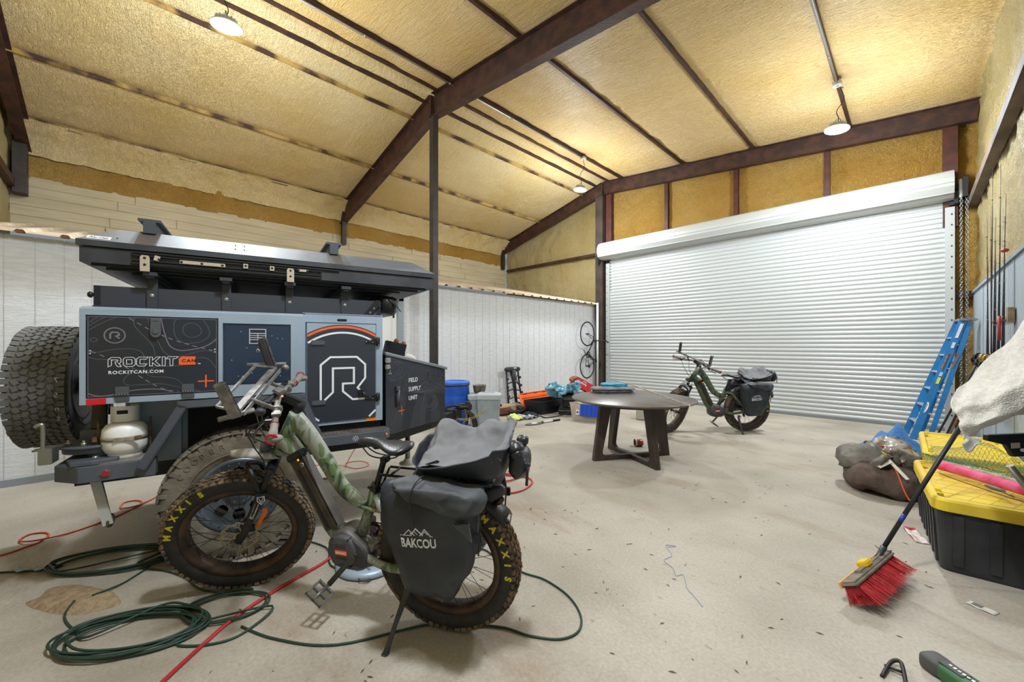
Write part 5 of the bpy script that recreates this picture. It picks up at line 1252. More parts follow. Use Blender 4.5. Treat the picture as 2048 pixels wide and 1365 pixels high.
def biketf(loc, rz, lean): return Matrix.Translation(loc) @ Matrix.Rotation(rz, 4, 'Z') @ Matrix.Rotation(-lean, 4, 'X')
def luggage(loc, rz, lean, lab, near):
    def T(name, label, cat, group=None): return thing(name, label, cat, loc, (-lean, 0, rz), group)
    # left pannier
    for s in (1, -1):
        p = T('pannier', (lab[0] if s > 0 else lab[1]), 'pannier', 'bike panniers')
        out = [(.215, .835), (.235, .72), (.225, .60), (.165, .46), (.135, .35), (.08, .308), (-.05, .300), (-.115, .315), (-.16, .39), (-.215, .50), (-.24, .62), (-.235, .75), (-.20, .830), (0, .845)]
        b = MB(); puff(b, out, s*.115, s*.225, .020, taper=.12); b.jitter(.016, 7, 3); b.jitter(.008, 18, 2); bmesh.ops.recalc_face_normals(b.bm, faces=b.bm.faces); tree = BVHTree.FromBMesh(b.bm); b.build('pannier_body', M_BAG, p)
        def snap(q):
            for v in q.bm.verts:
                hit = tree.ray_cast(Vector((v.co.x, .6, v.co.z)), Vector((0, -1, 0)))
                if hit[0] is not None: v.co.y = hit[0].y+.0015+(.001 if v.co.y > .249 else 0)
            return q
        b = MB(); puff(b, [(.15, .850), (.14, .825), (.08, .795), (.0, .760), (-.10, .735), (-.215, .715), (-.262, .735), (-.282, .80), (-.255, .845), (-.1, .86), (.05, .865)], s*.13, s*.235, .020, taper=.2); b.jitter(.018, 9, 5); b.jitter(.010, 22, 6)
        b._add([(-.235, s*.262, .73), (-.165, s*.262, .715), (-.245, s*.258, .645), (-.235, s*.250, .73), (-.165, s*.250, .715), (-.245, s*.250, .645)], [(0, 1, 2), (5, 4, 3), (0, 2, 5, 3), (1, 4, 5, 2)])
        fl = b.build('rolled_flap', M_BAGD, p)
        b = MB(); b.tube(smoothpts([(-.03, s*.10, .87), (.02, s*.20, .875), (.03, s*.265, .82), (.025, s*.268, .74), (.02, s*.262, .69)], 5), .0035, 6); b.build('strap', M_BLACK, p); b = MB(); b.tube(smoothpts([(-.245, s*.15, .80), (-.262, s*.19, .70), (-.25, s*.20, .55)], 5), .006, 8, flat=.5); b.box((-.262, s*.22, .645), (.03, .02, .045), bevel=.004); b.build('strap', M_BLACK, p)
        if s > 0:
            F = frame((.098, .2485, .575), (-1, 0, -.03), (0, -.02, 1)); F = F @ Matrix.Rotation(.10, 4, 'Z')
            snap(text_mb('BAKCOU', .058, F, .003, .72, 1.0, bold=.0014)).build('printed_name', M_DECAL, p)
            b = MB()
            for (x0, x1, h) in ((.02, .075, .024), (.055, .115, .034), (.100, .150, .030)):
                b.ribbon([(x0, .056), ((x0+x1)/2, .056+h), (x1, .056)], .004, .004, F)
            b.ribbon([(.0, .052), (.16, .052)], .003, .004, F); b.ribbon([(.05, .060), (.075, .078), (.09, .062)], .003, .004, F); b.ribbon([(.11, .060), (.125, .076), (.14, .060)], .003, .004, F); snap(b).build('mountain_logo', M_DECAL, p)
    # bag on top of the rack
    p = T('rack_bag', lab[2], 'bag')
    def rr(a, ex, ey, pw=.55): return (math.copysign(abs(math.cos(a))**pw, math.cos(a))*ex, math.copysign(abs(math.sin(a))**pw, math.sin(a))*ey)
    cx = -.115
    def rim(x, y):
        zz = .955+.25*(cx-x)*.35
        if y > 0: zz -= .035*(y/.17)*math.cos((x-.02)*6.0)
        else: zz += .03
        return zz+(.02 if x < -.3 else 0)
    def tub(u, v):
        a = 2*PI*u; e = .6+.4*min(1, v*1.6)**.5
        x, y = rr(a, .245, .175); x0, y0 = x*(.86+.14*v), y*(.75+.25*v)
        z0 = .862; z1 = rim(cx+x, y)
        return (cx+x0-.012*math.sin(3*a)*v, y0+.008*math.sin(5*a)*v, z0+(z1-z0)*v)
    b = MB(); b.grid(tub, 72, 10, wrap_u=True, thick=.006)
    b._add([(cx+rr(2*PI*k/40, .21, .13)[0], rr(2*PI*k/40, .21, .13)[1], .862) for k in range(40)], [list(range(40))]); b.jitter(.008, 8, 1)
    b.build('bag_tub', M_BAG, p)
    b = MB()
    def flap(u, v):
        x = cx+.225-.45*u; y = -.165+.31*v; sag = math.sin(PI*v)
        z = rim(x, -.1)+.035-.115*v-.03*sag+.035*math.exp(-((u-.18)/.12)**2)*(1-v*.4)+.03*math.exp(-((u-.93)/.07)**2)+.010*math.sin(u*11+v*4)
        if u < .1: z -= (.1-u)*.5
        return (x, y*(1-.25*abs(2*u-1)**4), z)
    b.grid(flap, 40, 30, thick=.004); b.jitter(.022, 9, 4); b.jitter(.010, 22, 4); b.build('bag_lid', M_BAGT, p)
    b = MB(); b.box((cx+.12, .10, .905), (.07, .02, .018), (0, .3, .3), bevel=.006); b.build('velcro_tab', M_BLACKR, p)
    b = MB(); b.ell((-.395, .0, .91), (.045, .085, .075), pw=.8); b.ell((-.385, .02, .985), (.04, .05, .03)); b.ell((-.40, -.05, .995), (.03, .03, .03)); b.ell((-.395, .045, .955), (.03, .04, .03)); b.tube([(-.43, .05, .95), (-.445, .055, .88), (-.44, .06, .83)], .006, 6); b.ell((-.44, .052, .92), (.012, .012, .012)); b.jitter(.012, 22, 2); b.build('end_pocket', mat('wet_black_nylon', '#1d2025', .35, bump=.3, bscale=30), p)
B1 = ((-1.684, 1.222, 0), math.radians(209.3), math.radians(6.2))
B2 = ((-2.0, 7.467, 0), math.radians(229.6), math.radians(6.3))
ebike('camouflage electric bike with fat muddy tyres in the foreground, leaning on its stand', *B1, M_CAMO, M_CAMO, 21, True)
luggage(*B1, ('black pannier printed with white mountains on the near side of the foreground bike', 'black pannier on the far side of the foreground bike', 'open black rack bag with dusty grey lid on the foreground bike'), True)
ebike('dark olive electric bike parked before the roll-up door behind the round table', *B2, M_CAMO2, M_CAMO2, 31, False)
luggage(*B2, ('black pannier on the near side of the bike by the roll-up door', 'black pannier on the door side of the bike by the roll-up door', 'black rack bag on the bike by the roll-up door'), False)

# ================================================================ round table and what lies on it
M_WALN = mat('dark_walnut', '#463730', .45, col2='#382b25', nscale=4, stretch=(1, 8, 1), bump=.05, bscale=40)
M_TTOP = mat('table_top_dusty', '#544c45', .38, col2='#5f564d', nscale=3, stretch=(1, 3, 1), namt=.4)
t = thing('round_table', 'round dark walnut dining table on two crossed angular legs', 'table', (-2.54, 4.68, 0))
b = MB(); b.lathe([(0, .735), (.66, .735), (.745, .742), (.765, .750), (.765, .762), (.757, .768), (0, .768)], seg=96); b.build('table_top', M_TTOP, t)
b = MB(); b.lathe([(.50, .70), (.58, .70), (.58, .735), (.50, .735)], seg=64, close_prof=True); b.build('apron', M_WALN, t)
ctr = Vector((-2.545, 4.665))
for (A_, D_) in (((-2.81, 4.21), (-2.28, 5.13)), ((-2.08, 4.42), (-2.99, 4.88))):
    A_, D_ = Vector(A_)-Vector((-2.54, 4.68)), Vector(D_)-Vector((-2.54, 4.68))
    b = MB(); d = (D_-A_); L = d.length; d.normalize(); s = Vector((-d.y, d.x)); F = frame((A_.x, A_.y, 0), (d.x, d.y, 0), (0, 0, 1))
    w = .085
    outer = [(0, 0), (L, 0), (L-.14, .70), (.14, .70)]
    b.prism([(-.01, 0), (w, 0), (w+.012, .055), (w+.155, .70), (.085, .70)], -.03, .03, F); b.prism([(L+.01, 0), (L-.085, .70), (L-w-.155, .70), (L-w-.012, .055), (L-w, 0)][::1], -.03, .03, F)
    b.prism([(w, 0), (L-w, 0), (L-w-.012, .055), (w+.012, .055)], -.03, .03, F)
    b.prism([(w+.012, .055), (w+.07, .055), (w+.03, .085), (w+.022, .12)], -.03, .03, F); b.prism([(L-w-.012, .055), (L-w-.022, .12), (L-w-.03, .085), (L-w-.07, .055)], -.03, .03, F)
    b.build('leg_frame', M_WALN, t, bevel=.004)
def cloth_pile(name, label, cat, loc, rz, size, layers, m, amp=.012, seed=0, rag=.02, tilt=0, group=None, rx=0):
    """folded cloth: stacked soft layers joined at the fold"""
    b = MB(); rd = random.Random(seed); lx, ly = size; z = 0
    for k in range(layers):
        ax, ay = lx*rd.uniform(.9, 1.0), ly*rd.uniform(.88, 1.0); th = rd.uniform(.018, .028); ox, oy = rd.uniform(-.02, .02), rd.uniform(-.02, .02)
        def fn(u, v, ax=ax, ay=ay, z=z, th=th, ox=ox, oy=oy, k=k):
            a = 2*PI*u; r = v
            x = math.copysign(abs(math.cos(a))**.5, math.cos(a))*ax/2; y = math.copysign(abs(math.sin(a))**.5, math.sin(a))*ay/2
            if v <= .5: s = (v/.5); zz = 0+amp*.4*pnoise(Vector((x*s*6, y*s*6, k)))
            else: s = 1-(v-.5)/.5; zz = th*(1-max(0, s-.82)/.18*.5)+amp*pnoise(Vector((x*s*7+k, y*s*7, k+3)))
            s = max(s, .001)
            return (ox+x*s*(1+rag*pnoise(Vector((math.cos(a)*2, math.sin(a)*2, k*3.1)))), oy+y*s*(1+rag*pnoise(Vector((math.cos(a)*2, math.sin(a)*2, k*3.1+5)))), z+max(0, zz) if v <= .5 else z+zz)
        b.grid(fn, 48, 16, wrap_u=True); z += th
    o = b.build(name, m); o.location = loc; o.rotation_euler = (rx, tilt, rz); tag(o, label, cat, group); return o
cloth_pile('folded_blanket', 'folded grey blanket lying on the left of the round table', 'blanket', (-3.02, 5.0, .769), .9, (.62, .40), 3, mat('grey_blanket', '#77767c', .95, col2='#5d5c66', nscale=18, bump=.4, bscale=60, sheen=.3), .016, 3)
cloth_pile('folded_towel', 'turquoise towel folded on top of the grey blanket', 'towel', (-3.08, 5.12, .845), .9, (.42, .24), 2, mat('turquoise_towel', '#1f86ad', .95, col2='#2a9dc0', nscale=12, bump=.5, bscale=90, sheen=.3), .012, 8)
b = MB(); b.tube([(-3.34, 5.48, .895), (-2.8, 5.12, .885), (-1.72, 4.40, .786)], .0085, 10); b.cyl((-1.72, 4.40, .786), (-1.69, 4.38, .783), .012, .006)
o = b.build('wooden_pole', mat('pale_pole', '#b3a594', .5, col2='#94887a', nscale=30)); tag(o, 'thin pale wooden pole laid across the round table over the blanket', 'pole')
# copper coloured cup lying under the table
t = thing('copper_cup', 'copper coloured cup lying on its side on the floor under the table', 'cup', (-2.76, 5.26, .052), (PI/2, 0, -.75+PI))
b = MB(); b.lathe([(0, .055), (.045, .055), (.048, .05), (.052, -.05), (.050, -.052), (.047, -.048), (.043, .045), (0, .048)], seg=28); b.build('cup_body', mat('copper_inside', '#8f4a33', .35, .3), t)
b = MB(); b.lathe([(.050, -.055), (.0535, -.055), (.0535, -.035), (.0505, -.035)], seg=28, close_prof=True); b.build('cup_rim', mat('cup_rim_white', '#cfcac4', .4), t)

# ================================================================ right hand side
M_YLID = mat('yellow_lid', '#e3c62b', .5, col2='#d9b93a', nscale=3)
M_TOTE = mat('black_tote', '#23252a', .45, col2='#35373b', nscale=5, namt=.3, bump=.1, bscale=30)
def tote(label, loc, rz, L=1.14, Wd=.56, H=.47):
    t = thing('storage_tote', label, 'storage box', loc, (0, 0, rz), 'black storage totes with yellow lids')
    def rrect(hx, hy, r, n=6):
        P = []
        for (sx, sy, a0) in ((1, 1, 0), (-1, 1, 90), (-1, -1, 180), (1, -1, 270)):
            for k in range(n+1): a = math.radians(a0+90*k/n); P.append((sx*(hx-r)+r*math.cos(a), sy*(hy-r)+r*math.sin(a)))
        return P
    b = MB(); secs = [(0, .86, .03), (.02, .88, .04), (H*.55, .93, .05), (H*.80, .96, .05), (H*.81, .985, .05), (H*.86, .985, .05)]
    rings = [[(x+Wd/2, y+L/2, z) for x, y in rrect(Wd/2*s, L/2*(1-(1-s)*.6), r+.02)] for z, s, r in secs]; n = len(rings[0])
    b._add([v for r_ in rings for v in r_], [(i*n+k, i*n+(k+1) % n, (i+1)*n+(k+1) % n, (i+1)*n+k) for i in range(len(rings)-1) for k in range(n)]+[list(range(n))[::-1]])
    for k in range(7):
        y = .12+k*(L-.24)/6
        b.beam((Wd/2-Wd/2*.90, y, .03), (Wd/2-Wd/2*.965, y, H*.80), .05, .012, up=(1, 0, 0), bevel=.003)
    for k in range(3):
        x = .11+k*(Wd-.22)/2; b.beam((x, L/2-L/2*.945, .05), (x, L/2-L/2*.985, H*.8), .05, .012, up=(0, 1, 0), bevel=.003)
    b.build('tote_body', M_TOTE, t)
    b = MB(); o1 = rrect(Wd/2*1.03, L/2*1.015, .07); o2 = rrect(Wd/2*1.0, L/2*1.0, .065); i1 = rrect(Wd/2*.90, L/2*.94, .05)
    rings = [[(x+Wd/2, y+L/2, z) for x, y in o] for o, z in ((o2, H*.84), (o1, H*.84), (o1, H*.97), (o2, H), (i1, H), (rrect(Wd/2*.87, L/2*.925, .04), H*.965))]; n = len(rings[0])
    b._add([v for r_ in rings for v in r_], [(i*n+k, i*n+(k+1) % n, (i+1)*n+(k+1) % n, (i+1)*n+k) for i in range(len(rings)-1) for k in range(n)]+[[(len(rings)-1)*n+k for k in range(n)]])
    ld = b.build('tote_lid', M_YLID, t)
    b = MB()
    z = H*.965
    for k in range(1, 10): y = L*k/10; b.boxx(Wd*.10, Wd*.90, y-.003, y+.003, z, z+.002)
    for k in range(-6, 12):
        x0 = Wd*.1+k*.09; p0 = Vector((x0, L*.06, z)); p1 = Vector((x0+.42, L*.94, z)); c0, c1 = Wd*.1, Wd*.9
        if p1.x <= c0 or p0.x >= c1: continue
        t0 = max(0, (c0-p0.x)/.42); t1 = min(1, (c1-p0.x)/.42)
        if t1 > t0+.05: b.beam(p0.lerp(p1, t0), p0.lerp(p1, t1), .005, .003)
    b.build('lid_ribs', mat('yellow_rib', '#d8bc3c', .5), ld)
    for x in (.04, Wd-.04):
        for k in range(4):
            q = MB(); y = .12+k*.10 if k < 2 else L-.12-(k-2)*.10; q.box((x, y, H-.004), (.035, .03, .02), bevel=.004); q.build('lid_lug', M_YLID, ld)
    b = MB()
    for (x, y) in ((.03, .10), (.03, L/2), (.03, L-.1), (Wd-.03, .1), (Wd-.03, L/2), (Wd-.03, L-.1)): b.box((x, y, H+.0005), (.008, .03, .002))
    b.build('lid_slots', M_BLACKR, ld)
    return t
tote('black storage tote with yellow lid, nearest, carrying the pink foam noodle', (.085, 3.72, 0), math.radians(4.5), L=1.12, Wd=.53)
tote('black storage tote with yellow lid standing behind the first, below the net', (.06, 5.03, 0), math.radians(1), L=1.22, Wd=.56, H=.50)
b = MB(); b.tube(smoothpts([(.13, 4.52, .515), (.24, 4.42, .515), (.40, 4.24, .515), (.60, 3.98, .515)], 8), .034, 18, smooth=True); b.jitter(.003, 25)
o = b.build('foam_noodle', mat('pink_foam', '#d6426f', .8, col2='#e06a92', nscale=9, bump=.2, bscale=70)); tag(o, 'pink foam noodle lying across the nearer yellow lid', 'pool noodle')
b = MB(); b.tube(smoothpts([(.13, 4.38, .484), (.20, 4.25, .486), (.30, 4.12, .486), (.42, 3.98, .486), (.56, 3.86, .486)], 6), .003, 6)
o = b.build('thin_cord', M_CORD); tag(o, 'thin black cord beside the pink noodle on the yellow lid', 'cord'); o.name = 'black_string'
b = MB(); b.ell((.37, 4.10, .502), (.018, .065, .014), rot=(0, 0, .65)); b.tube([(.40, 4.05, .498), (.44, 3.99, .490)], [.006, .003], 6); o = b.build('float_weight', mat('grey_plastic_float', '#55524f', .5)); tag(o, 'grey torpedo shaped float beside the noodle on the yellow lid', 'float')
# green netting
M_NET = mat('green_net', '#4e7a63', .8)
def netpatch(fn, nu, nv, r=.0013):
    b = MB(); G = [[Vector(fn((i+(.5 if j % 2 else 0))/nu, j/nv)) for j in range(nv+1)] for i in range(nu+1)]
    rd = random.Random(9)
    for row in G:
        for p in row: p += Vector((rd.uniform(-.004, .004), rd.uniform(-.004, .004), rd.uniform(-.003, .003)))
    for i in range(nu):
        for j in range(nv):
            b.tube([G[i][j], G[i][j+1]], r, 3, cap=False)
            k = i+1 if j % 2 else i-1
            if 0 <= k <= nu: b.tube([G[i][j], G[k][j+1]], r, 3, cap=False)
    return b
def nf(u, v):
    x = .10+.50*u; y = 5.30-.62*v
    dome = .10*math.exp(-((u-.62)/.22)**2-((v-.25)/.3)**2)
    z = .512 if y > 5.04 else (.505-.05*min(1, (5.04-y)/.1) if y > 4.88 else .505)
    return (x, y, z+dome+.014*abs(pnoise(Vector((x*9, y*9, 0))))+.01)
b = netpatch(nf, 20, 22)
o = b.build('fishing_net', M_NET); tag(o, 'thin green netting draped from the farther yellow lid over the nearer one', 'net')
def nf2(u, v):
    return (.03+.50*u+.02*math.sin(v*9), 4.92-.20*v-.28*u+.02*math.sin(u*20+v*7), .492+.04*abs(math.sin(v*PI))*(1-.4*u)+.015*pnoise(Vector((u*11, v*5, 3))))
b = netpatch(nf2, 30, 10, .0016)
b2 = o; o = b.build('net_bunch', M_NET, b2)
b = MB(); b.tube(smoothpts([(.14, 4.72, .502), (.28, 4.60, .502), (.44, 4.46, .502), (.56, 4.33, .502)], 5), .018, 10); o = b.build('rolled_rug', mat('mottled_roll', '#b5a696', .9, col2='#7d8f78', nscale=25)); tag(o, 'pale mottled roll half under the green netting beside the noodle', 'roll')

# brown bundle and plastic bags
t = thing('duffel_bundle', 'brown duffel bundle with clear plastic bags and orange straps on the floor', 'bag', (-.235, 5.50, 0), (0, 0, .10))
b = MB(); b.ell((0, 0, .13), (.30, .42, .15), pw=.7, seg=40, rings=22); b.jitter(.06, 4, 1); b.jitter(.03, 11, 2); b.jitter(.010, 30, 3)
for v in b.bm.verts: v.co.z = max(v.co.z, .0)
b.build('duffel_body', mat('brown_fabric', '#4a3b33', .85, col2='#5f5047', nscale=6, bump=.5, bscale=25), t)
b = MB(); b.ell((-.08, -.02, .29), (.24, .30, .12), pw=.8, seg=36, rings=18); b.jitter(.08, 5, 4); b.jitter(.035, 13, 5); b.jitter(.012, 34, 5); b.build('grey_sack', mat('grey_sack', '#6c675d', .5, col2='#58544b', nscale=5, bump=.5, bscale=14), t)
b = MB()
b.ell((.07, .10, .34), (.20, .26, .13), pw=.9, seg=40, rings=22); b.jitter(.07, 8, 7); b.jitter(.03, 20, 9)
b.build('plastic_wrap', mat('crinkled_plastic', '#a39c94', .10, spec=.8, col2='#564c44', nscale=9, bump=.6, bscale=18), t)
b = MB(); b.tube(smoothpts([(-.33, -.14, .20), (-.25, -.10, .36), (-.10, -.10, .43), (.06, -.02, .42), (.22, .08, .42)], 5), .010, 8, flat=.4); b.tube(smoothpts([(.02, -.20, .36), (.08, -.33, .26), (.13, -.42, .10), (.16, -.44, .04)], 4), [.010]*12+[.018], 8, flat=.5); b.build('orange_strap', M_ORANGE, t)
b = MB(); b.beam((-.12, -.05, .43), (.06, -.25, .36), .03, .02); b.box((-.1, -.03, .44), (.07, .05, .04), (0, 0, .5), bevel=.01); b.build('dark_handle', mat('dark_brown_grip', '#3a2822', .6), t)
b = MB(); b.tube([(-.06, -.12, .42), (.02, -.24, .38)], .010, 6); b.build('yellow_rope', mat('yellow_rope', '#d9a92a', .7), t)
b = MB(); b.beam((.00, -.24, .38), (.15, -.42, .22), .03, .004, up=(0, -.5, 1)); b.beam((.05, -.30, .34), (-.04, -.36, .28), .03, .004, up=(0, -.5, 1)); b.build('white_tag', mat('tag_white', '#cfcac0', .6), t)
o = cloth_pile('blue_blanket', 'bright blue ribbed blanket heaped behind the brown bundle', 'blanket', (-.20, 6.72, 0), .35, (.86, .66), 2, mat('blue_ribbed', '#1767ab', .9, col2='#1f78c0', nscale=5, bump=.8, bscale=34, stretch=(1, 6, 1), sheen=.3), .02, 2)
o.scale = (1, 1, 1)
_me = o.data
for v in _me.vertices:
    x, y = v.co.x, v.co.y; r = math.hypot(x/.43, y/.33)
    v.co.z *= 4.6+2.6*math.sin(x*9+1)*math.cos(y*6); v.co.z += max(0, 1-r)*.14 if v.co.z > .03 else 0; v.co.z = max(0, v.co.z)

# push broom
t = thing('push_broom', 'push broom with red bristles and a long black handle', 'broom', (-.19, 3.17, 0), (0, 0, 0))
d = Vector((.13, .60, 0)).normalized(); s = Vector((d.y, -d.x, 0))
Fb = frame((0, 0, .120), d, -s); Fb = Fb @ Matrix.Rotation(math.radians(-30), 4, 'X')
b = MB(); b.box((0, 0, 0), (.62, .085, .028), bevel=.010, M=Fb); b.box((0, -.0, .016), (.30, .05, .02), bevel=.008, M=Fb); b.build('broom_block', mat('weathered_block', '#84796b', .8, col2='#6b6156', nscale=12, bump=.2), t)
b = MB(); b.box((0, .046, -.002), (.62, .010, .03), M=Fb); b.build('squeegee_strip', mat('wood_strip', '#d8a050', .6), t)
b = MB(); b.box((-.02, .0, .034), (.085, .055, .03), bevel=.006, M=Fb); b.build('handle_socket', mat('yellow_socket', '#e0b818', .5), t)
b = MB(); rd = random.Random(5)
zm = Fb.to_3x3() @ Vector((0, 0, -1))
for k in range(2600):
    u_ = rd.uniform(-.30, .30); v_ = rd.uniform(-.034, .036); p = Fb @ Vector((u_, v_, -.012)); q = Vector((u_*1.04+rd.uniform(-.014, .014), v_*2.3-.03+rd.uniform(-.016, .016), 0)); e_ = Fb @ Vector((q.x, q.y, -.10))
    tt = 1.0
    if e_.z < .002: tt = (p.z-.002)/(p.z-e_.z)
    e_ = p.lerp(e_, tt); w_ = Vector((rd.uniform(-1, 1), rd.uniform(-1, 1), 0)).normalized()*.0016
    b._add([p-w_, p+w_, e_+w_*.6, e_-w_*.6], [(0, 1, 2, 3)])
b.build('bristles', mat('red_bristle', '#c8242c', .6, col2='#a01820', nscale=20), t, kind='stuff')
b = MB()
for k in range(3): b.box(Fb @ Vector((0, -.02+.02*k, -.03)), (.60, .022, .05), Fb.to_3x3())
b.build('bristle_core', mat('red_core', '#8f161c', .8), t)
h0 = Vector((.045, .22, .16)); h1 = Vector((.21, 3.85, .93))-Vector((-.19, 3.17, 0)); dh = (h1-h0).normalized(); top_ = h0+dh*1.45
b = MB(); b.tube([h0, top_], .0125, 14); b.build('broom_handle', mat('handle_black', '#24262a', .4, .2), t)
b = MB(); b.tube([h0-dh*.13, h0+dh*.03], [.010, .017], 12); b.beam(h0-dh*.06, h0+Vector((-.02, -.13, -.04)), .008, .02); b.tube([h0+dh*.0, h0+dh*.02+s*.04], .003, 6); b.tube([h0+dh*.0, h0+dh*.02-s*.04], .003, 6); b.build('handle_brace', mat('brace_steel', '#4e5050', .4, .6), t)
b = MB(); b.tube([h0+dh*.22, h0+dh*.27], .0129, 14); b.build('handle_label', mat('blue_label', '#22358c', .4), t)

# blue step ladder
t = thing('step_ladder', 'blue fibreglass stepladder folded and leaning beside the roll-up door', 'ladder', (0, 8.85, 0))
M_LB = mat('ladder_blue', '#1b73b0', .4, col2='#1566a0', nscale=4, bump=.1, bscale=60)
O_ = Vector((0, 8.85, 0))
far0, far1 = Vector((-.11, 9.08, 0))-O_, Vector((.47, 9.18, 1.80))-O_
nr0, nr1 = Vector((-.02, 8.62, 0))-O_, Vector((.50, 8.86, 1.80))-O_
for (p, q) in ((far0, far1), (nr0, nr1)):
    b = MB(); b.beam(p, q, .025, .085, up=(1, 0, -.3), bevel=.003); b.beam(p+Vector((.035, -.0, 0)), q+Vector((.035, 0, 0)), .035, .012, up=(1, 0, -.3)); b.build('front_rail', M_LB, t)
for off_ in (.09,):
    for (p, q) in ((far0+Vector((.17, 0, .0)), far1+Vector((.06, 0, -.03))), (nr0+Vector((.17, .05, 0)), nr1+Vector((.07, 0, -.03)))):
        b = MB(); b.beam(p, q, .022, .06, up=(1, 0, -.3), bevel=.003); b.build('rear_rail', M_LB, t)
M_LADAL = mat('ladder_aluminium', '#c3c6c6', .35, .6)
for k in range(1, 7):
    f_ = k/7; b = MB(); p = far0.lerp(far1, f_); q = nr0.lerp(nr1, f_); b.beam(p, q, .075, .022, up=(0, 0, 1), bevel=.003); b.build('step', M_LADAL, t)
for k in range(1, 5):
    f_ = k/5; b = MB(); p = (far0+Vector((.17, 0, 0))).lerp(far1+Vector((.06, 0, 0)), f_); q = (nr0+Vector((.17, .05, 0))).lerp(nr1+Vector((.07, 0, 0)), f_); b.beam(p, q, .03, .012); b.build('rear_brace', M_LADAL, t)
b = MB(); b.beam(far1+Vector((.03, .03, .01)), nr1+Vector((.06, -.04, .01)), .17, .035, up=(0, 0, 1), bevel=.008); b.beam(far1+Vector((.04, .02, .03)), nr1+Vector((.06, -.02, .03)), .12, .02, bevel=.005); b.build('ladder_top', mat('scuffed_cap', '#8e9192', .6, .3, col2='#5e6164', nscale=25), t)
Fr = frame(nr0, (nr1-nr0), Vector((0, 0, 1)).cross(nr1-nr0)); Ln = (nr1-nr0).length
xd = (nr1-nr0).normalized(); nd = Vector((-.38, -.92, 0)).normalized(); yd = nd.cross(xd).normalized(); Fl = frame(nr0+nd*.0, xd, yd)
zf = Fl.to_3x3() @ Vector((0, 0, 1)); sg = 1 if zf.dot(nd) > 0 else -1
def dec(x0, x1, m, name, y0=-.03, y1=.03, z=.0145):
    b = MB(); b.box(((x0+x1)/2, 0, sg*z), (x1-x0, y1-y0, .002), M=Fl); return b.build(name, m, t)
dec(1.62, 1.84, mat('faded_label', '#b3b0ac', .6, col2='#8fa0ae', nscale=30), 'faded_label'); dec(1.46, 1.55, mat('faded_label', '#b3b0ac', .6), 'faded_label'); dec(.90, 1.00, mat('yellow_label', '#c8c62a', .5, col2='#9aa02a', nscale=60), 'caution_label'); dec(1.02, 1.08, mat('faded_label', '#b3b0ac', .6), 'faded_label')
b = MB(); N_ = 24; b.prism([(.52+.085*math.cos(2*PI*k/N_), .026*math.sin(2*PI*k/N_)) for k in range(N_)], sg*.0145, sg*.0155, Fl); ov = b.build('oval_plate', M_DECAL, t)
FT_ = frame(nr0+nd*.0160, xd, nd.cross(xd)); text_mb('WERNER', .034, FT_ @ Matrix.Translation((.447, -.012, 0)), .0008, 1.0, 1.0, bold=.0008).build('plate_lettering', M_BLACK, ov)
b = MB(); b.beam(nr0.lerp(nr1, .72)+nd*.02, nr0.lerp(nr1, .60)+nd*.02+Vector((.0, 0, 0)), .02, .006, up=nd); b.beam(nr0.lerp(nr1, .72)+nd*.02, nr0.lerp(nr1, .72)+nd*.02+Vector((.11, .02, .0)), .02, .006, up=nd); b.beam(nr0.lerp(nr1, .72)+nd*.02+Vector((.11, .02, 0)), nr0.lerp(nr1, .64)+nd*.02+Vector((.09, .02, -.05)), .02, .008, up=nd); b.build('spreader_brace', mat('rusty_brace', '#8a6544', .8, col2='#5f4330', nscale=30), t)

# fishing rods against the right wall
M_CORK = mat('cork_grip', '#a8835a', .8, col2='#8a6a48', nscale=30)
rodlabs = ['fishing rod with a gold reel, leftmost of the rods beside the ladder', 'fishing rod with black blank, second from the left on the wall rack', 'tallest fishing rod, its tip crossing the brown girt', 'fishing rod with a dark reel in the middle of the rack', 'short fishing rod behind the middle reels', 'fishing rod with silver reel in the middle of the rack', 'fishing rod with a red wrapped section above its reel', 'fishing rod with red float tied near its tip', 'fishing rod with long cork grip, rightmost of the rack', 'brown bamboo coloured rod between the dark rods']
rd = random.Random(12)
ys = [7.35, 7.15, 6.95, 6.80, 6.65, 6.50, 6.36, 6.22, 6.05, 6.88]; tops = [2.45, 3.0, 3.45, 2.85, 2.55, 2.75, 3.3, 2.95, 2.7, 2.9]
M_BLANK = mat('rod_blank', '#2a2628', .4, .2); M_BLANKB = mat('rod_blank_brown', '#5a3a28', .5); M_REELG = mat('reel_gold', '#a08650', .35, .7); M_REELD = mat('reel_dark', '#37333a', .35, .6)
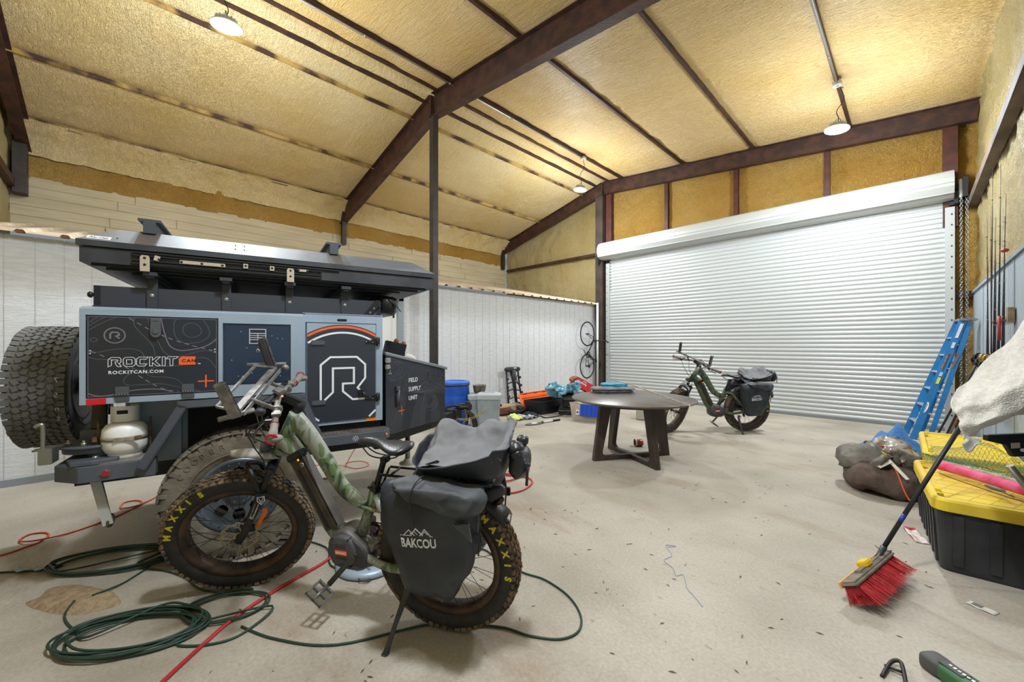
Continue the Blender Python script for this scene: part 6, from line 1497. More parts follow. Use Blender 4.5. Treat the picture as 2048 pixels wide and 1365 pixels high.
for i, (y, tp) in enumerate(zip(ys, tops)):
    t = thing('fishing_rod', rodlabs[i], 'fishing rod', (.60, y, .938), (rd.uniform(-.02, .02), rd.uniform(.0, .02), rd.uniform(0, 1)), 'fishing rods on the right wall')
    h = tp-.95
    b = MB(); b.tube([(0, 0, .35), (0, 0, h*.6), (0, 0, h)], [.0065, .0045, .0020], 8); b.build('rod_blank', M_BLANKB if i in (0, 9) else M_BLANK, t)
    b = MB()
    for k in range(6): z = .55+(h-.6)*k/6; b.lathe([(.006, 0), (.0075, .001), (.006, .002)], Matrix.Translation((-.010, 0, z)), 10); b.cyl((0, 0, z-.008), (0, 0, z+.008), .0055, seg=8)
    b.build('line_guides', M_RUBBER, t)
    b = MB(); b.tube([(0, 0, 0), (0, 0, .22), (0, 0, .24)], [.015, .014, .010], 12); b.tube([(0, 0, .30), (0, 0, .40)], [.014, .011], 12); b.build('cork_handle', M_CORK, t)
    hz = .30+.10*((i*7) % 3)/3; b = MB(); b.cyl((0, 0, .22), (0, 0, hz+.05), .011, seg=10); S_ = Matrix.Translation((0, 0, hz-.26*1.35)) @ Matrix.Scale(1.35, 4); b.cyl((-.01, 0, .26), (-.055, 0, .26), .008, M=S_); b.cyl((-.055, -.035, .26), (-.055, .035, .26), .028, M=S_); b.cyl((-.055, .035, .26), (-.055, .055, .26), .034, M=S_); b.cyl((-.055, -.05, .26), (-.055, -.035, .26), .020, M=S_); b.tube([(-.055, -.05, .26), (-.055, -.085, .29), (-.055, -.10, .29)], .005, 6, M=S_); b.build('reel', M_REELG if i in (0, 5, 8) else M_REELD, t)
    if i == 6: b = MB(); b.cyl((0, 0, .55), (0, 0, .80), .012); b.build('red_wrap', mat('red_wrap', '#a52a2e', .6), t)
    if i == 7: b = MB(); b.ell((-.0, 0, h*.72), (.03, .045, .02)); b.build('red_float', mat('red_float', '#c0232a', .4), t)
b = MB(); b.boxx(XR-.025, XR-.008, 6.0, 7.5, 1.70, 1.73); b.boxx(XR-.05, XR-.008, 5.98, 6.08, 1.66, 1.80); b.boxx(XR-.12, XR-.008, 6.0, 7.5, .915, .935)
o = b.build('rod_rack', mat('rack_wood', '#8a7a5e', .8, col2='#6e5c44', nscale=14)); tag(o, 'two-rail wooden rod rack fixed to the grey right wall', 'rack')
for i, (x0, y0, x1, y1, z1, m, lab) in enumerate(((.18, 8.35, .60, 8.10, 1.25, M_BLANK, 'black pole leaning on the right wall, nearest the door track'), (.28, 8.15, .62, 7.95, 1.20, M_CORK, 'tan wooden pole leaning among the dark poles below the rods'), (.24, 8.0, .62, 7.75, 1.30, M_BLANK, 'dark pole leaning right of the tan pole below the rods'), (.34, 7.9, .62, 7.65, 1.15, mat('reddish_pole', '#7c4a30', .6), 'reddish brown pole leaning below the rods'))):
    b = MB(); b.tube([(x0, y0, .012), (x1, y1, z1)], .013, 10); o = b.build('leaning_pole', m); tag(o, lab, 'pole', 'poles leaning below the fishing rods')

# machine draped with a white towel at the right edge
t = thing('parked_machine', 'black wheeled machine at the right edge with grey bag and slotted plate', 'vehicle', (.50, 3.38, 0))
b = MB(); Mx = Matrix.Translation((.0, .02, .30)) @ Matrix.Rotation(-.12, 4, 'Z') @ Matrix.Rotation(PI/2, 4, 'Y')
b.lathe([(.17, -.05), (.20, -.062), (.26, -.066), (.29, -.05), (.30, 0), (.29, .05), (.26, .066), (.20, .062), (.17, .05)], Mx, 48, close_prof=True)
tread_blocks(b, .30, .13, [(-.7, .03, 0, 0), (0, .035, .5, 0), (.7, .03, 0, 0)], 30, .014, rd, M0=Mx @ Matrix.Rotation(PI/2, 4, 'X')); tw = b.build('dusty_tyre', mat('dusty_tyre', '#6a6455', .95, col2='#4b473f', nscale=14, bump=.3), t)
b = MB(); b.lathe([(0, -.03), (.16, -.04), (.18, 0), (.16, .04), (0, .03)], Mx, 32); b.build('wheel_hub', M_BLACK, tw)
b = MB(); b.box((.08, .12, .93), (.10, .5, .14), (.0, 0, -.1), bevel=.03); b.tube([(.09, .02, .30), (.09, .10, .86)], .02, 12); b.ell((.07, .1, 1.0), (.07, .3, .10)); b.build('machine_body', M_BLACK, t)
Fp = frame((-.17, -.06, .885), (.70, .70, -.03), (0, 0, 1))
b = MB(); b.prism([(-.10, .085), (-.10, .055), (.0, .035), (.04, -.025), (.30, -.01), (.30, .10), (.1, .10)], -.012, .012, Fp); sp_ = b.build('slotted_plate', M_BLACK, t, bevel=.004)
b = MB()
for k in range(3): b.prism([(.085+.045*k+.014*math.cos(2*PI*q/16), .012+.004*k+.009*math.sin(2*PI*q/16)) for q in range(16)], -.014, .014, Fp)
b.build('plate_slots', mat('slot_pale', '#b9b4a6', .7), sp_)
b = MB(); b.box((.045, .035, 0), (.045, .028, .028), (0, 0, .1), M=Fp); b.build('tan_label', mat('tan_label', '#8c8168', .6), sp_)
b = MB(); b.tube([(-.12, .22, .76), (.14, .30, .28)], .018, 12); b.build('metal_stay', M_GALV, t)
b = MB(); puff(b, [(-.02, 1.10), (-.07, 1.22), (-.08, 1.32), (-.03, 1.42), (-.06, 1.50), (.02, 1.60), (.15, 1.66), (.16, 1.1)], -.35, .12, .03, taper=.1, n=40); b.jitter(.02, 7, 3); b.build('grey_bag', mat('grey_nylon', '#4a4c51', .6, col2='#37393d', nscale=6, bump=.4, bscale=20), t)
# white towel
P_ = [[(.46, 3.66, 1.63), (.40, 3.62, 1.50), (.30, 3.58, 1.36), (.21, 3.52, 1.24), (.165, 3.44, 1.18)],
      [(.44, 3.50, 1.50), (.38, 3.46, 1.36), (.28, 3.42, 1.24), (.20, 3.38, 1.15), (.155, 3.36, 1.10)],
      [(.42, 3.38, 1.34), (.36, 3.33, 1.22), (.28, 3.30, 1.13), (.20, 3.28, 1.08), (.165, 3.30, 1.04)],
      [(.42, 3.32, 1.18), (.36, 3.28, 1.12), (.28, 3.26, 1.06), (.21, 3.25, 1.02), (.175, 3.27, .99)],
      [(.44, 3.40, 1.08), (.36, 3.34, 1.06), (.28, 3.30, 1.01), (.22, 3.27, .97), (.185, 3.26, .935)]]
def tow(u, v):
    def cr(a, t_):
        n = len(a)-1; i = min(int(t_*n), n-1); f = t_*n-i; p0, p1, p2, p3 = a[max(0, i-1)], a[i], a[i+1], a[min(n, i+2)]
        return .5*((2*p1)+(p2-p0)*f+(2*p0-5*p1+4*p2-p3)*f*f+(-p0+3*p1-3*p2+p3)*f**3)
    rows = [cr([Vector(p) for p in r_], u) for r_ in P_]; p = cr(rows, v)
    fold = .016*math.sin(v*13+u*5)+.012*math.sin(u*15-v*7)+.02*math.exp(-((v-.62+u*.25)/.05)**2)
    return p+Vector((-.4, -.8, .35))*fold
b = MB(); b.grid(tow, 80, 80, thick=.008); b.jitter(.002, 30, 2)
o = b.build('white_towel', mat('white_terry', '#dedad2', .95, col2='#d0cbc2', nscale=40, bump=.6, bscale=120, sheen=.4)); tag(o, 'white terry towel draped over the black machine at the right edge', 'towel')
b = MB(); b.grid(lambda u, v: (.19+.05*u+.01*math.sin(v*5), 3.255+.02*math.sin(u*3), .95-.085*v*(1-.5*abs(2*u-1)**2)), 12, 12, thick=.006); b.build('towel_corner', mat('towel_back', '#b7b5b3', .95), o)
# small things on the floor at the right
def paper(name, lab, cat, loc, rz, sx, sy, m, am=.006):
    b = MB(); b.grid(lambda u, v: ((u-.5)*sx, (v-.5)*sy, .003+am*abs(math.sin(u*5+1)*math.cos(v*3))), 10, 6, thick=.001); o = b.build(name, m); o.location = loc; o.rotation_euler = (0, 0, rz); tag(o, lab, cat); return o
o = paper('snack_wrapper', 'crumpled white and red wrapper on the floor beside the nearer tote', 'wrapper', (.005, 4.28, 0), -1.3, .26, .075, mat('wrapper_white', '#d8d0cb', .5, col2='#c9a9a2', nscale=40, bump=.3), .014)
b = MB(); b.box((-.12, 0, .012), (.035, .07, .012), bevel=.003); b.build('red_end', mat('wrapper_red', '#b5313a', .5), o)
o = paper('instruction_slip', 'small white printed slip on the floor before the nearer tote', 'paper', (.26, 3.37, 0), -.45, .11, .055, mat('slip_white', '#d2d0c8', .7), .004)
b = MB()
for k in range(6): b.box((-.035+k*.007, .0, .0085), (.0025, .035, .0006))
b.build('printed_bars', M_BLACK, o)
t = thing('power_tool', 'green and black cordless power tool lying at the bottom edge of the picture', 'power tool', (.15, 2.50, .035), (0, 0, -.72))
b = MB(); b.ell((.05, 0, 0), (.17, .045, .035), pw=.5); b.build('tool_body', mat('tool_green', '#2f5e34', .5), t)
b = MB(); b.ell((-.11, 0, 0), (.045, .047, .036), pw=.5); b.box((-.04, 0, .035), (.09, .05, .006), bevel=.003); b.build('tool_nose', mat('tool_grey', '#4a4a48', .6), t)
b = MB()
for k in range(6): b.box((-.055+k*.016, 0, .0392), (.010, .012 if k % 2 else .009, .0008), (0, 0, .1*k))
b.build('pale_print', M_DECAL, t)
b = MB(); P = smoothpts([(-.10, 2.36, .006), (-.075, 2.47, .02), (-.045, 2.485, .03), (-.03, 2.40, .02), (-.02, 2.3, .006)], 6); b.tube(P, .008, 8); b.tube([(-.095, 2.44, .012), (-.03, 2.43, .02)], .006, 8); o = b.build('buckle_strap', M_CORD); tag(o, 'looped black strap with buckle at the bottom edge beside the power tool', 'strap')

# ================================================================ things along the white wall
# barrel and bins
t = thing('plastic_barrel', 'bright blue plastic barrel with lid standing by the steel column', 'barrel', (-5.84, 4.32, 0))
M_BLUEP = mat('blue_plastic', '#1450b4', .4, col2='#0f459f', nscale=5)
b = MB(); b.lathe([(0, 0), (.235, 0), (.25, .02), (.262, .10), (.268, .25), (.262, .27), (.270, .29), (.272, .52), (.264, .54), (.270, .56), (.262, .70), (.25, .74)], seg=48); b.build('barrel_body', M_BLUEP, t)
b = MB(); b.lathe([(.0, .775), (.20, .775), (.21, .79), (.255, .79), (.272, .78), (.275, .745), (.262, .735)], seg=48); b.build('barrel_lid', mat('blue_lid', '#2b66c8', .4), t)
b = MB(); b.lathe([(.268, .72), (.277, .72), (.277, .745), (.268, .745)], seg=48, close_prof=True); b.build('lock_ring', mat('ring_dark', '#4f4a42', .5, .6), t)
M_BIN = mat('grey_bin', '#8c979c', .5, col2='#7f8a90', nscale=6)
def bin_(label, loc, rz, h=.59):
    t = thing('rubbish_bin', label, 'bin', loc, (0, 0, rz), 'grey bins by the blue barrel')
    b = MB(); R_ = []
    for z, s in ((0, .76), (.01, .80), (h*.86, 1.0), (h, 1.02)):
        R_.append([(math.copysign(abs(math.cos(a))**.45, math.cos(a))*.20*s, math.copysign(abs(math.sin(a))**.45, math.sin(a))*.15*s, z) for a in [2*PI*k/40 for k in range(40)]])
    b._add([v for r_ in R_ for v in r_], [(i*40+k, i*40+(k+1) % 40, (i+1)*40+(k+1) % 40, (i+1)*40+k) for i in range(3) for k in range(40)]+[list(range(40))[::-1]])
    b.build('bin_body', M_BIN, t)
    b = MB(); R_ = []
    for z, s in ((h-.07, 1.05), (h, 1.09), (h+.01, 1.06), (h+.03, .85), (h+.035, .2)):
        R_.append([(math.copysign(abs(math.cos(a))**.45, math.cos(a))*.20*s, math.copysign(abs(math.sin(a))**.45, math.sin(a))*.15*s, z) for a in [2*PI*k/40 for k in range(40)]])
    b._add([v for r_ in R_ for v in r_], [(i*40+k, i*40+(k+1) % 40, (i+1)*40+(k+1) % 40, (i+1)*40+k) for i in range(4) for k in range(40)]+[[4*40+k for k in range(40)]])
    b.boxx(-.10, .10, -.03, .03, h+.03, h+.045, .006); b.build('bin_lid', mat('grey_bin_lid', '#a7b0b4', .5), t)
bin_('grey rubbish bin with pale lid, next to the blue barrel', (-5.50, 4.62, 0), .9, .54)
bin_('grey rubbish bin with pale lid, in front of the other and behind the hanging cable', (-5.13, 4.52, 0), .75)
b = MB(); b.lathe([(0, 0), (.10, 0), (.12, .12), (.125, .125), (.115, .12), (.095, .01), (0, .01)], seg=28)
o = b.build('metal_bucket', mat('striped_bucket', '#8a7f6e', .4, .5, col2='#5d5347', nscale=6, stretch=(6, 6, .1))); o.location = (-5.50, 4.62, .592); tag(o, 'small brownish metal bucket on the lid of the rear grey bin', 'bucket')
# tree-stand like black frame leaning on the wall
t = thing('folded_kick_scooter_frame', 'tall black padded frame with straps leaning on the white wall', 'frame', (-6.32, 6.25, 0), (0, math.radians(-4), 0))
t.name = 'strapped_frame'
b = MB(); b.ell((.08, 0, .89), (.06, .23, .055), pw=.6); b.build('top_pad', mat('frame_pad', '#2c2c2e', .7), t)
b = MB(); b.tube([(.09, -.01, .88), (.09, .02, .62), (.09, .06, .16)], [.075, .045, .032], 12); b.tube([(.07, -.18, .85), (.07, -.17, .5), (.07, -.16, .12)], .02, 8); b.tube([(.07, .18, .86), (.07, .21, .5), (.07, .27, .15)], .02, 8)
for z in (.58, .42, .24): b.tube([(.09, -.17, z), (.10, -.02, z+.03), (.09, .20, z-.02)], .014, 8)
for y, z in ((-.18, .68), (-.19, .5), (.2, .7), (.23, .52), (.24, .36), (-.17, .30)): b.box((.10, y, z), (.05, .06, .05), (0, 0, z*7), bevel=.01)
b.tube(smoothpts([(.10, .18, .80), (.11, .08, .70), (.11, .13, .55), (.11, .22, .50)], 5), .010, 8); b.box((.10, .05, .10), (.10, .30, .10), (0, 0, .3), bevel=.02); b.build('frame_tubes', mat('frame_black', '#2a292a', .6), t)
b = MB(); b.box((.145, .02, .915), (.01, .09, .02)); b.build('pale_mark', M_DECAL, t)
# orange recovery board
M_OR = mat('orange_plastic', '#ee6a16', .45, col2='#e2600f', nscale=6)
t = thing('recovery_board', 'bright orange traction recovery board resting on the black crate', 'recovery board', (-5.95, 6.68, .235), (0, 0, PI/2+.06))
Rm = Matrix.Rotation(math.radians(58), 4, 'X')
b = MB(); out = [(-.57, -.09), (-.50, -.155), (.44, -.155), (.57, -.10), (.57, .08), (.50, .155), (-.52, .155), (-.57, .12)]
b.prism(out, 0, .012, Rm)
for y in (-.155, .155): b.boxx(-.50, .48, y-.006, y+.006, 0, .035, M=Rm)
for y in (-.05, .05): b.boxx(-.52, .50, y-.005, y+.005, .012, .038, .002, M=Rm)
b.build('board_body', M_OR, t)
b = MB()
for i in range(14):
    for y in (-.095, 0, .095): b.cyl(Rm @ Vector((-.48+i*.07, y, .012)), Rm @ Vector((-.48+i*.07, y, .035)), .018, .010, seg=8)
b.build('board_studs', mat('orange_stud', '#f58a3c', .5), t)
b = MB()
for x in (-.35, 0, .33): b.boxx(x-.06, x+.06, .122, .142, .0125, .0135, M=Rm); b.boxx(x-.05, x+.05, -.145, -.125, .0125, .0135, M=Rm)
b.build('board_slots', mat('orange_slot', '#a33c06', .7), t)
# crates and cases
t = thing('open_crate', 'large black open crate under the orange recovery board', 'crate', (-5.62, 6.60, 0), (0, 0, 1.55))
b = MB(); b.boxx(-.42, .42, -.25, .25, 0, .012); 
for x in (-.42, .42): b.boxx(x-.008, x+.008, -.25, .25, 0, .26)
for y in (-.25, .25): b.boxx(-.42, .42, y-.008, y+.008, 0, .26)
b.boxx(-.43, .43, -.262, -.245, .24, .265, .003); b.build('crate_body', mat('crate_black', '#1a1c20', .45), t)
t = thing('tool_case', 'black hard tool case with a pale name strip, half open, left of the table', 'tool case', (-5.02, 6.78, .16), (math.radians(8), 0, .75))
b = MB(); b.box((0, 0, .09), (.46, .34, .16), bevel=.02); b.build('case_base', M_BLACK, t)
b = MB(); b.box((0, .02, .20), (.46, .34, .06), (.12, 0, 0), bevel=.02); b.build('case_lid', M_RUBBER_N, t)
b = MB(); b.box((-.03, -.172, .12), (.16, .004, .030)); b.build('name_strip', mat('strip_grey', '#a2a2a0', .5), t)
b = MB(); b.tube([(-.13, -.17, .06), (-.13, -.20, .04), (.13, -.20, .04), (.13, -.17, .06)], .010, 8); b.build('case_handle', mat('handle_dark', '#4b4338', .5), t)
t = thing('lower_case', 'flat black case lying under the half open tool case', 'tool case', (-5.02, 6.78, 0), (0, 0, .6)); b = MB(); b.box((0, 0, .075), (.60, .46, .14), bevel=.015); b.build('case_shell', M_BLACK, t)
b = MB(); b.box((0, -.232, .09), (.60, .006, .012)); b.build('case_seam', M_RUBBER, t)
b = MB()
b.ell((0, 0, 0), (.34, .26, .13), pw=1.0, seg=60, rings=34); b.jitter(.17, 5, 3); b.jitter(.06, 14, 8); b.jitter(.02, 34, 5)
for f_ in b.bm.faces: f_.smooth = False
o = b.build('plastic_drape', mat('light_blue_plastic', '#7fb0c4', .3, col2='#4f8499', nscale=8, bump=.4, bscale=16)); o.location = (-5.12, 6.66, .50); o.rotation_euler = (0, 0, .7); tag(o, 'crumpled light blue plastic sheet piled on the black tool case', 'plastic sheet')
t = thing('cardboard_carton', 'red cardboard carton printed with white lettering, tilted behind the light blue plastic', 'box', (-5.42, 7.62, .52), (0, math.radians(28), 1.15))
b = MB(); b.box((0, 0, 0), (.46, .22, .20)); b.build('carton_body', mat('red_card', '#c62630', .5), t)
b = MB(); b.box((-.235, 0, .06), (.02, .2, .08), (0, .5, 0)); b.box((-.26, .0, .0), (.08, .15, .12), (.2, .3, .4), bevel=.02); b.build('carton_flap', mat('brown_card', '#8a5a34', .8), t)
Fc = frame((-.20, -.1108, -.02), (1, 0, 0), (0, 0, 1)); b = MB()
for k in range(7): b.box((.02+k*.038, .03+.012*(k % 2), .0), (.026, .045-.01*(k % 3), .001), (0, 0, .2*(k % 3)), M=Fc)
b.box((.20, .085, 0), (.10, .012, .001), M=Fc); b.build('carton_print', M_DECAL, t)
t = thing('grey_support_box', 'grey moving box under the red carton', 'box', (-5.50, 7.70, 0), (0, 0, 1.1)); b = MB(); b.box((0, 0, .16), (.42, .34, .32), bevel=.004); b.build('box_shell', mat('kraft_card', '#7a7468', .85), t); b = MB(); b.box((0, 0, .322), (.42, .05, .003)); b.build('packing_tape', mat('tape', '#a58f68', .4), t)
# clear tote with blue lid flap
t = thing('clear_tote', 'clear plastic tote stuffed with paper, blue hinged lid folded down its side', 'storage box', (-4.40, 6.38, 0), (0, 0, .30))
b = MB()
for s_ in (0,):
    lo = [(-.24, -.17), (.24, -.17), (.24, .17), (-.24, .17)]; up_ = [(-.28, -.20), (.28, -.20), (.28, .20), (-.28, .20)]
    b._add([(x, y, 0) for x, y in lo]+[(x, y, .33) for x, y in up_], [(3, 2, 1, 0)]+[(i, (i+1) % 4, 4+(i+1) % 4, 4+i) for i in range(4)])
b.build('tote_shell', glass_like('clear_milky_plastic', '#cfc6b8', .25, .55), t)
b = MB(); b.box((0, 0, .15), (.44, .30, .27), bevel=.03); b.jitter(.03, 9, 2); b.build('paper_filling', mat('paper_filling', '#b59f7e', .8, col2='#8f8676', nscale=7), t)
b = MB(); b.ell((.04, 0, .32), (.13, .10, .04), pw=.7); b.ell((-.12, .04, .32), (.10, .08, .03), pw=.7); b.jitter(.03, 12, 2); b.build('top_papers', mat('top_papers', '#c98d56', .8, col2='#c9c4b8', nscale=5), t)
b = MB(); b.box((.285, -.08, .22), (.02, .22, .20), (0, -.12, 0), bevel=.004); b.box((.10, -.215, .22), (.34, .02, .22), (-.1, 0, 0), bevel=.004); b.box((-.20, .2, .20), (.02, .2, .2), bevel=.004)
for k in range(4): b.box((-.02+k*.08, -.229, .22), (.008, .012, .2), (-.1, 0, 0))
b.build('blue_lid_flap', mat('blue_lid_flap', '#1f4fc4', .4), t)
b = MB(); b.box((-.13, -.196, .17), (.06, .004, .10), (-.1, 0, 0)); lb = b.build('round_sticker', M_DECAL, t); b = MB(); b.cyl((-.13, -.2, .17), (-.13, -.203, .17), .022, seg=16); b.build('sticker_dot', mat('sticker_red', '#9c4a4a', .5), lb)
b = MB(); b.boxx(-.25, .25, -.16, .16, 0, .012); o = thing('blue_floor_panel', 'blue plastic panel on the floor behind the clear tote', 'panel', (-4.75, 6.85, 0), (0, 0, .3)); b.build('panel_sheet', mat('blue_lid_flap', '#1f4fc4', .4), o)
b = MB(); b.box((0, 0, .10), (.40, .30, .20), bevel=.02); o = b.build('drawer_case', mat('pale_case', '#a9a496', .5)); o.location = (-3.62, 7.25, 0); o.rotation_euler = (0, 0, .4); tag(o, 'low pale grey case on the floor behind the round table', 'case')
# paddle, hooked rod, flat board
t = thing('kayak_paddle', 'paddle half with a dark spoon blade and white shaft end lying on the floor', 'paddle', (-4.84, 5.36, 0), (0, 0, 1.38))
b = MB(); b.ell((0, 0, .012), (.20, .075, .010), pw=.8); b.build('paddle_blade', mat('paddle_dark', '#4a4a4d', .4), t)
b = MB(); b.cyl((.17, 0, .02), (.60, 0, .02), .017); b.build('paddle_shaft', M_BLACK, t); b = MB(); b.cyl((.20, 0, .021), (.42, 0, .021), .019); b.build('white_sleeve', mat('sleeve_white', '#cfcfca', .4), t); b = MB(); b.ell((.0, 0, .022), (.07, .035, .003)); b.build('blade_print', M_DECAL, t)
b = MB(); P = smoothpts([(-5.20, 5.78, .012), (-5.30, 5.86, .03), (-5.22, 5.98, .02), (-5.10, 5.95, .012), (-5.02, 6.15, .015), (-4.90, 6.55, .06)], 6); b.tube(P, .012, 8); b.tube([(-5.27+.06*math.cos(a), 5.86+.06*math.sin(a), .02+.015*math.sin(a)) for a in [2*PI*k/16 for k in range(16)]], .010, 8, closed=True)
o = b.build('hooked_rod', M_BLACK); tag(o, 'black rod with a ring end lying between the paddle and the black crate', 'rod')
# cardboard and soft rubbish by the bins
t = thing('canvas_bundle', 'tan folded canvas sheet lying behind the grey bins', 'canvas', (-6.05, 5.62, 0), (0, 0, 1.45))
b = MB(); b.box((0, 0, .09), (1.15, .34, .17), bevel=.04); b.bm.normal_update()
b.jitter(.05, 4, 3); b.jitter(.02, 10, 6)
for v in b.bm.verts: v.co.z = max(0, v.co.z)
b.build('canvas_fold', mat('tan_canvas', '#a08a66', .85, col2='#8a7452', nscale=5, bump=.3), t)
b = MB(); b.box((-.05, -.18, .08), (.45, .10, .15), bevel=.03); b.jitter(.03, 6, 3)
for v in b.bm.verts: v.co.z = max(0, v.co.z)
b.build('red_brown_fold', mat('red_brown_cloth', '#6e3f34', .85), t)
b = MB(); b.box((0, 0, .06), (.22, .16, .12), bevel=.006); o = b.build('small_black_box', M_BLACK); o.location = (-5.62, 5.62, 0); o.rotation_euler = (0, 0, .9); tag(o, 'small black box before the tan canvas', 'box')
def crumple(name, lab, cat, loc, s, m, seed):
    b = MB(); b.ell((0, 0, s[2]), s, seg=30, rings=16); b.jitter(s[2]*1.3, 9, seed); b.jitter(s[2]*.5, 24, seed+3)
    for v in b.bm.verts: v.co.z = max(0.001, v.co.z)
    for f_ in b.bm.faces: f_.smooth = False
    o = b.build(name, m); o.location = loc; tag(o, lab, cat); return o
crumple('plastic_bag', 'white and pink plastic bag crumpled on the floor in front of the tan canvas', 'plastic bag', (-5.66, 5.10, 0), (.14, .11, .05), mat('white_pink_bag', '#cdb9c4', .3, col2='#b9a3b4', nscale=20), 1)
crumple('plastic_bag', 'lime green plastic bag on the floor right of the small black box', 'plastic bag', (-5.40, 5.42, 0), (.17, .12, .04), mat('lime_bag', '#b5cc5a', .4, col2='#d6e08c', nscale=14), 2)
crumple('plastic_bag', 'silver grey plastic sheet beside the lime green bag', 'plastic bag', (-5.36, 5.66, 0), (.20, .12, .035), mat('silver_bag', '#a6a8ad', .25, col2='#7b7d84', nscale=9), 3)
crumple('black_cloth', 'black rag heap between the canvas and the black crate', 'cloth', (-5.86, 6.02, 0), (.16, .14, .07), mat('black_rag', '#25211f', .9), 4)
crumple('dark_netting', 'dark tangled netting heaped on the canvas behind the bins', 'netting', (-6.05, 5.35, .17), (.30, .14, .07), mat('dark_netting', '#2d2b28', .9), 6)
crumple('black_tray_lid', 'flat black tray lying between the recovery board and the crate', 'tray', (-5.60, 6.05, 0), (.22, .12, .02), M_BLACK, 8)
t = thing('red_valve_tool', 'small red and black tool standing by the wall left of the strapped frame', 'tool', (-6.30, 5.72, 0)); b = MB(); b.cyl((0, 0, 0), (0, 0, .28), .04); b.build('tool_stem', M_BLACK, t); b = MB(); b.ell((0, 0, .31), (.06, .06, .05)); b.cyl((0, 0, .18), (0, 0, .22), .055); b.build('tool_red', mat('dull_red', '#8c332d', .6), t)

# road bike hung on the white wall
t = thing('road_bicycle', 'black road bicycle hung upright by its front wheel on the white wall', 'bicycle', (-6.30, 9.13, .85))
def P3(y, z, x=0): return Vector((x, y-9.13, z-.85))
def thinwheel(y, z, x=0):
    b = MB(); c = P3(y, z, x); Mx = Matrix.Translation(c) @ Matrix.Rotation(PI/2, 4, 'Y')
    b.lathe([(.318, -.010), (.335, -.008), (.342, 0), (.335, .008), (.318, .010)], Mx, 56, close_prof=True); ty = b.build('tyre', M_BLACKR, t)
    b = MB(); b.lathe([(.305, -.008), (.318, -.009), (.318, .009), (.305, .008)], Mx, 56, close_prof=True); r_ = b.build('rim', mat('dark_rim', '#3a3a3c', .4, .4), ty)
    b = MB(); b.cyl(Mx @ Vector((0, 0, -.05)), Mx @ Vector((0, 0, .05)), .016); b.build('hub', M_BLACK, ty)
    for k in range(20):
        a = 2*PI*k/20; q = MB(); q.cyl(Mx @ Vector((.015*math.cos(a+.5), .015*math.sin(a+.5), .03 if k % 2 else -.03)), Mx @ Vector((.306*math.cos(a), .306*math.sin(a), 0)), .001, seg=4); q.build('spoke', M_BOLT, r_)
thinwheel(9.14, 1.735); thinwheel(9.13, .85)
bb, ht, hb_, st = P3(9.13, 1.17), P3(9.50, 1.52), P3(9.46, 1.60), P3(9.56, .98)
b = MB(); b.tube([bb, hb_-Vector((0, .03, .06))], .018, 10); b.tube([bb, st], .015, 10); b.tube([ht, st], .014, 10); b.tube([P3(9.52, 1.50), P3(9.42, 1.60)], .018, 10)
for s in (.05, -.05): b.tube([bb+Vector((s*.5, 0, 0)), P3(9.13, .85, s*1.0)], .008, 8); b.tube([st+Vector((s*.3, 0, 0)), P3(9.13, .85, s*1.0)], .007, 8)
b.build('frame', M_BLACK, t)
b = MB()
for s in (.045, -.045): b.tube(smoothpts([P3(9.42, 1.60, s), P3(9.30, 1.67, s), P3(9.14, 1.735, s)], 4), .009, 8)
b.build('fork', M_BLACK, t)
b = MB(); b.tube([P3(9.52, 1.50), P3(9.60, 1.56)], .013, 8); b.tube([P3(9.60, 1.56, -.10), P3(9.61, 1.56, .0), P3(9.60, 1.55, .30)], .012, 8); b.tube(smoothpts([P3(9.60, 1.55, .30), P3(9.62, 1.50, .34), P3(9.63, 1.52, .36)], 4), .015, 8); b.build('handlebar', M_BLACK, t)
b = MB(); b.tube([st, P3(9.66, .93)], .012, 8); b.ell(P3(9.69, .93), (.06, .028, .13)); b.build('saddle', M_BLACK, t)
b = MB(); b.lathe([(.06, .03), (.095, .03), (.095, .034), (.06, .034)], Matrix.Translation(bb) @ Matrix.Rotation(PI/2, 4, 'Y'), 28, close_prof=True); b.beam(bb+Vector((.045, 0, 0)), bb+Vector((.045, .10, -.13)), .012, .018); b.beam(bb-Vector((.045, 0, 0)), bb+Vector((-.045, -.1, .13)), .012, .018); b.box(bb+Vector((.09, .10, -.13)), (.08, .05, .02)); b.cyl(P3(9.13, .85, .05), P3(9.13, .85, .075), .045); b.build('cranks', M_BLACK, t)
b = MB(); b.tube([P3(9.0, 2.11, -.17), P3(9.02, 2.11, -.02), P3(9.1, 2.10, .0)], .006, 6); b.build('wall_hook', M_BOLT, t)
# white drain pipe and post in the corner
b = MB(); b.cyl((-6.30, YF-.30, 0), (-6.30, YF-.30, 2.62), .030); o = b.build('drain_pipe', mat('white_pipe', '#d8d8d5', .4)); tag(o, 'white pipe standing in the corner left of the roll-up door', 'pipe')

# ================================================================ shop machine behind the near bike
t = thing('floor_polisher', 'black domed machine on a pale blue round base behind the foreground bike', 'machine', (-2.53, 1.18, 0))
b = MB(); b.lathe([(0, .0), (.19, 0), (.205, .01), (.205, .03), (.18, .045), (.10, .05), (0, .05)], seg=48); bs = b.build('round_base', mat('pale_blue_base', '#9fb0c2', .4, .2), t)
b = MB()
for k in range(14): a = 2*PI*k/14; b.box((.155*math.cos(a), .155*math.sin(a), .046), (.06, .012, .006), (0, .25, a+.5))
b.build('base_slots', mat('slot_blue_grey', '#5d6b7b', .5), bs)
b = MB(); b.lathe([(.10, .05), (.135, .07), (.14, .11), (.12, .17), (.07, .22), (0, .235)], seg=40); b.build('motor_dome', mat('dome_black', '#222022', .25, col2='#3c3835', nscale=7), t)
b = MB(); b.lathe([(.141, .095), (.145, .10), (.145, .112), (.141, .115)], seg=40, close_prof=True); b.build('chrome_band', M_CHROME, t)
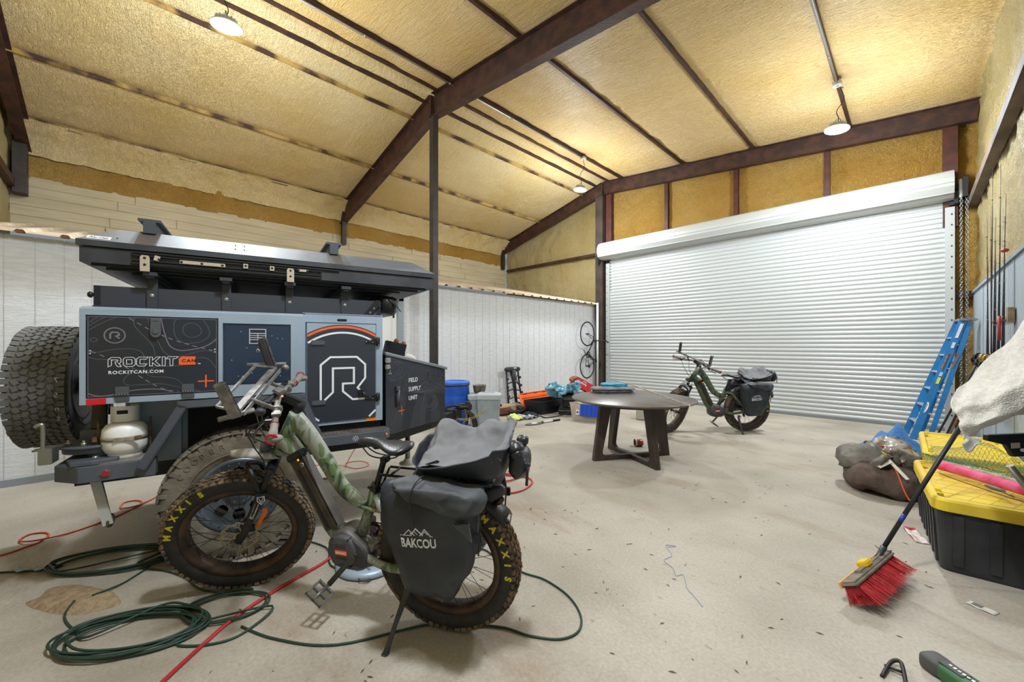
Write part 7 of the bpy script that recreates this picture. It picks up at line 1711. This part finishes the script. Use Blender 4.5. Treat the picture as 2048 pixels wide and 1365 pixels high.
b = MB(); b.box((0, 0, .27), (.09, .07, .12), bevel=.02); b.tube(smoothpts([(.10, -.1, .04), (.16, -.14, .02), (.2, -.1, .01), (.17, -.06, .01)], 5), .004, 6); b.build('machine_neck', mat('neck_dark', '#3a2a26', .4), t)

# ================================================================ cords and hoses
def cordob(name, pts, r, m, lab, cat, n=6, zr=None):
    rd = random.Random(len(pts)); P = [Vector((p[0], p[1], (p[2] if len(p) > 2 else r+.0005))) for p in pts]
    b = MB(); b.tube(smoothpts(P, n), r, 8); o = b.build(name, m); tag(o, lab, cat); return o
M_OC = mat('orange_cord', '#c94a1c', .5); M_RH = mat('red_hose', '#b3262c', .4); M_GC = mat('green_cord', '#1f3a2e', .55)
cordob('extension_cord', [(-4.55, -.95), (-4.40, -.60), (-4.46, -.45), (-4.50, -.40), (-4.60, -.37), (-4.69, -.40), (-4.72, -.48), (-4.60, -.51, .012), (-4.50, -.42, .02), (-4.55, -.25), (-4.68, -.04), (-4.85, .11), (-4.95, .16), (-5.06, .12), (-5.06, .04), (-4.90, .02, .012), (-4.84, .10, .018), (-4.97, .21), (-5.08, .34), (-5.00, .75), (-4.6, 1.3), (-4.4, 1.7)], .006, M_OC, 'orange extension cord running under the trailer with small loops', 'cord')
cordob('air_hose', [(-2.15, .02), (-2.26, .14), (-2.39, .28), (-2.52, .44), (-2.64, .68), (-2.73, .94), (-2.80, 1.10), (-2.95, 1.7), (-3.10, 2.3), (-3.18, 2.75), (-3.20, 2.95), (-3.30, 3.15), (-3.40, 3.28), (-3.44, 3.20), (-3.30, 3.02), (-3.12, 3.06), (-2.93, 3.14), (-2.79, 3.05), (-2.72, 2.82), (-2.80, 2.62), (-2.98, 2.60), (-3.14, 2.76, .018), (-3.20, 2.98, .018), (-3.12, 3.10, .018), (-3.00, 3.04, .018), (-3.02, 2.86, .018), (-3.20, 2.80, .018)], .009, M_RH, 'red air hose running from the bottom of the picture under the foreground bike', 'hose')
cordob('thin_red_line', [(-4.22, 2.02, .66), (-4.40, 2.00, .45), (-4.62, 1.93, .15), (-4.72, 1.91, .006), (-4.85, 1.97, .006), (-4.83, 2.12, .006), (-4.67, 2.16, .006), (-4.55, 2.09, .006), (-4.57, 1.96, .006), (-4.74, 1.90, .014), (-4.95, 1.80, .006), (-5.1, 1.5, .006)], .004, M_OC, 'thin red line hanging from the trailer tongue and looping on the floor', 'cord')
def coil(c, rx, ry, rot, turns, rd, z0=.006, a0=0, per=12, jit=.03):
    P = []
    for k in range(int(turns*per)):
        a = a0+2*PI*k/per; tn = k/per; sx = rx*(1+jit*2*math.sin(tn*2.3+1)+rd.uniform(-jit, jit)*.5); sy = ry*(1+jit*2*math.cos(tn*1.7)+rd.uniform(-jit, jit)*.5)
        ox, oy = .02*math.sin(tn*1.1), .02*math.cos(tn*1.9)
        x, y = sx*math.cos(a)+ox, sy*math.sin(a)+oy
        P.append((c[0]+x*math.cos(rot)-y*math.sin(rot), c[1]+x*math.sin(rot)+y*math.cos(rot), z0+.0045*tn+.004*abs(math.sin(a*1.5+tn))))
    return P
rd = random.Random(2)
pts = [(-4.25, -.75), (-4.07, -.53), (-3.95, -.38), (-3.90, -.26)]+coil((-3.74, -.01), .34, .16, 1.0, 6.3, rd, a0=PI)+[(-3.68, .23, .02), (-3.58, .08), (-3.35, .22), (-3.16, .30), (-2.98, .34), (-2.84, .42), (-2.72, .52)]
pts += coil((-2.66, .42), .20, .13, 1.0, 2.6, rd, a0=1.2)+[(-2.47, .60, .02), (-2.36, .45), (-2.38, .32), (-2.50, .20)]+coil((-2.73, .05), .30, .155, .95, 7.4, rd, a0=0, jit=.05)+[(-2.84, -.10, .02), (-2.97, -.15), (-3.10, -.19), (-3.20, -.20), (-3.27, -.17, .03)]
cordob('extension_cord', pts, .0058, M_GC, 'dark green extension cord heaped in coils beside the foreground bike', 'cord', 5)
cordob('extension_cord', [(-3.27, -.10, .03), (-3.36, .02), (-3.46, .12), (-3.60, .26), (-3.30, .85), (-2.95, 1.05), (-2.62, 1.0), (-2.3, 1.35), (-2.18, 1.79), (-1.99, 1.82), (-1.75, 1.82), (-1.60, 1.86), (-1.41, 1.84), (-1.26, 1.76), (-1.19, 1.65), (-1.22, 1.54), (-1.34, 1.45), (-1.50, 1.38), (-1.75, 1.15), (-1.95, .75), (-2.2, .55), (-2.42, .45)], .0058, M_GC, 'dark green extension cord running under the foreground bike and looping right of it', 'cord')
cordob('power_lead', [(-2.95, 1.55), (-2.75, 1.95), (-2.67, 2.42), (-2.49, 2.43), (-2.35, 2.31), (-2.30, 2.20), (-2.42, 1.95), (-2.62, 1.60), (-2.74, 1.42), (-2.66, 1.30)], .005, M_CORD, 'thin dark lead looping behind the foreground bike to the domed machine', 'cord')
for i, (x, y) in enumerate(((-3.99, -.44), (-3.93, -.36))):
    b = MB(); b.grid(lambda u, v: ((u-.5)*.10, (v-.5)*.03, .012+.03*abs(u-.5)), 8, 3, thick=.001); o = b.build('cord_tag', mat('tag_grey', '#a9b0b5', .6, col2='#7e868c', nscale=60)); o.location = (x, y, 0); o.rotation_euler = (0, 0, .55); tag(o, ('white paper tag on the green cord, left of the pair', 'white paper tag on the green cord, right of the pair')[i], 'tag', 'paper tags on the green cord')
b = MB(); rd = random.Random(3); P = [(-1.24, 2.79)]
P = smoothpts([(-1.24, 2.79, .003), (-1.20, 2.84, .003), (-1.26, 2.80, .003), (-1.17, 2.70, .003), (-1.18, 2.60, .003), (-1.10, 2.55, .003), (-1.05, 2.48, .003), (-1.02, 2.52, .003), (-.95, 2.40, .003), (-.90, 2.36, .003), (-.82, 2.29, .003)], 5); b.tube(P, .0016, 5); o = b.build('loose_thread', mat('blue_thread', '#7d93b5', .8)); tag(o, 'thin blue thread lying loose on the open floor', 'thread')
# sand mound with the cord through it
def sandf(u, v):
    a = 2*PI*u; r_ = v; rx, ry = .27*(1+.12*math.sin(3*a+1)+.06*math.sin(7*a)), .13*(1+.15*math.cos(2*a))
    x, y = rx*r_*math.cos(a), ry*r_*math.sin(a); z = .028*(1-r_**2.5)+.006*pnoise(Vector((x*30, y*30, 0)))-(.012*math.exp(-((x-.2*y)/.012)**2) if r_ < .9 else 0)
    return (x, y, max(.0005, z))
b = MB(); b.grid(sandf, 60, 16, wrap_u=True); o = b.build('sand_pile', mat('tan_sand', '#a08c6f', .95, col2='#8b785d', nscale=30, bump=.7, bscale=70)); o.location = (-3.36, -.18, 0); o.rotation_euler = (0, 0, .55); tag(o, 'flat cracked heap of tan sand on the floor', 'sand', kind='stuff')
# loose litter on the floor
b = MB(); rd = random.Random(77)
for k in range(420):
    x, y = rd.uniform(-6.2, .3), rd.uniform(.0, 9.3)
    if rd.random() < .35: x, y = rd.gauss(-1.5, .9), rd.gauss(2.6, 1.4)
    if not (-6.3 < x < .5 and -.9 < y < 9.5): continue
    s_ = rd.uniform(.003, .012); A = Matrix.Translation((x, y, .0015)) @ Matrix.Rotation(rd.uniform(0, 6.3), 4, 'Z')
    b._add([(-s_*1.8, -s_*.25, 0), (0, -s_*.4, s_*.3), (s_*1.8, -s_*.1, 0), (0, s_*.4, s_*.2)], [(0, 1, 2, 3)], False, A)
o = b.build('floor_litter', mat('litter_brown', '#5e4632', .9, col2='#8c6a4a', nscale=3)); tag(o, 'scattered dry leaf bits and grit over the concrete floor', 'litter', kind='stuff')
